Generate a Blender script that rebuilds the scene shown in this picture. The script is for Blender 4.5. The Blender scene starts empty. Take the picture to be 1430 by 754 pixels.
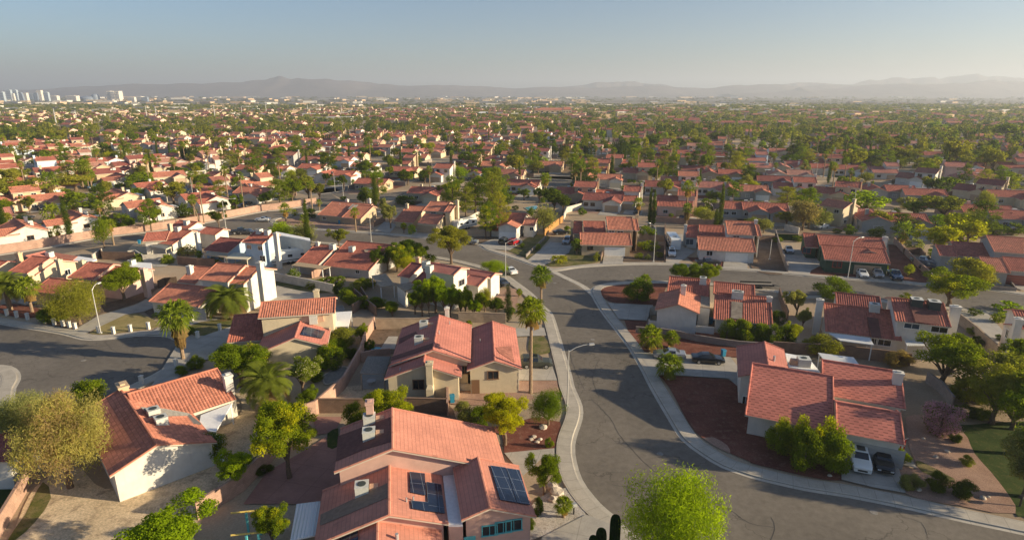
import bpy, math, random
import numpy as np
from mathutils import Vector
from mathutils.bvhtree import BVHTree
random.seed(7)
sc = bpy.context.scene
col = sc.collection
R = math.radians
# ------------------------------------------------------------------ survey
# the photograph was taken from a drone 38 m up; pixel readings are turned into points on the ground
FP, HC = 840.0, 38.0
PT = math.atan(246 / 840.0)
CR = dict(A=(0,470,2.6556),B=(340,540,3.405),C=(740,540,3.522),D=(1060,540,3.524),E=(0,340,3.428),
          F=(340,400,3.405),G=(740,340,3.428),H=(1070,370,3.592),I=(0,240,3.769),J=(340,240,3.769),
          K=(680,240,3.763),L=(1050,230,3.763),M=(0,90,3.769),N=(340,90,3.769),O=(700,90,3.769),P=(1050,90,3.763),
          Q=(510,340,6.286),R=(1020,460,5.027),S=(0,310,6.286),T=(180,290,5.8),U=(1240,330,6.853),X=(0,0,1.0))
def px(c, x, y):
    a, b, s = CR[c]
    return a + x / s, b + y / s
def ray(c, x, y):
    x, y = px(c, x, y)
    a = (x - 715) / FP; b = (y - 377) / FP
    return Vector((a, math.cos(PT) - b * math.sin(PT), -math.sin(PT) - b * math.cos(PT)))
def W(c, x, y, z=0.0):
    d = ray(c, x, y)
    t = (z - HC) / d.z
    return Vector((d.x * t, d.y * t, z))
def topx(p):
    v = Vector(p) - Vector((0, 0, HC))
    f = v.y * math.cos(PT) - v.z * math.sin(PT)
    u = v.y * math.sin(PT) + v.z * math.cos(PT)
    return 715 + FP * v.x / f, 377 - FP * u / f
def height_at(c, base, ytop):
    """height of an upright thing from its base point and the picture row of its top"""
    g = W(c, *base); yt = px(c, 0, ytop)[1]
    lo, hi = 0.1, 37.0
    for _ in range(40):
        m = (lo + hi) / 2
        if topx((g.x, g.y, m))[1] > yt: lo = m
        else: hi = m
    return lo
# ------------------------------------------------------------------ materials
MATS = {}
def new_mat(name):
    m = bpy.data.materials.new(name); m.use_nodes = True
    nt = m.node_tree; nt.nodes.clear()
    out = nt.nodes.new('ShaderNodeOutputMaterial')
    MATS[name] = m
    return m, nt, out
def nd(nt, t, **kw):
    n = nt.nodes.new(t)
    for k, v in kw.items():
        if k.startswith('_'): setattr(n, k[1:], v)
        else: n.inputs[k.replace('__', ' ')].default_value = v
    return n
def ramp(nt, fac, stops):
    r = nt.nodes.new('ShaderNodeValToRGB')
    el = r.color_ramp.elements
    while len(el) < len(stops): el.new(0.5)
    for e, (p, c) in zip(el, stops):
        e.position = p; e.color = (c[0], c[1], c[2], 1)
    nt.links.new(fac, r.inputs[0])
    return r.outputs[0]
def mixc(nt, a, b, fac, mode='MIX'):
    m = nt.nodes.new('ShaderNodeMix'); m.data_type = 'RGBA'; m.blend_type = mode
    for sock, v in ((0, fac), (6, a), (7, b)):
        if hasattr(v, 'links'): nt.links.new(v, m.inputs[sock])
        elif sock == 0: m.inputs[0].default_value = v
        else: m.inputs[sock].default_value = (v[0], v[1], v[2], 1)
    return m.outputs[2]
def mth(nt, op, a, b=None, c=None):
    m = nt.nodes.new('ShaderNodeMath'); m.operation = op
    for i, v in enumerate((a, b, c)):
        if v is None: continue
        if hasattr(v, 'links'): nt.links.new(v, m.inputs[i])
        else: m.inputs[i].default_value = v
    return m.outputs[0]
def noise(nt, vec, scale, detail=4, rough=.55):
    n = nd(nt, 'ShaderNodeTexNoise', Scale=scale, Detail=detail, Roughness=rough)
    if vec is not None: nt.links.new(vec, n.inputs['Vector'])
    return n.outputs[0]
def scaled(nt, vec, s):
    m = nd(nt, 'ShaderNodeMapping'); m.inputs['Scale'].default_value = s
    nt.links.new(vec, m.inputs['Vector']); return m.outputs[0]
def finish(nt, out, colr, rough=.85, bump=None, bstr=.5, bdist=.02, spec=.3, metal=0.0, coat=0.0):
    p = nd(nt, 'ShaderNodeBsdfPrincipled', Roughness=rough, Metallic=metal)
    p.inputs['Specular IOR Level'].default_value = spec
    if coat: p.inputs['Coat Weight'].default_value = coat
    if hasattr(colr, 'links'): nt.links.new(colr, p.inputs['Base Color'])
    else: p.inputs['Base Color'].default_value = (*colr, 1)
    if bump is not None:
        b = nd(nt, 'ShaderNodeBump', Strength=bstr, Distance=bdist)
        nt.links.new(bump, b.inputs['Height']); nt.links.new(b.outputs[0], p.inputs['Normal'])
    nt.links.new(p.outputs[0], out.inputs[0])
    return p
def geo(nt): return nd(nt, 'ShaderNodeNewGeometry').outputs['Position']
def sc3(c, k): return tuple(min(1, x * k) for x in c)
def m_plain(name, c, rough=.6, spec=.4, metal=0, coat=0, var=.0, vs=3.0):
    m, nt, out = new_mat(name)
    if var:
        n = noise(nt, geo(nt), vs)
        colr = ramp(nt, n, [(.3, sc3(c, 1 - var)), (.7, sc3(c, 1 + var))])
    else: colr = c
    finish(nt, out, colr, rough, spec=spec, metal=metal, coat=coat)
    return m
def m_ground(name, c1, c2, s1=.12, s2=6.0, c3=None, grain=.5, rough=.95):
    """soil / gravel / grass: two-scale mottling with grain"""
    m, nt, out = new_mat(name)
    g = geo(nt)
    a = ramp(nt, noise(nt, g, s1, 5, .6), [(.35, c1), (.65, c2)])
    if c3: a = mixc(nt, a, c3, ramp(nt, noise(nt, g, s1 * 5, 5, .65), [(.52, (0,0,0)), (.68, (.8,.8,.8))]))
    n2 = noise(nt, g, s2, 6, .75)
    a = mixc(nt, a, ramp(nt, n2, [(.3, (1 - grain,) * 3), (.7, (1 + grain * .5,) * 3)]), 1.0, 'MULTIPLY')
    finish(nt, out, a, rough, n2, .6, .04, .1)
    return m
def m_asphalt(name, base):
    m, nt, out = new_mat(name)
    g = geo(nt)
    a = ramp(nt, noise(nt, g, .09, 5, .6), [(.3, sc3(base, .82)), (.7, sc3(base, 1.2))])
    a = mixc(nt, a, ramp(nt, noise(nt, g, 1.3, 6, .7), [(.35, (.84,)*3), (.65, (1.12,)*3)]), 1.0, 'MULTIPLY')
    v = nd(nt, 'ShaderNodeTexVoronoi', Scale=.085); v.feature = 'DISTANCE_TO_EDGE'
    w = nd(nt, 'ShaderNodeVectorMath'); w.operation = 'ADD'
    nn = nd(nt, 'ShaderNodeTexNoise', Scale=.5, Detail=5.0); nt.links.new(g, nn.inputs['Vector'])
    sc_ = nd(nt, 'ShaderNodeVectorMath'); sc_.operation = 'SCALE'; sc_.inputs['Scale'].default_value = 5.0
    nt.links.new(nn.outputs['Color'], sc_.inputs[0]); nt.links.new(g, w.inputs[0]); nt.links.new(sc_.outputs[0], w.inputs[1])
    nt.links.new(w.outputs[0], v.inputs['Vector'])
    crack = ramp(nt, v.outputs['Distance'], [(.003, (.5,)*3), (.008, (1,)*3)])
    a = mixc(nt, a, crack, .7, 'MULTIPLY')
    st = ramp(nt, noise(nt, g, .35, 3, .5), [(.62, (0,0,0)), (.75, (1,1,1))])
    a = mixc(nt, a, sc3(base, 1.5), mth(nt, 'MULTIPLY', st, .35))
    finish(nt, out, a, .85, noise(nt, g, 30, 3), .3, .01, .25)
    return m
def m_stucco(name, c):
    m, nt, out = new_mat(name)
    g = geo(nt)
    n = noise(nt, g, .8, 5, .65)
    a = ramp(nt, n, [(.3, sc3(c, .86)), (.7, sc3(c, 1.05))])
    n2 = noise(nt, scaled(nt, g, (2.5, 2.5, .25)), 1.0, 4, .6)
    a = mixc(nt, a, sc3(c, .72), mth(nt, 'MULTIPLY', ramp(nt, n2, [(.55, (0,)*3), (.75, (1,)*3)]), .4))
    finish(nt, out, a, .9, noise(nt, g, 25, 3), .35, .02, .15)
    return m
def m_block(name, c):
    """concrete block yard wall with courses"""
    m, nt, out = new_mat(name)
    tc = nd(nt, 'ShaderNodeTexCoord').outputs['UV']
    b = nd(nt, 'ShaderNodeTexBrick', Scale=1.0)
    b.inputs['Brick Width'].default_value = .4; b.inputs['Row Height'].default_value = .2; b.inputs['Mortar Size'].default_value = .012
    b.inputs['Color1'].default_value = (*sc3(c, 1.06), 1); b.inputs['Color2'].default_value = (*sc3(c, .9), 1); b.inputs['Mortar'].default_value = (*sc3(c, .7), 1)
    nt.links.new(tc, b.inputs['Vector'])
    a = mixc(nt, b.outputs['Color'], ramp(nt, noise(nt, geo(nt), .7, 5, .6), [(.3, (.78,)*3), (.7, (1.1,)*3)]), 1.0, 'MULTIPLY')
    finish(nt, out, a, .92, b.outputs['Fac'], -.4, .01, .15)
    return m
def m_concrete(name, c, joint=1.5):
    m, nt, out = new_mat(name)
    g = geo(nt)
    a = ramp(nt, noise(nt, g, .5, 6, .65), [(.3, sc3(c, .8)), (.7, sc3(c, 1.1))])
    a = mixc(nt, a, ramp(nt, noise(nt, g, 6, 4, .7), [(.3, (.9,)*3), (.7, (1.05,)*3)]), 1.0, 'MULTIPLY')
    uv = nd(nt, 'ShaderNodeTexCoord').outputs['UV']
    s = nd(nt, 'ShaderNodeSeparateXYZ'); nt.links.new(uv, s.inputs[0])
    j = None
    for k in ('X', 'Y'):
        f = mth(nt, 'FRACT', mth(nt, 'DIVIDE', s.outputs[k], joint))
        f = mth(nt, 'LESS_THAN', f, .03 * 1.5 / joint)
        j = f if j is None else mth(nt, 'MAXIMUM', j, f)
    a = mixc(nt, a, sc3(c, .5), mth(nt, 'MULTIPLY', j, .75))
    finish(nt, out, a, .88, noise(nt, g, 15, 3), .2, .01, .2)
    return m
def m_tile(name, c, flat=False, row=.4, tw=.33, va=(.8, 1.22), checker=0):
    """clay roof tiles, UV in metres: u along the ridge, v down the slope"""
    m, nt, out = new_mat(name)
    uv = nd(nt, 'ShaderNodeTexCoord').outputs['UV']
    s = nd(nt, 'ShaderNodeSeparateXYZ'); nt.links.new(uv, s.inputs[0])
    ui = mth(nt, 'FLOOR', mth(nt, 'DIVIDE', s.outputs['X'], tw)); vd = mth(nt, 'DIVIDE', s.outputs['Y'], row)
    vi = mth(nt, 'FLOOR', vd); vf = mth(nt, 'FRACT', vd)
    cv = nd(nt, 'ShaderNodeCombineXYZ'); nt.links.new(ui, cv.inputs[0]); nt.links.new(vi, cv.inputs[1])
    wn = nd(nt, 'ShaderNodeTexWhiteNoise'); nt.links.new(cv.outputs[0], wn.inputs['Vector'])
    a = ramp(nt, wn.outputs['Value'], [(.0, sc3(c, va[0])), (.6, c), (1.0, sc3(c, va[1]))])
    if checker:
        par = mth(nt, 'ABSOLUTE', mth(nt, 'MODULO', mth(nt, 'ADD', ui, vi), 2.0))
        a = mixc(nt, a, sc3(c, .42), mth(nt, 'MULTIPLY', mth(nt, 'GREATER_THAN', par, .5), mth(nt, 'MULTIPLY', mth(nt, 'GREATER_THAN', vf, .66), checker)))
    g = geo(nt)
    a = mixc(nt, a, ramp(nt, noise(nt, g, .35, 5, .6), [(.3, (.82, .8, .8)), (.7, (1.12, 1.1, 1.08))]), 1.0, 'MULTIPLY')
    a = mixc(nt, a, (.09, .06, .05), mth(nt, 'MULTIPLY', ramp(nt, noise(nt, scaled(nt, uv, (1.6, .35, 1)), 1.0, 5, .7), [(.56, (0,)*3), (.8, (1,)*3)]), .35))
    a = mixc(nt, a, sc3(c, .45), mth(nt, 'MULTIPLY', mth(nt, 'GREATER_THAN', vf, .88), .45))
    h = mth(nt, 'ADD', vf, mth(nt, 'MULTIPLY', wn.outputs['Value'], .15))
    if flat:
        uf = mth(nt, 'FRACT', mth(nt, 'DIVIDE', s.outputs['X'], tw))
        h = mth(nt, 'MULTIPLY', h, mth(nt, 'GREATER_THAN', uf, .06))
    finish(nt, out, a, .82, h, .8, .03, .22)
    return m
def m_leaf(name, c, var=.4, trans=.5):
    m, nt, out = new_mat(name)
    oi = nd(nt, 'ShaderNodeObjectInfo')
    ob = nd(nt, 'ShaderNodeTexCoord').outputs['Object']
    n = noise(nt, ob, 1.1, 4, .7)
    a = ramp(nt, n, [(.3, sc3(c, 1 - var)), (.7, (min(1, c[0] * (1 + var * 1.2)), min(1, c[1] * (1 + var)), c[2] * (1.3 if 'flower' in name else 1)))])
    a = mixc(nt, a, ramp(nt, oi.outputs['Random'], [(0, (.8, .86, .9)), (1, (1.2, 1.1, .9))]), 1.0, 'MULTIPLY')
    d = nd(nt, 'ShaderNodeBsdfDiffuse', Roughness=.9); t = nd(nt, 'ShaderNodeBsdfTranslucent'); mx = nd(nt, 'ShaderNodeMixShader', Fac=trans)
    nt.links.new(a, d.inputs['Color'])
    b = mixc(nt, a, (1, 1, 1) if 'flower' in name else (1.25, 1.3, .6), 1.0, 'MULTIPLY'); nt.links.new(b, t.inputs['Color'])
    nt.links.new(d.outputs[0], mx.inputs[1]); nt.links.new(t.outputs[0], mx.inputs[2]); nt.links.new(mx.outputs[0], out.inputs[0])
    return m
m_ground('dirt', (.36, .265, .175), (.49, .38, .265), .10, 5.0, (.28, .20, .135))
m_ground('sand', (.60, .45, .28), (.74, .57, .38), .15, 5.0, (.33, .24, .16))
m_ground('dry_lawn', (.30, .24, .10), (.38, .30, .14), .3, 9.0, (.20, .20, .07))
m_ground('lawn', (.035, .06, .014), (.07, .095, .025), .3, 12.0, (.12, .11, .04))
m_ground('weeds', (.12, .13, .03), (.26, .20, .10), .5, 9.0, (.06, .09, .02))
m_ground('red_gravel', (.17, .062, .045), (.26, .10, .07), .3, 16.0, (.30, .16, .11), .8)
m_ground('pink_gravel', (.36, .22, .16), (.48, .31, .23), .3, 16.0, None, .7)
m_ground('white_gravel', (.5, .44, .38), (.62, .56, .5), .5, 14.0, (.32, .27, .22), .8)
m_ground('brown_gravel', (.16, .11, .08), (.24, .17, .12), .3, 14.0, (.10, .08, .05), .7)
m_ground('far_soil', (.20, .16, .11), (.33, .26, .19), .004, .05, (.09, .11, .05), .3)
m_asphalt('asphalt', (.172, .146, .118)); m_asphalt('old_asphalt', (.165, .142, .118))
m_concrete('concrete', (.47, .415, .345)); m_concrete('drive', (.43, .39, .34), 3.0); m_concrete('kerb', (.52, .465, .39), 3.0)
m_concrete('pink_slab', (.36, .19, .155), 3.0)
for n_, c_ in dict(white=(.66, .62, .56), cream=(.60, .50, .35), tan=(.50, .38, .25), pink=(.66, .46, .38), grey=(.42, .40, .38), blue=(.40, .51, .62),
                   paleblue=(.62, .70, .78), peach=(.62, .44, .28), green=(.05, .09, .06), brown=(.26, .19, .14), rose=(.60, .38, .31)).items():
    m_stucco('stucco_' + n_, c_)
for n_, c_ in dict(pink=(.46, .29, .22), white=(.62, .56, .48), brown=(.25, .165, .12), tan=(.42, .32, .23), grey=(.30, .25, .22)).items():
    m_block('block_' + n_, c_)
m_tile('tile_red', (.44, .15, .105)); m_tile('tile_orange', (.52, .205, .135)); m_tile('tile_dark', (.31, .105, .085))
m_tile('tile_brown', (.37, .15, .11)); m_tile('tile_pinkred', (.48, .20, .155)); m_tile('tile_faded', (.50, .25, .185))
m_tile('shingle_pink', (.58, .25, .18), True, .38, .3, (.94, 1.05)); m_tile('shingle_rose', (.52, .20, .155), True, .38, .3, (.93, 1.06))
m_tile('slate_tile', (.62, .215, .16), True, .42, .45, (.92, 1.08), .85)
m_plain('roof_flat', (.34, .27, .20), .9, .2, var=.25, vs=1.5); m_plain('roof_white', (.84, .82, .80), .7, .3, var=.08)
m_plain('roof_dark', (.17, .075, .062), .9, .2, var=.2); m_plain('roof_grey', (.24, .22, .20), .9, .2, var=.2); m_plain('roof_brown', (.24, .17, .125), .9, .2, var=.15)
m_plain('fascia', (.60, .50, .40), .8, .2); m_plain('white_paint', (.76, .75, .72), .5, .4, var=.05)
m_plain('cream_paint', (.66, .58, .42), .6, .3, var=.06); m_plain('tan_metal', (.42, .31, .19), .6, .3, var=.15)
m_plain('grey_metal', (.42, .42, .42), .45, .5, .3); m_plain('pole_metal', (.50, .48, .45), .5, .5, .2)
m_plain('ac_grey', (.56, .55, .50), .55, .4, var=.08); m_plain('ac_dark', (.05, .06, .055), .6, .4); m_plain('duct', (.55, .33, .22), .7, .3)
m_plain('black', (.015, .015, .015), .5, .5); m_plain('rubber', (.02, .02, .02), .8, .3); m_plain('dark_wood', (.10, .07, .05), .8, .2, var=.3)
m_plain('grey_wood', (.26, .23, .20), .85, .2, var=.3, vs=8); m_plain('wood_orange', (.42, .21, .07), .8, .2, var=.3, vs=8); m_plain('trunk', (.16, .11, .075), .95, .1, var=.35, vs=6)
m_plain('palm_trunk', (.27, .19, .125), .95, .1, var=.3, vs=9); m_plain('rock', (.5, .42, .34), .9, .2, var=.3, vs=3); m_plain('brown_door', (.20, .11, .06), .6, .3)
m_plain('garage_tan', (.42, .30, .20), .7, .3, var=.08); m_plain('garage_red', (.30, .10, .07), .7, .3); m_plain('turquoise', (.10, .42, .45), .6, .4)
m_plain('bin_blue', (.02, .20, .34), .5, .4); m_plain('bin_dark', (.03, .045, .05), .5, .4); m_plain('yellow_paint', (.62, .45, .12), .6, .3, var=.1)
m_plain('pool_blue', (.03, .35, .55), .4, .5); m_plain('tarp_blue', (.03, .32, .60), .6, .4, var=.2)
m_plain('red_cloth', (.5, .03, .03), .8, .2); m_plain('red_trim', (.42, .06, .04), .6, .3); m_plain('water', (.05, .30, .36), .08, .6); m_plain('hedge_dark', (.02, .05, .015), .9, .1, var=.4)
m_plain('car_white', (.72, .72, .70), .25, .5, coat=.6); m_plain('car_black', (.012, .012, .014), .22, .5, coat=.6); m_plain('car_grey', (.06, .065, .075), .25, .5, .3, coat=.5)
m_plain('car_silver', (.38, .39, .41), .25, .5, .5, coat=.5); m_plain('car_red', (.35, .015, .02), .25, .5, coat=.6); m_plain('car_blue', (.05, .09, .16), .25, .5, .2, coat=.6); m_plain('car_olive', (.05, .055, .045), .4, .5)
m_plain('rim', (.45, .45, .46), .35, .5, .6); m_plain('lamp_glass', (.6, .6, .58), .2, .6); m_plain('tail_glass', (.35, .01, .01), .25, .5); m_plain('chrome', (.5, .5, .5), .2, .5, .9)
m_plain('glass', (.018, .022, .028), .06, .8); m_plain('glass_blue', (.05, .08, .11), .08, .8); m_plain('tower_glass', (.42, .48, .54), .4, .5); m_plain('tower_cream', (.72, .66, .58), .7, .3); m_plain('tower_dark', (.22, .26, .33), .4, .5)
for n_, c_ in dict(green=(.18, .24, .018), bright=(.26, .36, .014), olive=(.27, .28, .05), dark=(.09, .13, .02), grey=(.26, .275, .12), lime=(.36, .45, .02), pale=(.36, .35, .15),
                   yellow=(.37, .39, .02), brown=(.31, .245, .15), palm=(.22, .28, .035), date=(.16, .205, .04), thatch=(.30, .215, .12), pine=(.20, .215, .04),
                   pinkflower=(.88, .42, .50), whiteflower=(.7, .68, .55), cactus=(.03, .06, .02), farleaf=(.20, .205, .05)).items():
    m_leaf('leaf_' + n_, c_)
def _solar():
    m, nt, out = new_mat('solar')
    uv = nd(nt, 'ShaderNodeTexCoord').outputs['UV']
    s = nd(nt, 'ShaderNodeSeparateXYZ'); nt.links.new(uv, s.inputs[0])
    a = mth(nt, 'LESS_THAN', mth(nt, 'FRACT', mth(nt, 'DIVIDE', s.outputs['X'], 1.0)), .03)
    b = mth(nt, 'LESS_THAN', mth(nt, 'FRACT', mth(nt, 'DIVIDE', s.outputs['Y'], 1.65)), .02)
    c = mixc(nt, (.012, .02, .045), (.16, .18, .22), mth(nt, 'MAXIMUM', a, b))
    finish(nt, out, c, .15, spec=.6)
_solar()
def _corr():
    m, nt, out = new_mat('corrugated')
    uv = nd(nt, 'ShaderNodeTexCoord').outputs['UV']
    s = nd(nt, 'ShaderNodeSeparateXYZ'); nt.links.new(uv, s.inputs[0])
    h = mth(nt, 'SINE', mth(nt, 'MULTIPLY', s.outputs['X'], 21.0))
    finish(nt, out, (.68, .68, .67), .5, h, .8, .03, .4)
_corr()
# ------------------------------------------------------------------ mesh building
def props(o, label=None, cat=None, group=None, kind=None):
    if label: o['label'] = label
    if cat: o['category'] = cat
    if group: o['group'] = group
    if kind: o['kind'] = kind
    return o
def root(name, loc, label=None, cat=None, group=None, rz=0.0):
    o = bpy.data.objects.new(name, None); o.empty_display_size = .3
    o.location = loc; o.rotation_euler = (0, 0, rz); col.objects.link(o)
    return props(o, label, cat, group)
class MB:
    def __init__(s): s.v = []; s.f = []; s.m = []; s.uv = []
    def quadf(s, pts, mi=0, uv=None):
        b = len(s.v); s.v += [tuple(p) for p in pts]; s.f.append(tuple(range(b, b + len(pts)))); s.m.append(mi)
        s.uv.append(uv if uv else [(p[0], p[1]) for p in pts])
    def grid(s, rows, mi=0, uvs=None, close=False):
        b = len(s.v); n = len(rows[0])
        for r in rows: s.v += [tuple(p) for p in r]
        for i in range(len(rows) - 1):
            for j in range(n if close else n - 1):
                k = (j + 1) % n
                s.f.append((b + i * n + j, b + i * n + k, b + (i + 1) * n + k, b + (i + 1) * n + j)); s.m.append(mi)
                s.uv.append([uvs[i][j], uvs[i][k], uvs[i + 1][k], uvs[i + 1][j]] if uvs else [(j, i), (j + 1, i), (j + 1, i + 1), (j, i + 1)])
    def box(s, c, d, rz=0.0, mi=0, taper=1.0):
        """c = centre of the base, d = (x, y, z) size"""
        ca, sa = math.cos(rz), math.sin(rz)
        def P(x, y, z): return (c[0] + x * ca - y * sa, c[1] + x * sa + y * ca, c[2] + z)
        hx, hy, h = d[0] / 2, d[1] / 2, d[2]; t = taper
        q = [P(-hx, -hy, 0), P(hx, -hy, 0), P(hx, hy, 0), P(-hx, hy, 0), P(-hx*t, -hy*t, h), P(hx*t, -hy*t, h), P(hx*t, hy*t, h), P(-hx*t, hy*t, h)]
        for f, (w, l) in (((0, 3, 2, 1), d[:2]), ((4, 5, 6, 7), d[:2]), ((0, 1, 5, 4), (d[0], h)), ((1, 2, 6, 5), (d[1], h)), ((2, 3, 7, 6), (d[0], h)), ((3, 0, 4, 7), (d[1], h))):
            s.quadf([q[i] for i in f], mi, [(0, 0), (w, 0), (w, l), (0, l)])
    def prism(s, pts, z0, z1, mi=0, top=None):
        """vertical prism over a polygon; pts world xy"""
        n = len(pts)
        a = sum(pts[i][0] * pts[(i + 1) % n][1] - pts[(i + 1) % n][0] * pts[i][1] for i in range(n))
        if a < 0: pts = pts[::-1]
        s.quadf([(p[0], p[1], z1) for p in pts], mi if top is None else top)
        s.quadf([(p[0], p[1], z0) for p in pts[::-1]], mi)
        for i in range(n):
            p, q = pts[i], pts[(i + 1) % n]; l = math.hypot(q[0] - p[0], q[1] - p[1])
            s.quadf([(p[0], p[1], z0), (q[0], q[1], z0), (q[0], q[1], z1), (p[0], p[1], z1)], mi, [(0, 0), (l, 0), (l, z1 - z0), (0, z1 - z0)])
    def tube(s, pts, rad, n=8, mi=0, cap=True):
        pts = [Vector(p) for p in pts]; rows = []
        if not isinstance(rad, (list, tuple)): rad = [rad] * len(pts)
        for i, p in enumerate(pts):
            d = (pts[min(i + 1, len(pts) - 1)] - pts[max(i - 1, 0)]).normalized()
            a = d.cross(Vector((0, 0, 1))) if abs(d.z) < .9 else d.cross(Vector((1, 0, 0)))
            a.normalize(); b = d.cross(a)
            rows.append([p + (a * math.cos(2 * math.pi * k / n) + b * math.sin(2 * math.pi * k / n)) * rad[i] for k in range(n)])
        s.grid(rows, mi, None, True)
        if cap: s.quadf(rows[0][::-1], mi); s.quadf(rows[-1], mi)
    def build(s, name, mats, parent=None, smooth=False):
        me = bpy.data.meshes.new(name)
        off = Vector(parent.location) if parent is not None and parent.type == 'EMPTY' else (Vector(parent['org']) if parent is not None else Vector((0, 0, 0)))
        me.from_pydata([(p[0] - off[0], p[1] - off[1], p[2] - off[2]) for p in s.v], [], s.f)
        if isinstance(mats, str): mats = [mats]
        for m in mats: me.materials.append(MATS[m])
        me.polygons.foreach_set('material_index', s.m)
        ul = me.uv_layers.new(name='UVMap')
        ul.data.foreach_set('uv', [c for f in s.uv for p in f for c in p[:2]])
        if smooth: me.polygons.foreach_set('use_smooth', [True] * len(s.f))
        me.update()
        o = bpy.data.objects.new(name, me); col.objects.link(o)
        if parent is not None:
            o.parent = parent; o['org'] = tuple(off)
        else: o['org'] = (0.0, 0.0, 0.0)
        return o
def copy_tree(o, parent=None):
    c = o.copy(); col.objects.link(c)
    if parent is not None: c.parent = parent
    for ch in o.children: copy_tree(ch, c)
    return c
# things waiting for a label that singles them out: (object, look, category, group)
PENDING = []
PAVED = []
LAND = []      # (nick, position)
def pend(o, look, cat, group, pos=None):
    o['category'] = cat; o['group'] = group
    PENDING.append((o, look, cat, Vector(pos if pos is not None else o.location)))
    return o
# ------------------------------------------------------------------ ground, roads
def spline(pts, step=1.2):
    out = []
    n = len(pts)
    for i in range(n - 1):
        p0 = pts[max(i - 1, 0)]; p1 = pts[i]; p2 = pts[i + 1]; p3 = pts[min(i + 2, n - 1)]
        k = max(2, int((Vector(p2) - Vector(p1)).length / step))
        for j in range(k):
            t = j / k
            out.append(Vector([0.5 * ((2 * p1[a]) + (-p0[a] + p2[a]) * t + (2 * p0[a] - 5 * p1[a] + 4 * p2[a] - p3[a]) * t * t + (-p0[a] + 3 * p1[a] - 3 * p2[a] + p3[a]) * t ** 3) for a in range(2)]))
    out.append(Vector(pts[-1][:2]))
    return out
def gpts(spec): return [W(*s).xy for s in spec]
def flat(name, pts, z, mat, kind='structure', uvrot=0.0):
    b = MB(); n = len(pts)
    a = sum(pts[i][0] * pts[(i + 1) % n][1] - pts[(i + 1) % n][0] * pts[i][1] for i in range(n))
    if a < 0: pts = pts[::-1]
    ca, sa = math.cos(uvrot), math.sin(uvrot)
    b.quadf([(p[0], p[1], z) for p in pts], 0, [(p[0] * ca + p[1] * sa, -p[0] * sa + p[1] * ca) for p in pts])
    if name in ('road', 'driveway', 'terrace', 'lawn'): PAVED.append((min(p[0] for p in pts), max(p[0] for p in pts), min(p[1] for p in pts), max(p[1] for p in pts), [(p[0], p[1]) for p in pts], name))
    return props(b.build(name, mat), kind=kind)
def ground_sheet():
    e = [0, 60, 150, 300, 600, 1200, 2500, 5000, 9000, 17500]
    g = [-x for x in e[:0:-1]] + e
    b = MB(); b.grid([[(x, y, 0) for x in g] for y in g])
    m, nt, out = new_mat('earth')
    p = geo(nt)
    near = ramp(nt, noise(nt, p, .05, 6, .6), [(.3, (.29, .21, .14)), (.5, (.41, .31, .215)), (.7, (.50, .40, .29))])
    near = mixc(nt, near, ramp(nt, noise(nt, p, 4, 6, .8), [(.3, (.7,)*3), (.7, (1.15,)*3)]), 1.0, 'MULTIPLY')
    far = ramp(nt, noise(nt, scaled(nt, p, (.0012, .0022, 1)), 1.0, 8, .7), [(.35, (.13, .125, .09)), (.5, (.22, .19, .15)), (.66, (.38, .33, .28))])
    ln = nd(nt, 'ShaderNodeVectorMath'); ln.operation = 'LENGTH'; nt.links.new(p, ln.inputs[0])
    f = nd(nt, 'ShaderNodeMapRange'); f.inputs['From Min'].default_value = 900; f.inputs['From Max'].default_value = 2200
    nt.links.new(ln.outputs['Value'], f.inputs['Value'])
    finish(nt, out, mixc(nt, near, far, f.outputs[0]), .95, noise(nt, p, 3, 5, .8), .5, .05, .1)
    props(b.build('ground', 'earth'), kind='structure')
ground_sheet()
def off(pl, d):
    o = []
    for i, p in enumerate(pl):
        t = (pl[min(i + 1, len(pl) - 1)] - pl[max(i - 1, 0)]).normalized()
        o.append(Vector((p.x - t.y * d, p.y + t.x * d)))
    return o
def kerb(spec, side, sw=1.5, strip=True, name='pavement'):
    """spec: kerb line; side +1: the pavement lies to the left of the travel direction"""
    pl = spline(gpts(spec)) if isinstance(spec[0], tuple) and isinstance(spec[0][0], str) else spec
    ln = [0.0]
    for i in range(1, len(pl)): ln.append(ln[-1] + (pl[i] - pl[i - 1]).length)
    b = MB()
    def stripf(d0, z0, d1, z1, mi):
        A, B_ = off(pl, d0 * side), off(pl, d1 * side)
        r0 = [(p.x, p.y, z0) for p in A]; r1 = [(p.x, p.y, z1) for p in B_]
        b.grid([r0, r1] if side < 0 else [r0, r1], mi, [[(l, d0) for l in ln], [(l, d1) for l in ln]])
    stripf(-.42, .035, 0, .03, 1); stripf(0, .03, .06, .15, 1); stripf(.06, .15, .18, .155, 1)
    stripf(.18, .15, sw + .18, .155, 0); stripf(sw + .18, .155, sw + .2, -.02, 0)
    props(b.build(name, ['concrete', 'kerb']), kind='structure')
    return pl
def road(name, left, right, mat='asphalt', z=.02):
    L_, R_ = left, right
    pts = L_ + R_[::-1]
    flat(name, pts, z, mat)
    return pts
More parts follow.
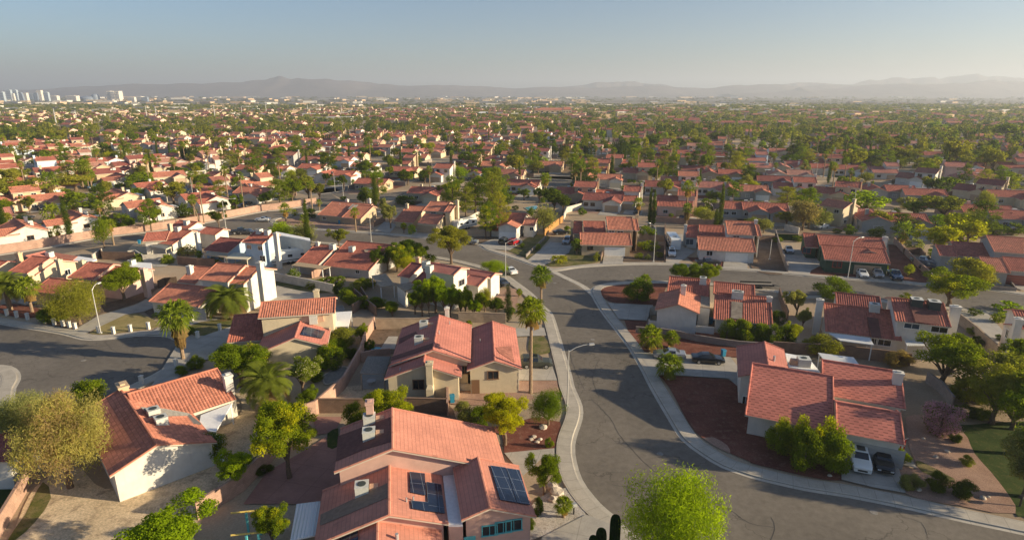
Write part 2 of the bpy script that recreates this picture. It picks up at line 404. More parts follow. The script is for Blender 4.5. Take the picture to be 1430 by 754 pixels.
# main road: left and right kerb lines running from the bottom of the picture up to the crossing and on
ml = [('X', 1500, 930), ('X', 1200, 870), ('X', 1010, 812), ('X', 925, 775), ('X', 875, 744), ('C', 400, 640), ('C', 330, 580), ('C', 240, 460), ('C', 205, 330), ('C', 212, 250), ('C', 242, 160), ('C', 243, 95), ('C', 205, 0),
      ('G', 190, 640), ('G', 150, 500), ('G', 130, 430), ('G', 100, 340), ('G', 60, 300), ('K', 230, 640), ('K', 150, 580), ('K', 85, 535), ('K', 0, 505), ('J', 1130, 468), ('J', 1000, 445), ('J', 850, 415), ('J', 700, 396), ('J', 520, 380), ('J', 350, 365), ('J', 200, 345), ('J', 100, 332), ('J', 0, 322), ('I', 1240, 322), ('I', 1130, 330)]
mr = [('X', 1530, 768), ('X', 1430, 744), ('D', 1000, 655), ('D', 740, 595), ('D', 440, 535), ('D', 220, 500), ('D', 0, 450), ('C', 1060, 430), ('C', 950, 390), ('C', 850, 330), ('C', 760, 260), ('C', 700, 170), ('C', 600, 0),
      ('G', 540, 600), ('G', 480, 500), ('G', 420, 420), ('G', 365, 350), ('G', 325, 290), ('G', 303, 250)]
PL_ml = kerb(ml, +1); PL_mr = kerb(mr, -1)
corner = [('G', 303, 250), ('G', 300, 222), ('G', 330, 202), ('G', 400, 190), ('G', 500, 184), ('G', 650, 182), ('G', 800, 188), ('G', 900, 195), ('G', 1075, 213), ('G', 1234, 235), ('H', 100, 152), ('H', 240, 158), ('H', 430, 165), ('H', 700, 190), ('H', 1000, 222), ('H', 1160, 237), ('H', 1293, 252), ('X', 1540, 455)]
PL_s2s = kerb(corner, -1)
north2 = [('K', 340, 524), ('K', 385, 520), ('K', 480, 505), ('K', 600, 496), ('K', 800, 488), ('K', 960, 490), ('K', 1100, 500), ('K', 1240, 513), ('K', 1430, 525), ('L', 300, 587), ('L', 500, 603), ('L', 780, 622), ('L', 900, 635), ('L', 1200, 655), ('L', 1430, 686), ('X', 1540, 428)]
PL_n2 = kerb(north2, +1)
northm = [('K', 340, 524), ('K', 300, 512), ('K', 240, 492), ('K', 120, 450), ('K', 0, 412), ('J', 1220, 385), ('J', 970, 352), ('J', 700, 328), ('J', 400, 308), ('J', 200, 287), ('J', 140, 268), ('J', 150, 252), ('J', 200, 238), ('J', 300, 218), ('J', 400, 205), ('J', 480, 190), ('J', 530, 160)]
PL_nm = kerb(northm, -1)
# far-left street beside the long pink wall, and the junction behind it
wall_line = [('I', 0, 431), ('I', 200, 402), ('I', 500, 347), ('I', 860, 302), ('I', 1090, 262), ('I', 1357, 210), ('J', 200, 196), ('J', 385, 168)]
PLW = spline(gpts([('X', -120, 372)] + wall_line))
PL_wn = off(PLW, -2.2)
PL_far = off(PLW, -11.5)
xe = PL_ml[-1].x
flat('road', PL_mr + PL_nm + [W('J', 440, 105).xy] + PL_wn[::-1] + [p for p in PL_far if p.x < xe - 1] + PL_ml[::-1] + [W('X', 1600, 930).xy], .02, 'asphalt')
flat('road', PL_n2 + PL_s2s[::-1][:-1], .026, 'old_asphalt')
kerb(PL_wn, +1, 1.3)
# valley gutter across the crossing
def band(name, a, z, mat, w):
    pl = spline(gpts(a)); A, B_ = off(pl, -w / 2), off(pl, w / 2)
    flat(name, A + B_[::-1], z, mat)
band('gutter', [('K', 335, 518), ('K', 420, 560), ('K', 510, 606), ('K', 580, 668), ('K', 600, 700)], .04, 'kerb', 1.3)
# far cross streets seen between roofs
for sp in ([('J', 412, 150), ('J', 470, 120), ('J', 540, 150), ('J', 660, 150), ('J', 800, 128), ('J', 1000, 112), ('J', 1010, 100), ('J', 800, 108), ('J', 690, 118), ('J', 560, 120), ('J', 480, 85), ('J', 420, 60), ('J', 380, 60), ('J', 400, 100), ('J', 395, 150)],
           [('I', 1280, 95), ('J', 0, 95), ('J', 150, 90), ('J', 160, 62), ('J', 30, 60), ('I', 1310, 60), ('I', 1200, 70)],
           [('K', 190, 60), ('K', 230, 30), ('K', 420, 22), ('K', 520, 40), ('K', 440, 68), ('K', 360, 75), ('K', 280, 65)],
           [('L', 940, 100), ('L', 1000, 60), ('L', 1240, 70), ('L', 1430, 92), ('L', 1430, 120), ('L', 1200, 96), ('L', 1050, 92)],
           [('L', 0, 175), ('L', 60, 215), ('L', 300, 225), ('L', 600, 242), ('L', 880, 262), ('L', 1100, 276), ('L', 1430, 288), ('L', 1430, 302), ('L', 1000, 286), ('L', 500, 258), ('L', 0, 228)]):
    flat('road', gpts(sp), .03, 'old_asphalt')
# cul-de-sac
cds = [('E', -220, 330), ('E', 0, 382), ('E', 130, 404), ('E', 300, 432), ('E', 400, 457), ('E', 480, 460), ('E', 560, 453), ('E', 660, 440), ('E', 760, 440), ('E', 830, 452), ('E', 862, 490), ('E', 862, 540), ('E', 820, 580), ('E', 740, 630), ('E', 660, 668), ('E', 560, 720), ('X', 150, 556), ('X', 90, 560), ('X', 60, 580)]
PL_c = kerb(cds[:-2], +1, 1.5)
isl = [('X', -60, 508), ('X', -10, 511), ('E', 40, 592), ('E', 78, 620), ('E', 82, 655), ('E', 60, 695), ('E', 55, 740), ('X', 10, 575), ('X', -40, 610)]
flat('road', spline(gpts(cds)) + gpts([('X', 0, 600), ('X', -120, 600)]), .02, 'old_asphalt')
PL_i = kerb(isl, -1, 1.5)
flat('pavement', spline(gpts(isl)), .13, 'concrete')
# the empty foreground of the map below the frame
# ---- yards, drives, gravel, lawns (kind structure)
PATCH = [
 ('gravel_yard', 'red_gravel', .10, [('G', 320, 212), ('G', 345, 197), ('G', 500, 190), ('G', 640, 192), ('G', 650, 215), ('G', 615, 290), ('G', 560, 298), ('G', 400, 285), ('G', 340, 250)]),
 ('driveway', 'drive', .165, [('G', 372, 288), ('G', 590, 298), ('G', 560, 372), ('G', 425, 366)]),
 ('gravel_yard', 'red_gravel', .09, [('G', 452, 370), ('G', 560, 376), ('G', 570, 420), ('G', 900, 430), ('G', 1234, 460), ('G', 1234, 545), ('G', 960, 545), ('G', 560, 520), ('G', 515, 522)]),
 ('driveway', 'drive', .165, [('G', 515, 522), ('G', 590, 524), ('G', 960, 548), ('G', 1000, 600), ('G', 995, 690), ('G', 950, 650), ('G', 590, 628)]),
 ('gravel_yard', 'red_gravel', .09, [('G', 612, 632), ('G', 950, 655), ('G', 995, 690), ('G', 1060, 740), ('C', 1110, 120), ('D', 0, 150), ('D', 400, 300), ('D', 405, 462), ('D', 0, 388), ('C', 1080, 368), ('C', 960, 318), ('C', 850, 255), ('C', 780, 178), ('C', 682, 0)]),
 ('gravel_yard', 'pink_gravel', .10, [('C', 850, 255), ('C', 905, 252), ('C', 970, 290), ('C', 985, 328), ('C', 950, 316), ('C', 900, 290)]),
 ('driveway', 'drive', .165, [('D', 405, 462), ('D', 400, 230), ('D', 650, 270), ('D', 720, 528), ('D', 560, 500)]),
 ('path', 'drive', .17, [('D', 640, 372), ('D', 655, 300), ('D', 700, 290), ('D', 778, 408)]),
 ('gravel_yard', 'pink_gravel', .08, [('D', 720, 150), ('D', 830, 140), ('D', 1000, 220), ('D', 1060, 330), ('D', 1180, 470), ('D', 1262, 625), ('D', 1000, 590), ('D', 720, 528), ('D', 660, 385), ('D', 776, 408), ('D', 735, 290)]),
 ('lawn', 'lawn', .07, [('D', 990, 190), ('D', 1500, 200), ('D', 1500, 660), ('D', 1300, 640), ('D', 1262, 625), ('D', 1180, 470), ('D', 1060, 330)]),
 ('lawn', 'weeds', .10, [('D', 770, 370), ('D', 800, 372), ('D', 960, 455), ('D', 930, 470), ('D', 800, 420)]),
 # north side of the second street
 ('driveway', 'drive', .165, [('K', 215, 466), ('K', 330, 372), ('K', 450, 380), ('K', 430, 430), ('K', 340, 476), ('K', 290, 500)]),
 ('driveway', 'drive', .165, [('K', 606, 490), ('K', 618, 425), ('K', 725, 428), ('K', 714, 470), ('K', 716, 488)]),
 ('lawn', 'weeds', .10, [('K', 305, 482), ('K', 450, 405), ('K', 605, 420), ('K', 600, 470), ('K', 440, 495), ('K', 330, 498)]),
 ('driveway', 'drive', .165, [('K', 0, 400), ('K', 40, 355), ('K', 175, 352), ('K', 190, 372), ('K', 120, 415), ('K', 60, 412)]),
 ('lawn', 'weeds', .08, [('K', 110, 416), ('K', 240, 335), ('K', 330, 345), ('K', 225, 455), ('K', 200, 450)]),
 ('gravel_yard', 'brown_gravel', .09, [('K', 716, 470), ('K', 760, 380), ('K', 930, 390), ('K', 930, 475), ('K', 800, 475)]),
 ('driveway', 'drive', .165, [('K', 940, 478), ('K', 945, 330), ('K', 1030, 330), ('K', 1035, 400), ('K', 1095, 420), ('K', 1040, 460), ('K', 1000, 485)]),
 ('driveway', 'drive', .165, [('K', 1240, 510), ('K', 1245, 462), ('K', 1370, 470), ('K', 1368, 518)]),
 ('gravel_yard', 'red_gravel', .09, [('K', 1050, 450), ('K', 1240, 462), ('K', 1238, 500), ('K', 1100, 480)]),
 ('gravel_yard', 'brown_gravel', .09, [('L', 15, 400), ('L', 125, 400), ('L', 185, 565), ('L', 0, 545)]),
 ('driveway', 'drive', .165, [('L', 160, 440), ('L', 250, 450), ('L', 365, 500), ('L', 370, 530), ('L', 310, 560), ('L', 300, 588), ('L', 192, 572)]),
 ('gravel_yard', 'red_gravel', .09, [('L', 310, 540), ('L', 370, 530), ('L', 545, 550), ('L', 548, 598), ('L', 500, 595), ('L', 310, 580)]),
 ('driveway', 'drive', .165, [('L', 548, 598), ('L', 540, 545), ('L', 690, 545), ('L', 740, 615), ('L', 700, 612)]),
 ('gravel_yard', 'red_gravel', .09, [('L', 715, 420), ('L', 790, 440), ('L', 920, 585), ('L', 890, 628), ('L', 780, 615), ('L', 690, 545), ('L', 725, 515)]),
 ('driveway', 'drive', .165, [('L', 870, 500), ('L', 960, 490), ('L', 1060, 570), ('L', 940, 600)]),
 ('driveway', 'drive', .165, [('L', 1330, 610), ('L', 1430, 612), ('L', 1430, 665), ('L', 1330, 640)]),
 ('driveway', 'drive', .165, [('H', 960, 240), ('H', 1100, 235), ('H', 1200, 350), ('H', 1160, 400), ('H', 1050, 320)]),
 # north side of the main road
 ('gravel_yard', 'pink_gravel', .10, [('J', 180, 262), ('J', 240, 250), ('J', 340, 240), ('J', 410, 260), ('J', 640, 285), ('J', 660, 305), ('J', 400, 300), ('J', 200, 280)]),
 ('driveway', 'drive', .165, [('J', 690, 315), ('J', 740, 265), ('J', 810, 280), ('J', 770, 325)]),
 ('driveway', 'drive', .165, [('J', 860, 335), ('J', 910, 305), ('J', 1000, 308), ('J', 985, 350)]),
 ('driveway', 'drive', .165, [('J', 1240, 385), ('J', 1300, 360), ('J', 1400, 350), ('K', 60, 410), ('K', 0, 408)]),
 ('gravel_yard', 'brown_gravel', .08, [('J', 1150, 345), ('J', 1340, 345), ('J', 1270, 390), ('J', 1150, 372)]),
 # cul-de-sac lots
 ('driveway', 'drive', .165, [('E', 320, 438), ('E', 470, 350), ('E', 640, 300), ('E', 700, 270), ('E', 760, 300), ('E', 690, 330), ('E', 600, 345), ('E', 400, 440)]),
 ('lawn', 'dry_lawn', .10, [('E', 430, 432), ('E', 520, 380), ('E', 640, 335), ('E', 740, 370), ('E', 760, 400), ('E', 640, 420), ('E', 480, 438)]),
 ('gravel_yard', 'brown_gravel', .10, [('E', 690, 330), ('E', 740, 310), ('E', 800, 320), ('E', 750, 365)]),
 ('driveway', 'drive', .165, [('E', 860, 440), ('E', 890, 360), ('E', 960, 360), ('E', 1110, 345), ('E', 1200, 335), ('E', 1180, 350), ('E', 960, 380), ('E', 900, 400), ('E', 900, 430), ('E', 950, 455), ('E', 1110, 400), ('E', 1100, 470), ('E', 960, 540), ('E', 890, 520)]),
 ('lawn', 'weeds', .10, [('E', 905, 425), ('E', 910, 385), ('E', 1040, 365), ('E', 1140, 350), ('E', 1110, 398), ('E', 960, 450)]),
 ('gravel_yard', 'brown_gravel', .10, [('E', 200, 330), ('E', 420, 300), ('E', 620, 260), ('E', 760, 200), ('E', 730, 240), ('E', 660, 285), ('E', 460, 350), ('E', 340, 425), ('E', 210, 370)]),
 ('gravel_yard', 'red_gravel', .10, [('E', 0, 300), ('E', 60, 290), ('E', 220, 325), ('E', 140, 360), ('E', 0, 335)]),
 ('driveway', 'drive', .165, [('E', 60, 280), ('E', 180, 240), ('E', 230, 280), ('E', 120, 300)]),
 ('driveway', 'drive', .165, [('E', 700, 440 + 0), ('E', 760, 405), ('E', 800, 400), ('E', 830, 440)]),
 ('driveway', 'drive', .165, [('A', 660, 30), ('A', 700, 0), ('A', 860, 0), ('A', 880, 70), ('A', 760, 90), ('A', 640, 170), ('A', 560, 190)]),
 ('dirt_yard', 'sand', .05, [('A', 40, 754), ('A', 130, 560), ('A', 280, 480), ('A', 450, 560), ('A', 880, 300), ('A', 870, 200), ('A', 960, 190), ('A', 955, 480), ('A', 745, 660), ('A', 640, 860), ('A', 0, 860)]),
 ('lawn', 'lawn', .07, [('A', 0, 560), ('A', 130, 455), ('A', 150, 470), ('A', 60, 600), ('A', 0, 650)]),
 ('lawn', 'weeds', .07, [('A', 95, 660), ('A', 160, 540), ('A', 190, 600), ('A', 130, 690), ('A', 60, 754), ('A', 30, 754)]),
 # the pink house of the foreground
 ('terrace', 'pink_slab', .10, [('B', 0, 560), ('B', 110, 410), ('B', 300, 300), ('B', 440, 210), ('B', 480, 520), ('B', 370, 560)]),
 ('terrace', 'pink_slab', .08, [('B', 330, 145), ('B', 475, 145), ('B', 430, 220), ('B', 350, 230)]),
 ('gravel_yard', 'red_gravel', .09, [('B', 985, 190), ('B', 1210, 190), ('B', 1430, 150), ('B', 1430, 320), ('B', 1240, 325), ('B', 1230, 230)]),
 ('gravel_yard', 'red_gravel', .09, [('C', 0, 165), ('C', 148, 175), ('C', 118, 308), ('C', 0, 316)]),
 ('driveway', 'drive', .165, [('B', 1240, 320), ('B', 1430, 302), ('C', 120, 308), ('C', 122, 362), ('C', 60, 356), ('B', 1330, 430)]),
 ('gravel_yard', 'white_gravel', .10, [('B', 1330, 640), ('C', 30, 560), ('C', 180, 500), ('C', 275, 632), ('C', 60, 740), ('C', -60, 760)]),
 ('driveway', 'drive', .165, [('C', 60, 745), ('C', 275, 634), ('C', 420, 690), ('C', 470, 800), ('C', 300, 860), ('C', 0, 860)]),
 ('gravel_yard', 'brown_gravel', .07, [('B', 800, 80), ('B', 970, 80), ('B', 1000, 190), ('B', 800, 130)]),
 ('lawn', 'lawn', .08, [('F', 770, 505), ('F', 960, 505), ('F', 960, 550), ('F', 770, 530)]),
 ('lawn', 'lawn', .12, [('B', 400, 225), ('B', 450, 200), ('B', 445, 290), ('B', 400, 290)]),
 # lot of the central house
 ('dirt_yard', 'sand', .06, [('F', 400, 560), ('F', 480, 480), ('F', 680, 480), ('F', 760, 560)]),
 ('gravel_yard', 'pink_gravel', .08, [('F', 980, 500), ('F', 1340, 500), ('F', 1340, 560), ('F', 980, 560)]),
 ('terrace', 'drive', .10, [('F', 560, 410), ('F', 690, 400), ('F', 690, 490), ('F', 570, 490)]),
 ('gravel_yard', 'brown_gravel', .07, [('F', 560, 320), ('F', 620, 200), ('F', 760, 190), ('F', 720, 320)]),
 ('terrace', 'drive', .09, [('F', 650, 300), ('F', 690, 240), ('F', 735, 240), ('F', 720, 300)]),
 ('lawn', 'weeds', .08, [('G', 0, 440), ('G', 70, 450), ('G', 95, 525), ('G', 0, 525)]),
 ('driveway', 'drive', .165, [('G', -80, 590), ('G', 0, 585), ('G', 105, 585), ('G', 130, 660), ('G', -60, 660)]),
 ('driveway', 'drive', .165, [('G', -80, 410), ('G', 68, 408), ('G', 78, 445), ('G', -80, 450)]),
 ('gravel_yard', 'pink_gravel', .08, [('G', -80, 660), ('G', 130, 660), ('G', 150, 754), ('C', 150, 30), ('C', -60, 30)]),
 ('gravel_yard', 'pink_gravel', .07, [('Q', 1160, 420), ('Q', 1320, 400), ('Q', 1320, 560), ('Q', 1160, 560)]),
 ('terrace', 'concrete', .07, [('J', 90, 660), ('J', 180, 600), ('J', 400, 640), ('J', 300, 720), ('J', 80, 700)]),
 ('lawn', 'weeds', .07, [('J', 140, 545), ('J', 240, 560), ('J', 470, 620), ('J', 400, 640), ('J', 180, 600)]),
 ('lawn', 'weeds', .07, [('L', 30, 180), ('L', 180, 200), ('L', 170, 222), ('L', 30, 215)]),
 ('lawn', 'lawn', .07, [('K', 1240, 150), ('K', 1420, 150), ('K', 1420, 180), ('K', 1230, 175)]),
 ('terrace', 'drive', .07, [('G', 570, 380), ('G', 880, 400), ('G', 870, 432), ('G', 565, 400)]),
 ('dirt_yard', 'sand', .05, [('T', 0, 330), ('T', 100, 260), ('T', 200, 320), ('T', 150, 370), ('T', 0, 400)]),
 ('terrace', 'drive', .06, [('T', 0, 450), ('T', 100, 410), ('T', 330, 460), ('T', 300, 480), ('T', 0, 490)]),
]
for i, (n_, m_, z_, sp) in enumerate(PATCH):
    g_ = gpts(sp)
    if m_ not in ('drive', 'pink_slab', 'concrete'): g_ = spline(g_ + [g_[0]], 1.5)[:-1]
    flat(n_, g_, z_ + i * .0004, m_, uvrot=R(-15))

# covers, tar lines and worn patches of the carriageway
def disc(c, x, y, r, mat, label, name='manhole_cover'):
    g = W(c, x, y); b = MB(); b.prism([(g.x + r * math.cos(a), g.y + r * math.sin(a)) for a in [k * math.pi / 10 for k in range(20)]], .0, .036); o = b.build(name, mat); props(o, label, 'manhole', 'manhole covers')
for c, x, y, l in (('G', 300, 460, 'round iron cover in the shaded bend of the main road'), ('C', 640, 330, 'round iron cover in the middle of the lower main road'), ('G', 120, 190, 'round iron cover near the crossing gutter'), ('E', 400, 560, 'round iron cover in the middle of the cul-de-sac'), ('K', 760, 540, 'round iron cover on the second street'), ('X', 1220, 715, 'round iron cover on the road near the white SUV')): disc(c, x, y, .36, 'roof_grey', l)
_rr = random.Random(4)
def tar(c, pts):
    pl = spline(gpts([(c, *p) for p in pts]), .6); pl = [p + Vector((_rr.uniform(-.06, .06), _rr.uniform(-.06, .06))) for p in pl]
    b = MB(); A, B_ = off(pl, -.022), off(pl, .022); b.grid([[(p.x, p.y, .031) for p in A], [(p.x, p.y, .031) for p in B_]]); props(b.build('tar_line', 'tar'), kind='structure')
m_plain('tar', (.06, .055, .05), .6, .3)
for c, pts in (('C', [(405, 480), (480, 490), (560, 465), (580, 455)]), ('C', [(300, 60), (390, 150), (440, 235), (560, 370), (650, 440)]), ('C', [(380, 420), (450, 424)]), ('C', [(480, 490), (490, 520), (560, 545)]), ('C', [(900, 560), (1010, 620), (1080, 670), (1200, 690)]), ('D', [(60, 640), (80, 700), (60, 754)]), ('D', [(700, 640), (800, 668), (830, 730)]), ('G', [(330, 560), (300, 640), (330, 740)]), ('G', [(180, 460), (200, 560), (260, 700)]), ('G', [(190, 300), (240, 380), (330, 430)]), ('E', [(60, 500), (180, 495), (300, 520), (380, 515), (410, 560)]), ('E', [(500, 470), (560, 520), (690, 540)]), ('A', [(100, 60), (240, 70), (330, 20)]), ('K', [(450, 540), (640, 545), (900, 530), (1200, 550)])): tar(c, pts)
# ------------------------------------------------------------------ houses
LOG = []
def slope_mesh(b, o, ax, dn, L, wl, zr, ze, barrel, mi=0, period=.34):
    """one roof slope from the ridge (o, along ax, length L) down across dn by wl"""
    n = max(2, int(round(L / period)) * 4) if barrel else 2
    sl = math.hypot(wl, zr - ze)
    prof = (0, .045, .065, .045)
    rows, uvs = [], []
    for r in range(2):
        row, uv = [], []
        for i in range(n + 1):
            a = L * i / n
            h = prof[i % 4] if barrel else .02
            p = o + ax * a + dn * (wl * r)
            row.append((p.x, p.y, (zr if r == 0 else ze) + h)); uv.append((a, sl * r))
        rows.append(row); uvs.append(uv)
    e0 = (rows[0][0], rows[1][0])
    if ax.cross(dn).z > 0: rows, uvs = rows, uvs
    b.grid(rows, mi, uvs)
    return rows
def gable(g, o, ax, L, w1, w2, zr, ze1, ze2, barrel, roofmat, wallb, inset=.42, capmat=None, th=.16, cap=True, zfloor=-.05, period=.34, name='roof'):
    """a gabled block: roof part (returned) and its walls added to wallb. o = ridge start, ax = ridge direction; w1 to the left of ax, w2 to the right"""
    nl = Vector((-ax.y, ax.x, 0))
    b = MB()
    A, B_ = o, o + ax * L
    if w1 > .05: slope_mesh(b, o, ax, nl, L, w1, zr, ze1, barrel, 0, period)
    if w2 > .05: slope_mesh(b, o, ax, -nl, L, w2, zr, ze2, barrel, 0, period)
    def q(p, w, z): v = p + nl * w; return (v.x, v.y, z)
    # fascia edges and soffit
    for w, ze in ((w1, ze1), (-w2, ze2)):
        if abs(w) < .05: continue
        b.quadf([q(A, w, ze - th), q(B_, w, ze - th), q(B_, w, ze + .01), q(A, w, ze + .01)], 1)
        b.quadf([q(A, 0, zr - th), q(B_, 0, zr - th), q(B_, w, ze - th), q(A, w, ze - th)], 1)
        for P_ in (A, B_):
            b.quadf([q(P_, 0, zr - th), q(P_, w, ze - th), q(P_, w, ze + .01), q(P_, 0, zr + .01)], 1)
            if cap: b.tube([Vector(q(P_ + ax * (.06 if P_ is A else -.06), 0, zr + .05)), Vector(q(P_ + ax * (.06 if P_ is A else -.06), w, ze + .05))], .10, 6, 2)
    if cap: b.tube([A + Vector((0, 0, zr + .06)) - Vector((0, 0, A.z)), B_ + Vector((0, 0, zr + .06)) - Vector((0, 0, B_.z))], .13, 6, 2)
    if w1 <= .05 or w2 <= .05:
        s = .02 if w1 <= .05 else -.02
        b.quadf([q(A, s, zr - th), q(B_, s, zr - th), q(B_, s, zr + .03), q(A, s, zr + .03)], 1)
    # walls: pentagon prism
    a0, a1 = A + ax * inset, B_ - ax * inset
    l1, l2 = max(w1 - inset, 0.0), max(w2 - inset, 0.0)
    def zz(w, wt, ze): return zr - (zr - ze) * (w / wt) - th if wt > .05 else zr - th
    prof = []
    prof.append((l1 if w1 > .05 else 0.0, zfloor)); prof.append((l1 if w1 > .05 else 0.0, zz(l1, w1, ze1)))
    if w1 > .05 and w2 > .05: prof.append((0, zr - th))
    prof.append((-l2 if w2 > .05 else 0.0, zz(l2, w2, ze2))); prof.append((-l2 if w2 > .05 else 0.0, zfloor))
    for P_, rev in ((a0, False), (a1, True)):
        f = [q(P_, w, z) for w, z in prof]
        wallb.quadf(f[::-1] if rev else f, 0)
    for (wa, za), (wb, zb) in ((prof[0], prof[1]), (prof[-2], prof[-1])):
        wallb.quadf([q(a0, wa, za), q(a0, wb, zb), q(a1, wb, zb), q(a1, wa, za)], 0)
    return b
def add_window(b_f, b_p, p, n, w, h, style='frame'):
    t = Vector((-n.y, n.x, 0)).normalized(); up = Vector((0, 0, 1))
    def bx(bb, cx, cz, ww, hh, d0, d1):
        c = [p + t * (cx + sx * ww / 2) + up * (cz + sz * hh / 2) for sx, sz in ((-1, -1), (1, -1), (1, 1), (-1, 1))]
        f = [v + n * d1 for v in c]; k = [v + n * d0 for v in c]
        bb.quadf(f); 
        for i in range(4):
            j = (i + 1) % 4; bb.quadf([k[i], k[j], f[j], f[i]])
    fw = .09
    bx(b_f, 0, h / 2, w + 2 * fw, fw, -.02, .09); bx(b_f, 0, -h / 2, w + 2 * fw + .1, fw, -.02, .13)
    bx(b_f, -w / 2 - fw / 2, 0, fw, h, -.02, .09); bx(b_f, w / 2 + fw / 2, 0, fw, h, -.02, .09); bx(b_f, 0, 0, .05, h, -.02, .07)
    bx(b_p, 0, 0, w, h - fw, -.02, .035)
class House:
    def __init__(s, nick, label, th, wall, roof, cat='house', barrel=True, cap=None, group='tile-roofed houses of the neighbourhood', name='house', frame='white_paint'):
        s.nick, s.label, s.th, s.wall, s.roof, s.cat, s.barrel = nick, label, R(th), wall, roof, cat, barrel
        s.cap = cap or roof; s.wb = MB(); s.roofs = []; s.group = group; s.o = None; s.name = name; s.feat = []; s.frame = frame
    def ridge(s, c, r1, r2, zr, e, pitch=.36, e2=None, w2=None, roof=None, barrel=None, meas=False, name='roof', lim=None, inset=.42):
        a, b_ = W(c, *r1, zr), W(c, *r2, zr)
        d = (b_ - a); d.z = 0
        if meas: ax = d.normalized()
        else:
            best = max((Vector((math.cos(s.th + k * math.pi / 2), math.sin(s.th + k * math.pi / 2), 0)) for k in range(4)), key=lambda v: v.dot(d))
            ax = best
        mid = (a + b_) / 2; L = abs(d.dot(ax)); o = mid - ax * L / 2; o.z = 0
        nl = Vector((-ax.y, ax.x, 0))
        def solve(e, pt):
            bestz = None
            for i in range(200):
                z = .8 + (zr - .8) * i / 200
                p = W(c, *e, z); w = (p - mid).dot(nl)
                f = abs((zr - z) - pt * abs(w))
                if bestz is None or f < bestz[0]: bestz = (f, z, w)
            return bestz
        _, z1, wA = solve(e, pitch)
        if e2 is not None: _, z2, wB = solve(e2, pitch)
        elif w2 is not None: wB = -math.copysign(w2, wA); z2 = zr - pitch * w2
        else: wB = -wA; z2 = z1
        if wA * wB > 0: wB = -wA; z2 = z1
        if wA > 0: w1_, ze1, w2_, ze2 = wA, z1, -wB, z2
        else: w1_, ze1, w2_, ze2 = wB, z2, -wA, z1
        LOG.append('%-22s %s L=%.1f w=(%.1f,%.1f) zr=%.1f ze=(%.1f,%.1f) at (%.0f,%.0f) ax=%.0f meas=%.0f' % (s.nick, name, L, w1_, w2_, zr, ze1, ze2, mid.x, mid.y, math.degrees(math.atan2(ax.y, ax.x)) % 180, math.degrees(math.atan2(d.y, d.x)) % 180))
        jit = len(s.roofs) * .004
        rb = gable(None, o, ax, L, w1_, w2_, zr + jit, ze1 + jit, ze2 + jit, s.barrel if barrel is None else barrel, None, s.wb, inset=inset - .003 * len(s.roofs))
        s.roofs.append((rb, roof or s.roof, name))
        if s.o is None: s.o = Vector((mid.x, mid.y, 0))
        return s
    def flat(s, c, pts, z, mat='roof_flat', th=.2, walls=True, wm=None):
        g = [W(c, *p, z) for p in pts]
        b = MB(); b.prism([(p.x, p.y) for p in g], z - th, z)
        s.roofs.append((b, mat, 'flat_roof'))
        if wm:
            b2 = MB(); b2.prism([(p.x, p.y) for p in g], -.05, z - th - .01); s.roofs.append((b2, wm, 'flat_roof')); s.roofs[-1] = (b2, wm, 'side_wall')
        elif walls: s.wb.prism([(p.x, p.y) for p in g], -.05, z - th - .01)
        return s
    def done(s):
        s.e = root(s.name, tuple(s.o), s.label, s.cat, s.group)
        w = s.wb.build('wall', s.wall, s.e)
        trees = [w]
        for b, m, n in s.roofs:
            ob = b.build(n, [m, 'fascia', s.cap if s.cap.startswith(('tile', 'shingle')) else m], s.e) if n == 'roof' else b.build(n, m, s.e)
            if n == 'roof': 
                ob.data.materials[2] = MATS[m]
            trees.append(ob)
        V, F_ = [], []
        for ob in trees:
            k = len(V); off_ = s.o
            V += [v.co + off_ for v in ob.data.vertices]; F_ += [[i + k for i in p.vertices] for p in ob.data.polygons]
        s.bvh = BVHTree.FromPolygons(V, F_)
        LAND.append((s.nick, s.o.copy()))
        return s
    def hit(s, c, x, y):
        d = ray(c, x, y).normalized()
        loc, n, i, dist = s.bvh.ray_cast(Vector((0, 0, HC)), d)
        if loc is None: LOG.append('MISS %s %s %s %s' % (s.nick, c, x, y)); return None, None
        if n.dot(d) > 0: n = -n
        return loc, n
    def win(s, c, x, y, w=1.5, h=1.2, pane='glass', frame=None, name='window'):
        p, n = s.hit(c, x, y)
        if p is None: return s
        if abs(n.z) > .5: LOG.append('win on roof %s %s,%s' % (s.nick, x, y)); return s
        n = Vector((n.x, n.y, 0)).normalized()
        f, g = MB(), MB(); add_window(f, g, p, n, w, h)
        fo = f.build(name, frame or s.frame, s.e); g.build('pane', pane, fo)
        return s
    def door(s, c, x, y, w=5.0, h=2.3, mat='white_paint', name='garage_door'):
        p, n = s.hit(c, x, y)
        if p is None or abs(n.z) > .5: LOG.append('door fail %s' % s.nick); return s
        n = Vector((n.x, n.y, 0)).normalized(); t = Vector((-n.y, n.x, 0))
        b = MB(); z0 = .02
        rows = 4 if w > 2 else 1
        for k in range(rows):
            hh = h / rows
            c0 = p + n * .02; z = z0 + hh * k
            q = [c0 - t * w / 2, c0 + t * w / 2]
            f = [Vector((q[0].x, q[0].y, z + .02)), Vector((q[1].x, q[1].y, z + .02)), Vector((q[1].x, q[1].y, z + hh - .02)), Vector((q[0].x, q[0].y, z + hh - .02))]
            g = [v + n * .05 for v in f]
            b.quadf(g)
            for i in range(4): j = (i + 1) % 4; b.quadf([f[i], f[j], g[j], g[i]])
        ob = b.build(name, mat, s.e)
        return s
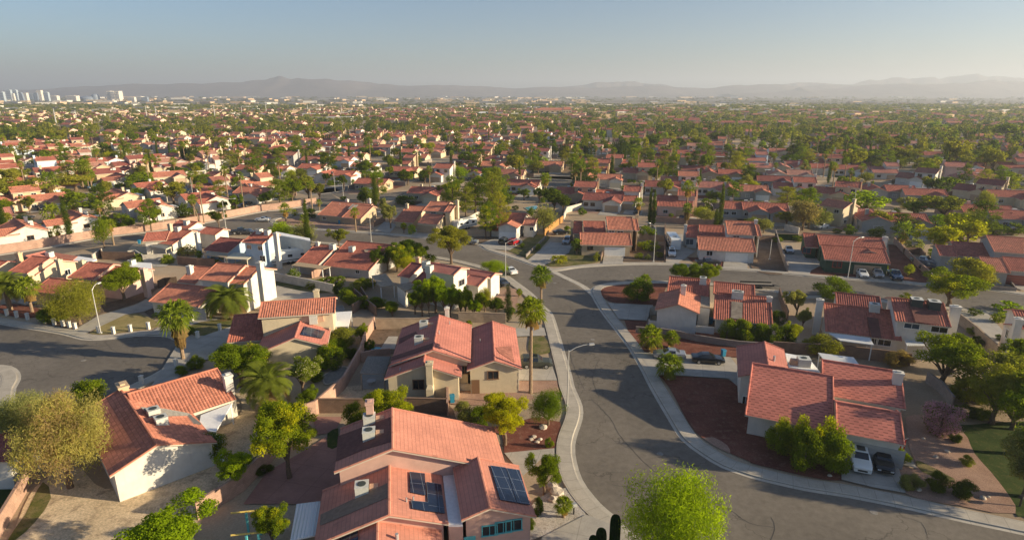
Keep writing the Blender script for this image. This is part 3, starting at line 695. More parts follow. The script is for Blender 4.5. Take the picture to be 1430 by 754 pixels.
    def chim(s, c, x, y, zt, w=.9, d=.7, mat=None, base=0.0, wide=False):
        p = W(c, x, y, zt)
        b = MB(); b.box((p.x, p.y, base), (w, d, zt - base - .25), s.th)
        if wide: b.box((p.x, p.y, base), (w * 1.8, d * 1.15, 2.2), s.th); b.box((p.x, p.y, 2.2), (w * 1.8, d * 1.15, .5), s.th, 0, .6)
        o = b.build('chimney', mat or s.wall, s.e)
        k = MB(); k.box((p.x, p.y, zt - .25), (w + .16, d + .16, .25), s.th); k.box((p.x, p.y, zt), (w * .5, d * .5, .16), s.th)
        k.build('chimney_cap', mat or s.wall, o)
        return s
    def ac(s, c, x, y, dz=.0, duct=1, side='ac_grey', rot=0.0, sz=1.15):
        p, n = s.hit(c, x, y)
        if p is None: return s
        z = p.z - .25 + dz; th = s.th + rot
        b = MB(); b.box((p.x, p.y, z), (sz, sz, .95), th, 0); b.box((p.x, p.y, z - .35), (sz * 1.05, sz * 1.05, .35), th, 0)
        o = b.build('ac_unit', side, s.e)
        f = MB(); f.box((p.x, p.y, z + .95), (sz + .06, sz + .06, .06), th, 1)
        ring = [(p.x + .38 * math.cos(a), p.y + .38 * math.sin(a)) for a in [k * math.pi / 8 for k in range(16)]]
        f.prism(ring, z + 1.01, z + 1.05, 0)
        f.build('fan_grille', ['ac_dark', 'ac_grey'], o)
        if duct:
            t = Vector((math.cos(th), math.sin(th), 0)) * duct
            g = MB(); q = p + t * (sz * .5 + .45); g.box((q.x, q.y, z - .1), (.95, .8, .8), th, 0, .8)
            g.build('duct', 'duct', o)
        return s
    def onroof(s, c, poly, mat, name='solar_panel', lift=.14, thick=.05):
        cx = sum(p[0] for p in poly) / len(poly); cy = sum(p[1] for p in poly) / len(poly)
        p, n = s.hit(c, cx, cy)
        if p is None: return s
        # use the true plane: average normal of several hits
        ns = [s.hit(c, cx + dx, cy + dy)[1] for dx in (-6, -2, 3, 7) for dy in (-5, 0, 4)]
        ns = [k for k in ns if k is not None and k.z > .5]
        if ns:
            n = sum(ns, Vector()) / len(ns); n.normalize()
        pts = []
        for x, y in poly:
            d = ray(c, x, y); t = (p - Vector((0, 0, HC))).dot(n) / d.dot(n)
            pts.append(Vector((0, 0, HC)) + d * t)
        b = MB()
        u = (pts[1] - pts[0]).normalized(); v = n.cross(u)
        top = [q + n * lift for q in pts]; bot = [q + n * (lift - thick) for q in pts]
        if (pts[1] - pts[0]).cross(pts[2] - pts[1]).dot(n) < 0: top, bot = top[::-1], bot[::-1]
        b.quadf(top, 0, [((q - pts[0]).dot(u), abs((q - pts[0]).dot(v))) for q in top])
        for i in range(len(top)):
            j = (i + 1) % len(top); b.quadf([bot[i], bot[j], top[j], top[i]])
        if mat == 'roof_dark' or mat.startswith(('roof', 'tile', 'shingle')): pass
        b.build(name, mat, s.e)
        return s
    def patio(s, c, pts, z, mat='white_paint', zb=None, posts=True, name='patio_cover', slats=0):
        g = [W(c, *p, z) for p in pts]
        b = MB()
        if slats:
            A, B_, C_, D_ = g
            for k in range(slats):
                t = (k + .5) / slats
                p = A.lerp(D_, t); q = B_.lerp(C_, t)
                b.tube([p, q], .11, 4, 0)
            for p, q in ((A, D_), (B_, C_)): b.tube([p - Vector((0, 0, .12)), q - Vector((0, 0, .12))], .09, 4, 0)
        else:
            u = (g[1] - g[0]).normalized()
            n = len(g); b.prism([(p.x, p.y) for p in g], z - .12, z)
            b.uv[0] = [((Vector(p) - g[0]).dot(u), 0) for p in (b.v[:len(g)])]
        o = b.build(name, mat, s.e)
        if posts:
            for p in g:
                k = MB(); k.box((p.x + (g[0].x + g[2].x - 2 * p.x) * .04, p.y + (g[0].y + g[2].y - 2 * p.y) * .04, 0), (.14, .14, z - .13), s.th); k.build('post', mat if mat in ('white_paint', 'grey_wood', 'cream_paint') else 'white_paint', o)
        return s
    def pipe(s, c, x, y, h=.5, r=.07):
        p, n = s.hit(c, x, y)
        if p is None: return s
        b = MB(); b.tube([p - Vector((0, 0, .2)), p + Vector((0, 0, h))], r, 8); b.build('vent_pipe', 'grey_metal', s.e)
        return s
# ---- the houses near enough to be read one by one
hs = []
h = House('white house by the sandy yard', 'white single-storey house with red barrel-tile roof beside the bare sandy yard', 133, 'stucco_white', 'tile_orange')
h.ridge('A', (600, 398), (432, 200), 4.8, (412, 530), .36, e2=(780, 362))
h.ridge('A', (478, 222), (800, 112), 5.0, (700, 290), .36, w2=2.6, roof='tile_orange')
h.flat('A', [(535, 300), (600, 335), (745, 320), (700, 285), (560, 270)], 3.2, 'roof_grey')
h.done(); h.chim('A', 452, 176, 5.3, 1.7, 1.0, 'stucco_peach', 2).chim('A', 842, 140, 5.6, .9, .9)
h.patio('A', [(745, 290), (735, 345), (800, 352), (862, 245)], 2.7, 'roof_white')
h.ac('A', 572, 292, .1).ac('A', 600, 322, .1).onroof('A', [(520, 262), (604, 334), (745, 318), (700, 285), (610, 268)], 'roof_grey', 'roof_patch', .09, .02); hs.append(h)
h = House('big pink foreground house', 'large rose-pink house with smooth pink roofs, three solar arrays and rooftop air units', 101, 'stucco_rose', 'shingle_pink', barrel=False)
h.ridge('B', (710, 298), (706, 103), 7.0, (430, 415), .33, e2=(1243, 358))
h.ridge('B', (692, 368), (694, 612), 5.0, (352, 640), .33, e2=(975, 652))
h.ridge('B', (1110, 338), (1176, 578), 4.9, (1390, 612), .36, e2=(1040, 655))
h.ridge('B', (632, 640), (640, 800), 4.2, (943, 700), .33, e2=(345, 760))
h.flat('B', [(945, 402), (1004, 402), (1043, 655), (975, 655)], 3.35, 'roof_white')
h.done(); h.chim('B', 598, 68, 8.4, .9, .7, wide=False)
h.ac('B', 600, 170, .1, 1, rot=-1.57).ac('B', 598, 240, .1, 1, rot=-1.57).ac('B', 565, 500, .1, 1, rot=-1.57)
h.onroof('B', [(788, 408), (860, 416), (866, 520), (792, 505)], 'solar'); h.onroof('B', [(868, 456), (938, 468), (956, 606), (878, 595)], 'solar'); h.onroof('B', [(796, 545), (876, 553), (880, 597), (800, 582)], 'solar')
h.onroof('B', [(1172, 378), (1245, 388), (1295, 555), (1218, 540)], 'solar'); h.onroof('B', [(1248, 390), (1310, 400), (1360, 565), (1298, 555)], 'solar'); h.onroof('B', [(460, 712), (545, 686), (548, 729), (455, 760)], 'solar')
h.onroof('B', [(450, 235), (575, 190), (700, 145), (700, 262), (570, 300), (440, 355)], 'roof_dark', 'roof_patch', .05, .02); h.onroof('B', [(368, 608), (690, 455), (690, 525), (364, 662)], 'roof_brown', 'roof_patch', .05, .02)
h.win('B', 1170, 680, 1.2, 1.0, frame='turquoise').win('B', 1235, 665, 1.3, 1.1, frame='turquoise').win('B', 1285, 655, 1.3, 1.1, frame='turquoise').door('B', 1075, 700, 1.0, 2.1, 'turquoise', 'door')
h.pipe('B', 775, 545, .4).pipe('B', 808, 540, .4).pipe('B', 730, 722, .5, .14)
h.patio('B', [(252, 556), (365, 542), (362, 700), (222, 729)], 2.6, 'corrugated'); hs.append(h)
h = House('cream centre house', 'cream house with pink roof, tall front chimney and slatted patio cover at the road bend', 93, 'stucco_cream', 'shingle_rose', barrel=False)
h.ridge('F', (905, 303), (928, 137), 6.0, (703, 352), .36, e2=(1080, 360))
h.ridge('F', (868, 318), (850, 376), 5.2, (668, 446), .36, e2=(1036, 440))
h.ridge('F', (1190, 354), (1187, 167), 4.9, (1325, 400), .36, e2=(1062, 405))
h.flat('F', [(1082, 195), (1108, 197), (1102, 362), (1078, 360)], 3.3, 'roof_white')
h.done(); h.chim('F', 883, 360, 5.6, .95, .8, wide=True).chim('F', 967, 100, 7.0, .7, .6, 'stucco_white')
h.ac('F', 858, 192, .1, 1, rot=-1.57).ac('F', 835, 265, .1, 1, rot=-1.57)
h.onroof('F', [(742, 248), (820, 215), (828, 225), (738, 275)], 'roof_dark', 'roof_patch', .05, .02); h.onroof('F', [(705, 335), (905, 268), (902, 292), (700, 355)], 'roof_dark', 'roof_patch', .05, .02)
h.onroof('F', [(1198, 290), (1270, 284), (1290, 362), (1215, 316)], 'tile_brown', 'roof_patch', .05, .02)
h.win('F', 832, 465, 1.3, 1.3, frame='brown_door').win('F', 1187, 420, 1.3, 1.1, frame='brown_door').win('F', 1052, 395, 1.1, 1.1, frame='brown_door').door('F', 1104, 440, 1.0, 2.1, 'brown_door', 'door')
h.patio('F', [(553, 415), (672, 418), (700, 332), (590, 332)], 2.6, 'grey_wood', slats=16)
h.pipe('F', 930, 225).pipe('F', 980, 180).pipe('F', 1125, 265, .5).pipe('F', 745, 400, .4); hs.append(h)
h = House('cream two-storey house with solar panel', 'cream two-storey house with striped red roof, solar panel and white patio cover', 12, 'stucco_cream', 'tile_red')
h.ridge('F', (82, 80), (440, 50), 7.4, (58, 152), .36, w2=2.6, roof='tile_orange')
h.ridge('F', (240, 246), (280, 150), 5.0, (68, 291), .38, e2=(402, 272), roof='shingle_rose', barrel=False)
h.ridge('E', (1118, 348), (1290, 330), 4.5, (1092, 475), .36, w2=1.5)
h.flat('F', [(285, 150), (410, 155), (408, 200), (330, 190)], 3.8, 'roof_flat')
h.done(); h.ac('F', 335, 165, .3).chim('F', 345, 16, 7.4, .8, .7, 'stucco_cream')
h.onroof('F', [(290, 193), (388, 216), (370, 250), (271, 232)], 'solar')
h.patio('F', [(412, 190), (500, 188), (516, 117), (432, 122)], 2.7, 'roof_white').win('F', 420, 110, .8, .9).pipe('F', 375, 112, .4); hs.append(h)
h = House('white two-storey house with tall chimney', 'white two-storey house with blank sunlit gable walls and tall white side chimney', 164, 'stucco_white', 'tile_orange')
h.ridge('T', (290, 628), (760, 640), 4.4, (150, 760), .36, w2=2.5)
h.ridge('T', (530, 478), (690, 485), 5.2, (395, 605), .36, w2=3)
h.ridge('T', (718, 448), (942, 472), 7.6, (570, 585), .36, w2=1.2)
h.ridge('T', (950, 478), (1075, 484), 7.2, (800, 612), .36, w2=4.4)
h.done(); h.chim('T', 1058, 440, 9.2, .9, 1.0).chim('T', 490, 470, 6, .9, .9).door('E', 930, 315, 4.8, 2.2, 'stucco_grey')
h.ac('T', 930, 455, .1, 0).ac('T', 975, 452, .1, 0); hs.append(h)
h = House('pink-walled house by the cul-de-sac', 'pale pink single-storey house with stepped side wall next to the cul-de-sac drive', 164, 'stucco_pink', 'tile_red')
h.ridge('S', (800, 348), (980, 378), 5.6, (610, 490), .36, w2=2.0)
h.ridge('S', (1000, 388), (1240, 410), 5.0, (830, 520), .36, w2=3.0)
h.ridge('S', (430, 495), (700, 520), 4.4, (290, 612), .36, w2=3)
h.flat('S', [(1130, 400), (1330, 420), (1330, 360), (1150, 350)], 3.0, 'roof_white')
h.done(); h.chim('S', 1258, 410, 5.8, .9, .9).ac('S', 985, 340, .6, 0).ac('S', 1160, 370, .2, 0); hs.append(h)
h = House('cream-walled house behind the palms', 'cream house with two stepped red shed roofs behind the date palm pair', 164, 'stucco_cream', 'tile_red')
h.ridge('S', (-140, 330), (80, 345), 5.2, (-60, 450), .36, w2=2)
h.ridge('S', (285, 300), (440, 318), 6.4, (105, 440), .36, w2=1.2)
h.ridge('S', (425, 325), (510, 335), 5.6, (270, 462), .36, w2=4)
h.ridge('S', (200, 300), (420, 262), 5.0, (210, 345), .36, w2=3, roof='shingle_rose', barrel=False)
h.flat('S', [(480, 268), (680, 300), (640, 335), (480, 318)], 3.0, 'tile_orange')
h.flat('S', [(690, 300), (850, 325), (800, 350), (600, 335)], 2.9, 'roof_white')
h.done(); h.chim('S', 160, 270, 6.6, .9, .8, 'stucco_peach').chim('S', 512, 330, 6.8, .8, .8).chim('S', 720, 340, 6.0, .9, .8).ac('S', 440, 300, .2, 0).win('S', 595, 440, 1.0, 1.2); hs.append(h)
h = House('white house with white pergola', 'white house with striped red roofs and white slatted pergola beside the pink-walled street', 158, 'stucco_white', 'tile_red')
h.ridge('T', (140, 205), (330, 195), 5.0, (230, 270), .36, meas=True, w2=3)
h.ridge('T', (400, 170), (505, 190), 5.2, (240, 290), .36, w2=1.5)
h.ridge('T', (425, 100), (545, 122), 5.2, (350, 160), .36, w2=2)
h.ridge('T', (640, 155), (760, 175), 4.8, (610, 215), .36, w2=2)
h.flat('T', [(500, 170), (550, 135), (650, 165), (600, 190)], 3.6, 'roof_white')
h.done(); h.chim('T', 330, 132, 6.0, .9, .8, 'stucco_cream').chim('T', 550, 205, 5.6, .8, .9).ac('T', 400, 185, .2, 0).ac('T', 470, 135, .2, 0)
h.patio('T', [(168, 312), (300, 338), (345, 318), (215, 292)], 2.7, 'cream_paint', slats=12); hs.append(h)
h = House('blue two-storey house', 'blue two-storey house with dark red roof and white chimney behind the long camper', 160, 'stucco_blue', 'tile_dark')
h.ridge('J', (62, 316), (160, 328), 7.4, (0, 372), .36, w2=2, roof='tile_red')
h.flat('J', [(166, 330), (300, 352), (352, 364), (350, 350), (250, 330), (172, 314)], 5.6, 'roof_white', wm='stucco_white')
h.ridge('T', (745, 240), (925, 262), 4.8, (640, 350), .36, w2=4)
h.done(); h.chim('J', 170, 322, 8.2, 1.0, .8, 'stucco_white').ac('J', 85, 322, .2, 0).ac('J', 128, 328, .2, 0)
h.win('T', 975, 318, 1.2, 1.0).win('T', 1065, 328, 1.2, 1.0).win('T', 1085, 412, 1.4, 1.3).win('J', 245, 408, .8, 1.4)
h.patio('T', [(595, 380), (780, 402), (800, 385), (650, 360)], 2.7, 'tan_metal').patio('T', [(780, 410), (960, 420), (1030, 375), (850, 362)], 2.7, 'cream_paint'); hs.append(h)
h = House('grey-walled triple-roof house', 'grey house with three parallel striped red roofs and tan patio awning', 160, 'stucco_grey', 'tile_red')
h.ridge('J', (362, 388), (505, 388), 4.9, (282, 484), .36, w2=3)
h.ridge('J', (545, 364), (780, 386), 5.4, (432, 496), .36, w2=3)
h.done(); h.chim('J', 390, 370, 5.6, .8, .7, 'stucco_white').ac('J', 470, 402, .2, 0).ac('J', 572, 415, .2, 0)
h.patio('J', [(250, 492), (420, 512), (460, 498), (285, 474)], 2.7, 'tan_metal').win('J', 600, 525, .9, .8).onroof('J', [(635, 412), (668, 408), (680, 420), (640, 424)], 'roof_flat', 'roof_patch', .06, .02); hs.append(h)
h = House('maroon and pink roofed house', 'white two-storey house with maroon and pink roofs, dome vents and flat tan awning', 150, 'stucco_white', 'shingle_rose', barrel=False)
h.ridge('Q', (405, 168), (510, 185), 5.4, (205, 270), .36, w2=2.2, roof='tile_dark')
h.ridge('Q', (520, 240), (600, 262), 5.0, (440, 355), .36, w2=2, roof='tile_dark')
h.ridge('Q', (583, 168), (840, 220), 7.4, (668, 262), .3, w2=2.6)
h.ridge('Q', (825, 172), (1080, 295), 4.8, (900, 265), .3, w2=2.5)
h.ridge('Q', (915, 275), (1075, 300), 4.6, (880, 358), .3, w2=1)
h.flat('Q', [(280, 365), (350, 420), (440, 380), (400, 335)], 3.2, 'roof_flat')
h.done(); h.chim('Q', 465, 122, 6.0, .9, .7, 'stucco_peach').ac('Q', 535, 205, .3, 0).ac('Q', 565, 240, .3, 0).win('Q', 845, 342, 1.7, 1.1, frame='grey_metal')
h.patio('Q', [(55, 282), (135, 383), (260, 362), (180, 262)], 2.7, 'roof_flat'); hs.append(h)
h = House('tan brick house by the bend', 'tan house with low orange-red roofs and yellow gable across the main road', 160, 'stucco_tan', 'tile_orange')
h.ridge('J', (455, 160), (690, 168), 4.9, (396, 228), .36, w2=3)
h.ridge('J', (580, 176), (690, 180), 4.7, (505, 240), .36, w2=2.0)
h.done(); h.chim('J', 545, 145, 5.7, .8, .7, 'stucco_white').chim('J', 662, 142, 5.7, .8, .7, 'stucco_white').door('J', 555, 262, 5, 2.2, 'garage_tan').win('J', 425, 243, 1.2, 1).pipe('J', 508, 172, .5).onroof('J', [(550, 196), (575, 170), (605, 175), (580, 200)], 'cream_paint', 'roof_patch', .05, .02); hs.append(h)
h = House('yellow-walled house with twin gables', 'pale yellow two-storey house with tall cream chimney across from the pine', 162, 'stucco_cream', 'tile_orange')
h.ridge('J', (862, 178), (962, 184), 4.9, (808, 264), .36, w2=3)
h.ridge('J', (950, 224), (1060, 228), 4.6, (914, 272), .36, w2=2)
h.ridge('J', (985, 156), (1090, 162), 7.3, (946, 205), .36, w2=2)
h.ridge('J', (1085, 172), (1118, 176), 7.0, (1060, 215), .36, w2=3)
h.done(); h.chim('J', 1124, 150, 8.4, .8, .9).chim('J', 860, 168, 5.8, .8, .7).door('J', 955, 285, 5, 2.2, 'garage_tan').win('J', 1000, 215, 1.6, .5); hs.append(h)
h = House('white-garage house with small gable', 'grey-white house with white garage door and small front gable behind two parked cars', 165, 'stucco_white', 'tile_red')
h.ridge('K', (62, 212), (205, 222), 5.2, (20, 310), .36, w2=4)
h.ridge('K', (122, 255), (114, 274), 4.6, (155, 302), .36, roof='tile_orange', barrel=False)
h.ridge('K', (205, 240), (262, 250), 4.6, (190, 282), .36, w2=2, roof='tile_orange')
h.done(); h.door('K', 108, 335, 4.6, 2.2).ac('K', 90, 205, .2, 0).ac('K', 172, 213, .2, 0).win('K', 235, 300, 1, 1); hs.append(h)
h = House('brown and white house at the crossing', 'two-storey red-roofed house with white garage door and brown base wall at the crossing', 176, 'stucco_tan', 'tile_orange')
h.ridge('K', (487, 320), (752, 326), 4.6, (478, 384), .33, w2=1)
h.ridge('K', (450, 260), (500, 262), 4.8, (435, 326), .36, w2=2, roof='tile_red')
h.ridge('K', (505, 258), (620, 264), 5.2, (492, 320), .36, w2=3, roof='tile_red')
h.ridge('K', (626, 237), (764, 240), 7.6, (615, 305), .36, w2=2.2)
h.ridge('K', (768, 250), (790, 252), 7.2, (752, 310), .36, w2=3)
h.done(); h.chim('K', 789, 226, 8.3, .7, .9).chim('K', 448, 258, 5.6, .7, .7).door('K', 672, 405, 5.0, 2.3).win('K', 542, 400, 1.3, 1.1, frame='brown_door').win('K', 655, 313, 1.4, .5).win('K', 700, 315, 1.4, .5); hs.append(h)
h = House('white house beside the parked motorhome', 'white two-storey red-roofed house with white garage beside the parked motorhome', 168, 'stucco_white', 'tile_orange')
h.ridge('K', (1105, 342), (1398, 352), 4.6, (1097, 410), .33, w2=1)
h.ridge('K', (1042, 280), (1108, 284), 4.8, (1034, 346), .36, w2=2, roof='tile_red')
h.ridge('K', (1112, 278), (1246, 286), 5.2, (1100, 342), .36, w2=3, roof='tile_red')
h.ridge('K', (1252, 258), (1402, 264), 7.5, (1244, 328), .36, w2=2.2)
h.ridge('K', (1405, 278), (1430, 282), 7.1, (1398, 338), .36, w2=3)
h.done(); h.chim('L', 22, 290, 8.3, .7, .9).chim('K', 1045, 278, 5.6, .7, .7).door('K', 1312, 438, 5.0, 2.3).win('K', 1170, 428, 1.3, 1.2).win('K', 1065, 368, 1.8, 1.5, 'glass_blue').win('K', 1310, 340, 1.4, .5); hs.append(h)
h = House('dark green house with three cars', 'dark green single-storey house with wide red roof and tan garage behind three parked vehicles', 163, 'stucco_green', 'tile_red')
h.ridge('L', (365, 426), (694, 440), 4.9, (362, 497), .33, w2=1)
h.ridge('L', (338, 363), (690, 392), 5.6, (330, 425), .33, w2=4)
h.ridge('L', (268, 360), (335, 364), 5.0, (256, 432), .36, w2=3)
h.ridge('L', (606, 432), (616, 454), 4.7, (700, 502), .3, roof='tile_orange', barrel=False)
h.done(); h.chim('L', 702, 380, 6.2, 1.0, .7, 'stucco_white').door('L', 610, 528, 5.2, 2.2, 'garage_tan').win('L', 448, 524, 1.7, 1.4, 'glass', 'red_trim').win('L', 288, 450, 1.7, 1.5, 'glass_blue', 'red_trim').ac('L', 540, 372, .2, 0); hs.append(h)
h = House('grey house with white upper gable', 'two-storey house with white triangular side wall and grey garage front beyond the big pine', 160, 'stucco_grey', 'tile_red')
h.ridge('U', (870, 198), (1098, 215), 4.6, (845, 330), .33, w2=1, roof='tile_orange')
h.ridge('U', (600, 50), (915, 70), 5.2, (630, 185), .33, w2=3)
h.ridge('U', (470, 100), (600, 80), 4.8, (470, 185), .33, w2=3)
h.ridge('U', (945, 0), (1420, 20), 7.4, (1025, 150), .36, w2=4, roof='tile_orange')
h.ridge('U', (1105, 205), (1420, 215), 4.8, (1165, 330), .33, w2=1)
h.done(); h.win('U', 970, 390, 1.2, 1.2).door('U', 1250, 390, 5, 2.2, 'garage_red').ac('U', 730, 35, .2, 0); hs.append(h)
h = House('white corner house with twin roofs', 'white corner house with red double roof behind the red gravel island', 162, 'stucco_white', 'tile_red')
h.ridge('G', (710, 294), (722, 216), 4.9, (598, 315), .36, e2=(812, 345), roof='tile_orange', barrel=False)
h.ridge('G', (668, 156), (862, 178), 5.3, (655, 236), .33, w2=2)
h.ridge('G', (880, 182), (1076, 203), 5.5, (870, 240), .33, w2=2)
h.ridge('G', (885, 228), (1155, 268), 4.9, (880, 362), .33, w2=1)
h.flat('G', [(812, 192), (862, 195), (862, 308), (808, 300)], 3.6, 'roof_flat')
h.done(); h.chim('G', 737, 200, 6.4, .8, .7).chim('G', 1148, 255, 5.4, .8, .7).ac('G', 828, 188, .3, 0).ac('G', 985, 255, .3, 0, rot=0, sz=1.3).ac('G', 1003, 258, .3, 0)
h.onroof('G', [(965, 278), (1018, 284), (1016, 366), (962, 358)], 'roof_flat', 'roof_patch', .09, .02); h.win('G', 1095, 400, 1, .8); hs.append(h)
h = House('long red-roofed house by the red gravel', 'long single-storey house with broad red slate-tile roofs beside the red gravel yard', 156, 'stucco_white', 'slate_tile', barrel=False)
h.ridge('R', (240, 88), (275, 300), 5.0, (42, 125), .33, e2=(405, 265), roof='shingle_rose', meas=True)
h.ridge('R', (150, 240), (722, 330), 5.4, (165, 612), .33, w2=.6)
h.ridge('R', (640, 215), (1195, 300), 5.2, (740, 475), .33, w2=1.2)
h.ridge('R', (735, 510), (1195, 592), 4.5, (757, 722), .33, w2=2)
h.flat('R', [(385, 165), (545, 195), (632, 300), (410, 265)], 3.5, 'roof_white')
h.done(); h.chim('R', 1182, 298, 6.0, 1.0, .8).ac('R', 510, 250, .3, 1, rot=.2, sz=1.5).pipe('R', 305, 220, .7, .16)
h.patio('R', [(615, 162), (655, 210), (905, 248), (865, 195)], 2.7, 'corrugated'); h.ac('R', 765, 195, .4, 0, sz=1.5)
h.door('D', 590, 300, 4.8, 2.2, 'stucco_grey').win('C', 1060, 70, .7, 1.4)
hs.append(h)
h = House('grey two-storey house with awnings', 'grey-white two-storey house with maroon roofs, corrugated awnings and blue tarp', 158, 'stucco_white', 'tile_dark')
h.ridge('H', (292, 206), (640, 218), 5.0, (300, 334), .33, w2=1.5, roof='tile_red')
h.ridge('H', (345, 138), (570, 162), 5.4, (345, 205), .33, w2=3, roof='tile_dark')
h.ridge('H', (625, 166), (890, 192), 7.4, (660, 282), .33, w2=4, roof='tile_red')
h.done(); h.chim('H', 272, 172, 6.0, 1.0, .7).chim('H', 952, 206, 7.8, 1.3, .8).ac('H', 540, 225, .3, 0, sz=1.4).ac('H', 750, 200, .3, 0, 'ac_dark', sz=1.5).ac('H', 838, 212, .3, 0, 'ac_dark', sz=1.5)
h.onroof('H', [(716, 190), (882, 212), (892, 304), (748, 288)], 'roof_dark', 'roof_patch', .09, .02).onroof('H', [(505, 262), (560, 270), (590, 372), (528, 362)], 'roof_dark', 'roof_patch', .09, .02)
h.win('H', 730, 306, 1.9, .8, 'glass_blue').win('H', 868, 324, 2.0, .9).win('H', 590, 385, 1.8, 1.2).win('H', 543, 380, .8, 1.2)
h.patio('H', [(312, 340), (372, 378), (540, 400), (520, 362)], 2.6, 'corrugated').patio('H', [(680, 350), (705, 402), (800, 402), (770, 368)], 2.6, 'corrugated')
hs.append(h)
h = House('white house at the east edge', 'white house with cream chimney at the picture edge beyond the diagonal yard wall', 158, 'stucco_white', 'tile_red')
h.ridge('H', (1228, 222), (1400, 245), 6.6, (1195, 250), .33, w2=3)
h.ridge('H', (1230, 300), (1400, 320), 4.6, (1190, 312), .33, w2=3)
h.done(); h.chim('H', 1268, 268, 6.8, .9, .9, wide=True).win('H', 1210, 345, .9, 1.4); hs.append(h)
h = House('dark-roofed house under the olive tree', 'low white house with dark maroon roof half hidden by the big olive tree', 133, 'stucco_white', 'tile_dark')
h.ridge('A', (-60, 380), (100, 378), 4.4, (20, 465), .36, meas=True)
h.done(); hs.append(h)
# ------------------------------------------------------------------ plants
def orient_quads(P, N, size, asp, rng, rnd=.8):
    """numpy arrays: centres, outward normals, sizes -> quad vertices"""
    n = len(P)
    nn = N + rng.normal(0, rnd, (n, 3)); nn /= np.linalg.norm(nn, axis=1)[:, None] + 1e-9
    t = np.cross(nn, rng.normal(0, 1, (n, 3))); t /= np.linalg.norm(t, axis=1)[:, None] + 1e-9
    b = np.cross(nn, t)
    t *= (size * .5)[:, None]; b *= (size * .5 * asp)[:, None]
    return np.stack([P - t - b * .3, P - b * .9 + t * .2, P + t + b * .4, P + b - t * .3], 1).reshape(-1, 3)
def np_mesh(name, V, F4, mat, mi=None):
    me = bpy.data.meshes.new(name)
    n = len(F4)
    me.vertices.add(len(V)); me.vertices.foreach_set('co', V.astype(np.float32).ravel())
    me.loops.add(n * 4); me.loops.foreach_set('vertex_index', F4.astype(np.int32).ravel())
    me.polygons.add(n); me.polygons.foreach_set('loop_start', np.arange(0, n * 4, 4, dtype=np.int32))
    for m in ([mat] if isinstance(mat, str) else mat): me.materials.append(MATS[m])
    if mi is not None: me.polygons.foreach_set('material_index', mi.astype(np.int32))
    me.update(calc_edges=True); me.validate()
    return me
def clumps(kind, rng):
    """clump centres and radii for a crown of nominal size (width W, height H)"""
    out = []
    if kind == 'broad':
        lob = [(rng.uniform(-1.5, 1.5), rng.uniform(-1.5, 1.5), rng.uniform(3.3, 5.2), rng.uniform(1.1, 1.9)) for _ in range(6)]
        for i in range(58):
            d = rng.normal(0, 1, 3); d /= np.linalg.norm(d); lx, ly, lz, lr = lob[i % 6]; r = rng.uniform(.6, 1.0) ** .5 * lr
            p = np.array([lx + d[0] * r, ly + d[1] * r, lz + d[2] * r * .85]); out.append((p, rng.uniform(.4, .82), .8))
        return out, 7.0, 6.6
    if kind == 'pine':
        for i in range(62):
            z = rng.uniform(.28, 1); wmax = 3.9 * math.sqrt(max(.06, 1 - ((z - .58) / .46) ** 2)) * rng.uniform(.75, 1.05)
            a = rng.uniform(0, 6.28); r = wmax * rng.uniform(.25, 1.0)
            out.append((np.array([r * math.cos(a), r * math.sin(a), z * 11.2]), rng.uniform(.6, 1.15), .6))
        return out, 12.0, 7.6
    if kind == 'mesq':
        for i in range(64):
            d = rng.normal(0, 1, 3); d /= np.linalg.norm(d); r = rng.uniform(.02, 1.0) ** .5 * (1 if i % 3 else rng.uniform(.9, 1.15))
            out.append((np.array([d[0] * 2.9 * r, d[1] * 2.9 * r, 3.5 + d[2] * 1.9 * r]), rng.uniform(.55, 1.1), .75))
        return out, 6.0, 7.2
    if kind == 'cypress':
        for i in range(34):
            z = i / 33; w = .75 * (1 - z) ** .35 * min(1, .5 + z * 3)
            a = rng.uniform(0, 6.28); out.append((np.array([w * .35 * math.cos(a), w * .35 * math.sin(a), .4 + z * 9.3]), w * .75 + .12, 1.3))
        return out, 10.0, 1.9
    if kind == 'shrub':
        for i in range(26):
            d = rng.normal(0, 1, 3); d /= np.linalg.norm(d); r = rng.uniform(.5, 1.0) ** .5
            out.append((np.array([d[0] * .95 * r, d[1] * .95 * r, max(.15, 1.0 + d[2] * .8 * r)]), rng.uniform(.25, .45), .85))
        return out, 2.1, 2.6
def crown(name, kind, n, mats, seed, leaf, asp=1.0, flower=0.0):
    rng = np.random.default_rng(seed)
    cl, H, Wd = clumps(kind, rng)
    w = np.array([c[1] ** 2 for c in cl]); w /= w.sum()
    idx = rng.choice(len(cl), n, p=w)
    C = np.array([c[0] for c in cl])[idx]; Rr = np.array([c[1] for c in cl])[idx]; fz = np.array([c[2] for c in cl])[idx]
    d = rng.normal(0, 1, (n, 3)); d /= np.linalg.norm(d, axis=1)[:, None]
    rr = rng.uniform(.35, 1.0, n) ** .5 * rng.uniform(.8, 1.25, n)
    P = C + d * (Rr * rr)[:, None]; P[:, 2] = C[:, 2] + d[:, 2] * Rr * rr * fz
    if kind == 'mesq': P[:, 2] -= rng.uniform(0, .7, n) ** 2 * 2
    P[:, 2] = np.maximum(P[:, 2], .05)
    s = rng.uniform(.6, 1.35, n) * leaf
    V = orient_quads(P, d * 1.0, s, asp, rng, .75)
    F4 = np.arange(n * 4).reshape(-1, 4)
    mi = None
    if isinstance(mats, list) and len(mats) > 1:
        if flower: mi = (rng.random(n) < flower).astype(int)
        else: 
            second = rng.random(len(cl)) < .28; mi = (second[idx] & (rng.random(n) < .8)).astype(int)
    return np_mesh(name, V, F4, mats, mi), cl, H, Wd
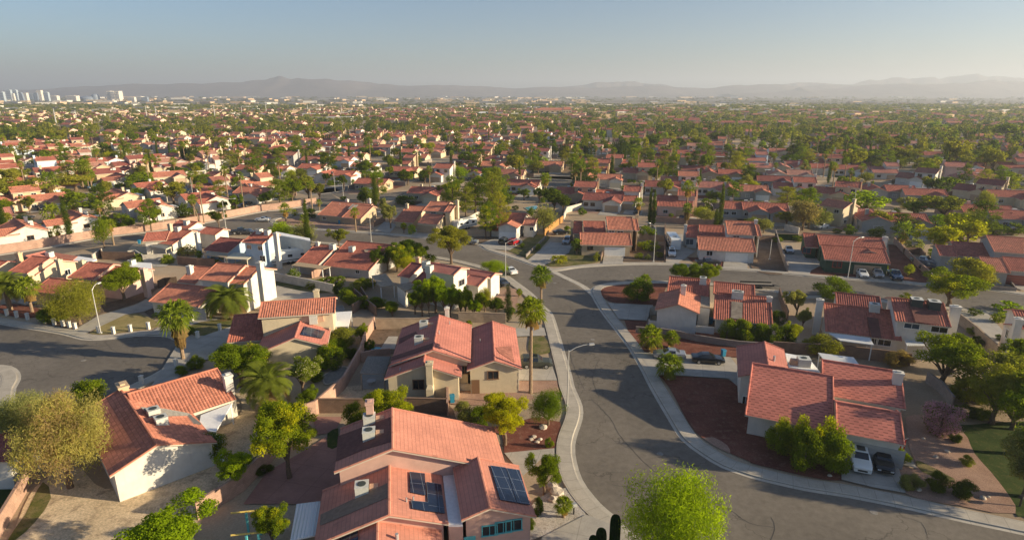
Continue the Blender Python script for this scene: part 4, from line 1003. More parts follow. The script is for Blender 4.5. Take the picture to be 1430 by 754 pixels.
def trunk_mesh(name, kind, cl, H, Wd, seed):
    rng = np.random.default_rng(seed + 5); b = MB()
    if kind in ('cypress', 'shrub'):
        b.tube([(0, 0, -.1), (0, 0, H * .5)], [.09 * Wd / 2, .03], 6)
    elif kind == 'pine':
        b.tube([(0, 0, -.2), (.1, .05, 3), (-.05, .1, 7), (0, 0, 11)], [.3, .24, .14, .04], 7)
        for p, r, f in [cl[i] for i in rng.choice(len(cl), 16, replace=False)]:
            b.tube([(0, .03, p[2] * .8), tuple(p * [.5, .5, .93]), tuple(p)], [.08, .05, .02], 5)
    else:
        h0 = 1.6 if kind == 'broad' else 1.0
        b.tube([(0, 0, -.2), (.06, -.04, h0 * .6), (.02, .05, h0)], [.26, .2, .18], 8)
        for p, r, f in [cl[i] for i in rng.choice(len(cl), 11, replace=False)]:
            m = p * [.45, .45, 1]; m[2] = h0 + (p[2] - h0) * .55
            b.tube([(.02, .04, h0 - .1), tuple(m), tuple(p)], [.12, .08, .025], 5)
    me_o = b.build(name, 'trunk'); me = me_o.data; bpy.data.objects.remove(me_o)
    return me
NOM = dict(broad=(7.0, 6.6), pine=(12.0, 7.6), mesq=(6.0, 7.2), cypress=(10.0, 1.9), shrub=(2.1, 2.6))
TM = {}
def tree_meshes(kind, colr, res, var):
    key = (kind, colr, res, var)
    if key in TM: return TM[key]
    seed = hash((kind, var)) % 1000 if False else (sum(map(ord, kind)) * 7 + var * 13)
    nn = dict(hi=dict(broad=20000, pine=20000, mesq=30000, cypress=12000, shrub=9000), mid=dict(broad=3600, pine=4200, mesq=4200, cypress=4200, shrub=1100), lo=dict(broad=800, pine=900, mesq=900, cypress=450, shrub=260))[res][kind]
    lf = dict(hi=.15, mid=.33, lo=.66)[res] * dict(broad=1, pine=.95, mesq=.85, cypress=.7, shrub=.52)[kind]
    asp = dict(broad=.8, pine=.45, mesq=.4, cypress=.5, shrub=.8)[kind] if res != 'lo' else .7
    if kind in ('mesq', 'pine') : lf *= 1.25
    if kind == 'mesq' and res == 'hi': asp = .22; lf *= 1.25
    mats = {'pinkflower': ['leaf_green', 'leaf_pinkflower'], 'whiteflower': ['leaf_green', 'leaf_whiteflower'], 'patchy': ['leaf_pale', 'leaf_brown'], 'mixed': ['leaf_green', 'leaf_yellow']}.get(colr, 'leaf_' + colr)
    fl = {'pinkflower': .78, 'whiteflower': .14}.get(colr, 0)
    cm, cl, H, Wd = crown('crown', kind, nn, mats, seed, lf, asp, fl)
    tm = trunk_mesh('trunk', kind, cl, H, Wd, seed)
    TM[key] = (cm, tm); return TM[key]
KNAME = dict(broad=('broadleaf_tree', 'tree', 'broadleaf trees of the neighbourhood'), pine=('pine_tree', 'tree', 'pine trees of the neighbourhood'), mesq=('mesquite_tree', 'tree', 'feathery desert trees of the neighbourhood'),
             cypress=('cypress_tree', 'tree', 'cypress trees of the neighbourhood'), shrub=('shrub', 'shrub', 'shrubs in the yards'), fan=('fan_palm', 'palm tree', 'fan palms of the neighbourhood'), date=('date_palm', 'palm tree', 'date palms of the neighbourhood'))
LOOKC = dict(green='green', bright='bright green', olive='olive green', dark='dark green', grey='grey-green', lime='lime green', yellow='yellow-green', brown='brownish', patchy='olive and brown', pale='pale olive', pinkflower='pink-flowered', whiteflower='white-flowered', mixed='mixed green', pine='dull green')
LOOKK = dict(broad='leafy tree', pine='pine tree', mesq='feathery tree', cypress='column cypress', shrub='rounded shrub')
TREES = []
def plant(pos, h, w, kind, colr, res='mid', look=None, var=None):
    var = random.randrange(3) if var is None else var
    if res == 'hi': var = var % 2
    if kind in ('fan', 'date'): return palm(pos, h, w, kind, res, look)
    cm, tm = tree_meshes(kind, colr, res, var)
    nm, cat, grp = KNAME[kind]; H, Wd = NOM[kind]
    rt = root(nm, (pos[0], pos[1], 0), rz=random.uniform(0, 6.28))
    rt.scale = (w / Wd, w / Wd * random.uniform(.92, 1.08), h / H)
    ms = [('crown', cm)] + ([('trunk', tm)] if res != 'lo' else [('trunk', tm)])
    for n_, me in ms:
        o = bpy.data.objects.new(n_, me); o.parent = rt; col.objects.link(o)
    sz = 'small ' if (kind != 'shrub' and h < 5) or (kind == 'shrub' and h < 1) else 'tall ' if (kind in ('pine', 'cypress') and h > 11) or (kind not in ('pine', 'cypress', 'shrub') and h > 8.5) or (kind == 'shrub' and h > 2.2) else ''
    if kind in ('pine', 'cypress') and h < 6.5: sz = 'small '
    pend(rt, look or (sz + LOOKC[colr] + ' ' + LOOKK[kind]), cat, grp)
    TREES.append((rt, kind)); return rt
PALMS = {}
def palm_meshes(kind, res, var=0):
    if (kind, res, var) in PALMS: return PALMS[(kind, res, var)]
    rng = random.Random(11 + var * 7 + (3 if kind == 'date' else 0))
    V, F4, mi = [], [], []
    def quad(a, b, c, d, m=0):
        k = len(V); V.extend([tuple(a), tuple(b), tuple(c), tuple(d)]); F4.append((k, k + 1, k + 2, k + 3)); mi.append(m)
    if kind == 'fan':
        nf = 38 if res == 'hi' else 24; ns = 14 if res == 'hi' else 7
        for i in range(nf):
            az = i * 2.4 + rng.uniform(-.2, .2); el = R(80 - 115 * i / nf + rng.uniform(-8, 8))
            d = Vector((math.cos(az) * math.cos(el), math.sin(az) * math.cos(el), math.sin(el)))
            side = Vector((-math.sin(az), math.cos(az), 0)); up = d.cross(side)
            pl = rng.uniform(.55, .8); c = d * pl
            quad(-side * .02, side * .02, c + side * .02, c - side * .02)
            fr = rng.uniform(.6, .8)
            for k in range(ns):
                a0 = R(-105 + 210 * (k + .12) / ns); a1 = R(-105 + 210 * (k + .88) / ns); am = (a0 + a1) / 2
                def q(a, r, dr=0): return c + (d * math.cos(a) + side * math.sin(a)) * r + Vector((0, 0, -dr)) + up * (.08 * math.cos(a * 6))
                L_ = fr * (1.15 - .3 * abs(am) / 1.8)
                quad(c, q(a0, L_ * .6), q(am, L_, .16 + L_ * .15), q(a1, L_ * .6))
        # dead skirt just under the crown
        for i in range(26 if res == 'hi' else 14):
            az = rng.uniform(0, 6.28); d = Vector((math.cos(az), math.sin(az), 0)); s_ = Vector((-d.y, d.x, 0))
            z = -rng.uniform(.1, .5); l = rng.uniform(.6, 1.1)
            quad(d * .15 + Vector((0, 0, z)) - s_ * .08, d * .15 + Vector((0, 0, z)) + s_ * .08, d * rng.uniform(.35, .6) + s_ * .3 + Vector((0, 0, z - l)), d * .4 - s_ * .25 + Vector((0, 0, z - l)), 1)
        H0 = 1.5
    else:
        nf = 66 if res == 'hi' else 42; nl = 24 if res == 'hi' else 10
        for i in range(nf):
            az = i * 2.4 + rng.uniform(-.2, .2); e0 = R(82 - 95 * (i / nf) ** .8 + rng.uniform(-6, 6)); L_ = rng.uniform(2.2, 2.8)
            p = Vector((0, 0, 0)); el = e0; st = L_ / nl
            for k in range(nl):
                d = Vector((math.cos(az) * math.cos(el), math.sin(az) * math.cos(el), math.sin(el)))
                s_ = Vector((-math.sin(az), math.cos(az), 0)); up = d.cross(s_)
                p2 = p + d * st
                ll = .48 * math.sin(math.pi * min(1, (k + 1.2) / (nl + .6))) ** .6
                for sg in (-1, 1):
                    tip = p2 + s_ * sg * ll * .85 + d * ll * .55 + Vector((0, 0, -.12 * ll))
                    quad(p, p + d * st * .85, tip + d * .01, tip - d * .03, 0)
                p = p2; el -= (1.9 / nl) * (.5 + k / nl)
            if i > nf * .85: mi[-nl * 2:] = [1] * (nl * 2)
        H0 = 2.0
    cm = np_mesh('crown', np.array(V), np.array(F4), ['leaf_palm' if kind == 'fan' else 'leaf_date', 'leaf_thatch'], np.array(mi))
    PALMS[(kind, res, var)] = cm; return cm
TRK = {}
def palm(pos, h, w, kind, res, look=None, skirt=0, lean=0.0):
    nm, cat, grp = KNAME[kind]
    rt = root(nm, (pos[0], pos[1], 0), rz=random.uniform(0, 6.28))
    s = w * 1.12 / (2.7 if kind == 'fan' else 4.6)
    hub = max(.4, h - (1.1 if kind == 'fan' else 1.6) * s)
    o = bpy.data.objects.new('crown', palm_meshes(kind, res, random.randrange(2))); o.parent = rt; o.location = (lean, 0, hub); o.scale = (s, s, s); col.objects.link(o)
    key = (kind, lean != 0)
    if key not in TRK:
        b = MB(); r0 = .2 if kind == 'fan' else .34
        rings = 26
        pts = [(0, 0, -.05)] + [(0, 0, i / rings) for i in range(1, rings + 1)]
        b.tube(pts, [r0 * 1.25] + [r0 * (1 - .3 * i / rings) * (1.07 if i % 2 else .94) for i in range(1, rings + 1)], 8)
        t = b.build('trunk', 'palm_trunk'); TRK[key] = t.data; bpy.data.objects.remove(t)
    t = bpy.data.objects.new('trunk', TRK[key]); t.parent = rt; t.scale = (max(.7, s ** .5),) * 2 + (hub + .1,); col.objects.link(t)
    if lean: t.rotation_euler = (0, math.atan2(lean, hub), 0)
    if skirt:
        key = ('skirt',)
        if key not in TRK:
            rng = np.random.default_rng(4); n = 1500
            z = rng.uniform(0, 1, n); a = rng.uniform(0, 6.28, n); r = (.42 + .25 * np.sin(z * 2.4 + .5)) * rng.uniform(.5, 1.15, n)
            P = np.stack([r * np.cos(a), r * np.sin(a), z], 1); N = np.stack([np.cos(a), np.sin(a), .2 + 0 * a], 1)
            t_ = np.array([0, 0, 1.0]); V = []
            sd = np.stack([-np.sin(a), np.cos(a), 0 * a], 1); L_ = rng.uniform(.06, .16, n)[:, None]; w_ = rng.uniform(.05, .12, n)[:, None]
            out = np.stack([np.cos(a), np.sin(a), 0 * a], 1) * .05
            Vv = np.stack([P + sd * w_, P - sd * w_, P - sd * w_ * .3 - t_ * L_ - out, P + sd * w_ * .3 - t_ * L_ - out], 1).reshape(-1, 3)
            TRK[key] = np_mesh('dead_frond_skirt', Vv, np.arange(n * 4).reshape(-1, 4), 'leaf_thatch')
        k = bpy.data.objects.new('dead_frond_skirt', TRK[key]); k.parent = rt; k.location = (lean, 0, hub - skirt); k.scale = (1.15, 1.15, skirt + .2); col.objects.link(k)
    sz = 'short ' if h < 4.5 else 'tall ' if h > 9 else ''
    pend(rt, look or (sz + ('fan palm' if kind == 'fan' else 'arching date palm')), cat, grp)
    TREES.append((rt, kind)); return rt
def T(c, xb, yb, yt, wpx, kind, colr='green', res=None, look=None, **kw):
    """plant by readings: base point, row of the top, crown width"""
    g = W(c, xb, yb); h = height_at(c, (xb, yb), yt)
    dist = (Vector((g.x, g.y, h * .6)) - Vector((0, 0, HC))).length
    w = wpx / CR[c][2] / FP * dist
    if res is None: res = 'hi' if dist < 125 else 'mid'
    LOG.append('tree %s %s h=%.1f w=%.1f d=%.0f' % (kind, (c, xb, yb), h, w, dist))
    if kind in ('fan', 'date'): return palm(g, h, w, kind, 'hi' if dist < 175 else res, look, **kw)
    if kind in ('broad', 'mesq') and (h < 2.6 or w / h > (1.2 if kind == 'broad' and h < 6 else 1.75)): kind = 'shrub'
    if kind == 'pine' and w / h > .95: kind = 'broad'
    return plant(g, h, w, kind, colr, res, look)
# -- trees and shrubs of the near lots
T('A', 262, 560, 170, 285, 'mesq', 'patchy', 'hi', 'huge olive and brown feathery tree shading the sandy yard')
T('A', 120, 420, 200, 230, 'mesq', 'pale', 'hi'); T('A', 360, 300, 140, 120, 'shrub', 'green', 'hi')
T('X', 236, 800, 706, 112, 'broad', 'bright', 'hi'); T('A', 870, 560, 430, 140, 'broad', 'bright', 'hi')
T('X', 338, 540, 474, 80, 'broad', 'green', 'hi'); T('X', 352, 520, 480, 55, 'broad', 'mixed', 'hi')
T('X', 378, 572, 508, 66, 'date'); T('X', 322, 440, 394, 58, 'date'); T('X', 260, 470, 452, 24, 'shrub', 'green')
T('A', 790, 460, 355, 110, 'shrub', 'whiteflower', 'hi'); T('F', 285, 510, 340, 190, 'broad', 'whiteflower', 'hi', 'white-blossomed round tree beside the date palm')
T('X', 405, 668, 556, 92, 'broad', 'mixed', 'hi'); T('X', 392, 620, 560, 60, 'mesq', 'grey', 'hi'); T('F', 310, 590, 475, 110, 'broad', 'green', 'hi'); T('B', 100, 410, 370, 90, 'shrub', 'dark')
T('F', 350, 450, 400, 90, 'shrub', 'green', 'hi'); T('F', 330, 330, 270, 80, 'shrub', 'dark'); T('F', 440, 330, 250, 130, 'broad', 'green', 'hi'); T('F', 240, 620, 560, 90, 'shrub', 'mixed', 'hi'); T('F', 60, 420, 290, 200, 'broad', 'mixed', 'hi'); T('B', 300, 250, 170, 100, 'shrub', 'green', 'hi'); T('F', 600, 300, 250, 60, 'shrub', 'green'); T('B', 60, 360, 300, 100, 'shrub', 'green', 'hi'); T('F', 420, 390, 265, 160, 'broad', 'mixed', 'hi'); T('F', 470, 290, 185, 170, 'broad', 'olive', 'hi'); T('F', 370, 400, 320, 90, 'shrub', 'bright'); T('F', 560, 260, 180, 90, 'broad', 'green', 'hi'); T('F', 510, 340, 290, 80, 'shrub', 'dark')
T('X', 540, 606, 536, 76, 'broad', 'yellow', 'hi'); T('X', 500, 600, 560, 40, 'shrub', 'green', 'hi'); T('X', 705, 622, 542, 84, 'broad', 'yellow', 'hi'); T('C', 90, 190, 10, 210, 'mesq', 'green', 'hi'); T('X', 650, 590, 560, 40, 'shrub', 'grey', 'hi'); T('X', 673, 598, 568, 40, 'shrub', 'green', 'hi')
T('C', 70, 530, 335, 200, 'broad', 'green', 'hi'); T('C', 165, 645, 545, 84, 'fan', 'green', 'hi'); T('C', 95, 300, 247, 52, 'shrub', 'green', 'hi'); T('C', 40, 640, 540, 60, 'shrub', 'dark', 'hi'); T('C', 0, 700, 640, 60, 'shrub', 'green', 'hi')
T('X', 940, 800, 655, 150, 'mesq', 'lime', 'hi', 'big lime-green feathery tree overhanging the road bend')
T('B', 140, 760, 545, 190, 'broad', 'mixed', 'hi', 'green and rusty tree beside the yellow-beamed frame'); T('B', 0, 420, 360, 60, 'shrub', 'bright', 'hi')
T('X', 1087, 632, 583, 44, 'shrub', 'mixed', 'hi', 'first rounded citrus tree from the west along the slate roof')
T('X', 1112, 640, 580, 42, 'shrub', 'mixed', 'hi', 'tallest citrus tree in the row under the slate roof')
T('X', 1122, 656, 600, 50, 'shrub', 'green', 'hi', 'low citrus tree at the front of the row on red gravel')
T('X', 1150, 648, 583, 46, 'shrub', 'mixed', 'hi', 'citrus tree rising against the garage wall')
T('X', 1166, 660, 602, 46, 'shrub', 'green', 'hi', 'citrus tree touching the white SUV')
T('D', 890, 225, 80, 195, 'shrub', 'pinkflower', 'hi', 'round pink-flowered oleander on the pebble yard')
T('D', 745, 505, 425, 105, 'shrub', 'grey', 'hi'); T('D', 870, 510, 420, 110, 'shrub', 'dark', 'hi'); T('D', 1000, 540, 455, 110, 'shrub', 'dark', 'hi'); T('D', 1018, 385, 338, 62, 'shrub', 'olive', 'hi'); T('D', 680, 370, 300, 105, 'shrub', 'green', 'hi'); T('D', 960, 270, 230, 60, 'shrub', 'dark', 'hi')
T('D', 1010, 150, 90, 90, 'shrub', 'dark', 'hi'); T('D', 1090, 160, 100, 90, 'shrub', 'green', 'hi'); T('D', 1300, 540, 260, 230, 'broad', 'grey', 'hi')
T('X', 1385, 592, 508, 80, 'broad', 'olive', 'hi'); T('X', 1412, 600, 515, 70, 'mesq', 'green', 'hi')
T('X', 1475, 640, 530, 110, 'broad', 'green', 'hi'); T('X', 1500, 700, 590, 120, 'broad', 'green', 'hi'); T('X', 1520, 600, 500, 100, 'pine', 'olive', 'hi')
T('H', 880, 610, 365, 330, 'broad', 'green', 'hi', 'dense bright green round tree behind the oleander'); T('H', 1130, 660, 440, 330, 'mesq', 'olive', 'hi'); T('H', 1240, 560, 360, 120, 'broad', 'green', 'hi'); T('H', 1010, 690, 560, 150, 'broad', 'olive', 'hi')
T('G', 575, 520, 395, 118, 'fan', skirt=0); T('G', 675, 500, 420, 74, 'fan'); T('G', 665, 645, 530, 124, 'fan'); T('G', 515, 275, 165, 160, 'broad', 'green', 'hi'); T('G', 548, 245, 150, 60, 'fan')
for x, y, w in ((940, 450, 95), (1010, 455, 110), (1040, 470, 95), (1110, 470, 90), (1160, 480, 100), (1220, 480, 90)): T('G', x, y + 10, y - 95, w, 'shrub', 'mixed' if x == 1040 else 'green', 'hi')
T('H', 120, 405, 285, 95, 'broad', 'yellow', 'hi'); T('H', 270, 450, 350, 190, 'shrub', 'olive', 'hi'); T('H', 660, 510, 425, 130, 'shrub', 'brown', 'hi')
T('G', 730, 205, 85, 130, 'broad', 'green', 'hi'); T('G', 840, 208, 95, 130, 'broad', 'green', 'hi'); T('G', 785, 205, 88, 100, 'mesq', 'green', 'hi')
T('H', 330, 170, 60, 190, 'mesq', 'green', 'hi'); T('H', 150, 260, 125, 120, 'broad', 'grey', 'hi'); T('H', 180, 320, 215, 85, 'broad', 'grey', 'hi'); T('H', 60, 300, 225, 80, 'shrub', 'dark'); T('H', 700, 180, 140, 65, 'shrub', 'yellow'); T('H', 1045, 255, 215, 60, 'shrub', 'dark'); T('H', 1165, 290, 235, 70, 'shrub', 'green'); T('H', 1210, 235, 185, 140, 'mesq', 'bright')
T('H', 1060, 400, 355, 50, 'shrub', 'dark'); T('H', 1175, 380, 345, 50, 'shrub', 'dark'); T('H', 1040, 350, 310, 60, 'shrub', 'green')
T('X', 755, 452, 372, 30, 'fan', look='tall slim fan palm on the pavement at the road bend', res='hi'); T('X', 741, 549, 416, 42, 'fan', look='tallest fan palm rising in front of the centre house', res='hi')
T('X', 256, 502, 420, 44, 'fan', look='fan palm with long dead skirt at the cul-de-sac', res='hi', skirt=4.5)
T('E', 50, 320, 135, 140, 'date', res='hi'); T('E', 155, 330, 160, 90, 'fan', res='hi')
T('E', 595, 275, 100, 190, 'pine', 'green', 'hi'); T('E', 385, 390, 165, 230, 'mesq', 'olive', 'hi', 'broad olive tree beside the tilted lamp post'); T('E', 280, 370, 290, 150, 'shrub', 'green', 'hi'); T('E', 940, 600, 535, 90, 'shrub', 'green', 'hi'); T('E', 870, 625, 585, 70, 'shrub', 'green', 'hi')
T('J', 1095, 485, 272, 230, 'broad', 'olive', 'hi', 'spreading olive pine at the inner corner of the main road'); T('J', 870, 500, 352, 190, 'broad', 'green', 'hi'); T('J', 720, 530, 400, 130, 'broad', 'dark', 'hi'); T('J', 810, 525, 380, 150, 'broad', 'mixed', 'hi'); T('J', 920, 500, 380, 110, 'broad', 'green', 'hi'); T('J', 440, 600, 550, 110, 'shrub', 'green'); T('J', 590, 640, 580, 120, 'shrub', 'olive'); T('J', 660, 600, 560, 110, 'broad', 'green'); T('J', 640, 720, 650, 110, 'shrub', 'green'); T('J', 560, 700, 620, 100, 'broad', 'green'); T('J', 760, 520, 385, 120, 'broad', 'green', 'hi'); T('J', 850, 530, 430, 150, 'mesq', 'yellow', 'hi'); T('J', 985, 490, 430, 80, 'shrub', 'dark'); T('J', 1320, 545, 455, 150, 'mesq', 'bright', 'hi')
T('Q', 620, 610, 280, 330, 'broad', 'bright', 'hi'); T('Q', 700, 650, 330, 240, 'broad', 'bright', 'hi'); T('Q', 500, 640, 380, 220, 'broad', 'green', 'hi'); T('Q', 840, 640, 400, 220, 'broad', 'green', 'hi'); T('Q', 1000, 660, 420, 200, 'broad', 'mixed', 'hi'); T('Q', 440, 620, 400, 220, 'broad', 'green', 'hi'); T('Q', 750, 640, 380, 200, 'broad', 'bright', 'hi'); T('Q', 880, 660, 375, 160, 'broad', 'green', 'hi'); T('Q', 560, 640, 330, 150, 'broad', 'mixed', 'hi'); T('Q', 950, 670, 470, 150, 'broad', 'bright', 'hi')
T('Q', 1050, 600, 375, 180, 'mesq', 'olive', 'hi'); T('Q', 1150, 650, 480, 130, 'broad', 'dark', 'hi'); T('Q', 1255, 680, 350, 100, 'cypress', 'dark', 'hi', 'clipped dark column cypress by the centre house'); T('Q', 240, 640, 500, 150, 'broad', 'green'); T('Q', 110, 560, 470, 190, 'shrub', 'green'); T('Q', 910, 720, 680, 60, 'fan'); T('Q', 1290, 620, 560, 60, 'fan')
T('J', 270, 580, 500, 75, 'shrub', 'whiteflower'); T('J', 500, 600, 545, 110, 'broad', 'green'); T('J', 630, 620, 555, 100, 'broad', 'green'); T('J', 510, 650, 590, 80, 'broad', 'dark'); T('J', 540, 680, 610, 80, 'fan'); T('J', 370, 610, 565, 80, 'date', res='mid'); T('J', 700, 720, 660, 90, 'shrub', 'green'); T('J', 780, 740, 680, 80, 'shrub', 'green'); T('J', 245, 330, 290, 80, 'mesq', 'bright')
T('J', 360, 245, 185, 68, 'shrub', 'dark'); T('J', 225, 265, 165, 66, 'fan'); T('J', 320, 270, 222, 50, 'fan'); T('J', 272, 230, 198, 36, 'fan'); T('J', 400, 205, 145, 36, 'fan'); T('J', 775, 300, 160, 110, 'broad', 'grey'); T('J', 735, 250, 130, 60, 'broad', 'grey'); T('J', 885, 330, 275, 60, 'shrub', 'bright'); T('J', 845, 322, 268, 36, 'fan')
T('J', 195, 180, 30, 120, 'pine', 'green'); T('J', 260, 170, 35, 130, 'pine', 'green'); T('J', 345, 150, 10, 130, 'pine', 'olive'); T('J', 120, 190, 100, 90, 'broad', 'dark'); T('J', 860, 175, 120, 150, 'broad', 'dark')
T('J', 1220, 230, 20, 180, 'pine', 'green'); T('J', 1170, 250, 70, 120, 'pine', 'olive'); T('J', 1310, 160, -30, 150, 'pine', 'green'); T('J', 1350, 330, 100, 120, 'pine', 'olive'); T('K', 70, 200, 20, 120, 'pine', 'green'); T('K', 20, 120, -30, 120, 'broad', 'green'); T('J', 1275, 350, 165, 120, 'pine', 'mixed'); T('J', 1330, 220, -40, 130, 'pine', 'olive'); T('J', 1040, 150, 70, 80, 'pine', 'dark'); T('J', 1100, 120, 50, 90, 'pine', 'dark')
T('K', 30, 240, -10, 120, 'pine', 'olive'); T('K', 20, 345, 150, 110, 'pine', 'green'); T('K', 355, 215, 75, 150, 'pine', 'dark'); T('K', 400, 220, 110, 100, 'broad', 'dark'); T('K', 300, 320, 160, 150, 'mesq', 'grey', None, 'silvery grey feathery tree beside the orange fence'); T('K', 110, 170, 110, 100, 'broad', 'green'); T('K', 195, 150, 85, 70, 'broad', 'green'); T('K', 150, 200, 175, 50, 'shrub', 'green')
T('K', 852, 290, 75, 30, 'cypress', 'dark'); T('K', 872, 292, 90, 30, 'cypress', 'dark'); T('K', 1222, 290, 55, 34, 'cypress', 'dark'); T('K', 1200, 300, 190, 34, 'cypress', 'dark')
T('K', 1042, 278, 45, 80, 'fan'); T('K', 1045, 300, 165, 60, 'fan', skirt=3); T('K', 310, 120, 8, 60, 'fan'); T('K', 490, 110, -60, 60, 'fan'); T('K', 462, 110, -40, 60, 'fan'); T('K', 815, 110, 45, 80, 'date', res='mid'); T('K', 1150, 275, 180, 100, 'mesq', 'grey')
T('K', 850, 415, 360, 150, 'broad', 'green', look='flat bright bush row behind the lamp post'); T('K', 840, 350, 278, 120, 'broad', 'green'); T('K', 795, 455, 425, 60, 'shrub', 'green'); T('K', 845, 462, 432, 45, 'shrub', 'grey'); T('K', 905, 450, 418, 50, 'shrub', 'olive'); T('K', 472, 435, 352, 64, 'fan'); T('K', 268, 412, 376, 42, 'shrub', 'green'); T('K', 185, 400, 373, 36, 'shrub', 'green'); T('K', 575, 470, 420, 44, 'shrub', 'olive'); T('K', 380, 480, 435, 110, 'shrub', 'yellow'); T('K', 1165, 185, 135, 100, 'shrub', 'green'); T('K', 1290, 155, 45, 90, 'pine', 'green')
T('K', 170, 655, 615, 36, 'fan'); T('K', 30, 620, 540, 90, 'broad', 'green'); T('K', 210, 740, 685, 60, 'fan'); T('K', 60, 720, 660, 90, 'broad', 'dark')
T('L', 265, 345, 160, 170, 'mesq', 'brown', None, 'bare brownish tree with see-through crown behind the wide red roof'); T('L', 600, 235, 130, 220, 'mesq', 'bright'); T('L', 640, 340, 240, 165, 'pine', 'olive'); T('L', 510, 370, 315, 80, 'broad', 'green'); T('L', 445, 360, 335, 50, 'shrub', 'dark'); T('L', 655, 385, 325, 100, 'shrub', 'dark'); T('L', 750, 290, 230, 60, 'fan'); T('L', 815, 230, 160, 110, 'broad', 'grey'); T('L', 785, 430, 300, 90, 'fan'); T('L', 810, 190, 125, 80, 'fan')
T('L', 1000, 300, 160, 200, 'broad', 'olive'); T('L', 950, 480, 310, 180, 'pine', 'yellow'); T('L', 1100, 400, 250, 220, 'broad', 'yellow', None, 'glowing yellow-green tree beyond the stepped yard wall'); T('L', 960, 330, 255, 90, 'broad', 'bright'); T('L', 1130, 420, 290, 140, 'broad', 'yellow'); T('L', 850, 450, 385, 90, 'shrub', 'grey'); T('L', 945, 480, 440, 50, 'shrub', 'bright')
T('L', 1030, 745, 560, 270, 'pine', 'mixed', 'hi', 'big bushy pine leaning over the second street'); T('L', 1120, 640, 490, 230, 'mesq', 'olive', 'hi'); T('L', 1130, 530, 450, 120, 'broad', 'dark'); T('L', 823, 585, 520, 54, 'mesq', 'yellow'); T('L', 690, 565, 520, 45, 'shrub', 'green'); T('L', 1025, 145, 60, 130, 'broad', 'green'); T('L', 530, 110, 60, 110, 'broad', 'brown'); T('L', 1260, 370, 300, 110, 'broad', 'dark'); T('L', 1370, 370, 305, 100, 'broad', 'dark')
T('I', 80, 185, 30, 220, 'pine', 'olive'); T('I', 440, 190, 95, 190, 'broad', 'green', None, 'wide round green tree left of the white gables'); T('I', 400, 100, 10, 200, 'pine', 'olive'); T('I', 275, 130, 0, 80, 'fan'); T('I', 165, 130, 45, 60, 'fan'); T('I', 440, 90, -60, 60, 'fan'); T('I', 470, 90, -60, 60, 'fan'); T('I', 485, 90, -20, 50, 'fan'); T('I', 345, 140, 85, 90, 'broad', 'green'); T('I', 380, 215, 178, 50, 'shrub', 'green'); T('I', 180, 80, 30, 100, 'shrub', 'dark'); T('I', 740, 90, 10, 140, 'broad', 'green'); T('I', 915, 170, 45, 160, 'pine', 'olive'); T('I', 980, 240, 165, 110, 'broad', 'dark'); T('I', 1255, 80, 20, 60, 'broad', 'green'); T('I', 290, 290, 170, 90, 'fan'); T('I', 90, 275, 215, 100, 'date', res='mid'); T('I', 310, 350, 282, 46, 'fan'); T('I', 222, 300, 272, 50, 'shrub', 'green'); T('I', 540, 300, 148, 50, 'fan'); T('I', 550, 400, 235, 90, 'mesq', 'green'); T('I', 600, 385, 250, 50, 'fan'); T('I', 530, 300, 230, 110, 'broad', 'green'); T('I', 640, 295, 220, 130, 'broad', 'green'); T('I', 700, 310, 240, 60, 'pine', 'green')
T('I', 1030, 265, 120, 50, 'fan'); T('I', 1055, 270, 130, 40, 'fan', lean=-2.0); T('I', 1075, 270, 55, 40, 'fan'); T('I', 1175, 210, 150, 60, 'pine', 'green'); T('I', 990, 440, 385, 110, 'mesq', 'grey'); T('I', 1052, 465, 415, 36, 'fan'); T('I', 740, 470, 430, 60, 'fan'); T('I', 885, 480, 435, 60, 'fan'); T('I', 540, 120, 58, 50, 'fan'); T('I', 1160, 480, 435, 110, 'mesq', 'olive'); T('I', 1150, 390, 350, 60, 'shrub', 'grey')
# columnar cacti at the foot of the picture
for i, (x, y, yt, r, lk) in enumerate(((857, 775, 719, .42, 'tallest'), (838, 782, 738, .42, 'middle'), (827, 790, 748, .36, 'shortest'))):
    g = W('X', x, y); hh = height_at('X', (x, y), yt); b = MB()
    rows = []
    for k in range(9):
        z = hh * (1 - (1 - k / 8) ** 1.6) if k else -.1
        rr = r * (1 if k < 6 else (.93, .75, .25)[k - 6])
        rows.append([(g.x + rr * (1 + .1 * (j % 2)) * math.cos(j * math.pi / 12), g.y + rr * (1 + .1 * (j % 2)) * math.sin(j * math.pi / 12), z) for j in range(24)])
    b.grid(rows, 0, None, True); b.quadf(rows[-1])
    rt = root('column_cactus', (g.x, g.y, 0), lk + ' of the three dark column cacti at the road edge', 'cactus', 'column cacti by the road'); b.build('stem', 'leaf_cactus', rt)
    if False:
        a = MB(); a.tube([(g.x - r * .7, g.y - .2, hh * .35), (g.x - r * 1.5, g.y - .3, hh * .4), (g.x - r * 1.6, g.y - .3, hh * .62)], [.15, .16, .08], 8); a.build('arm', 'leaf_cactus', rt, True)
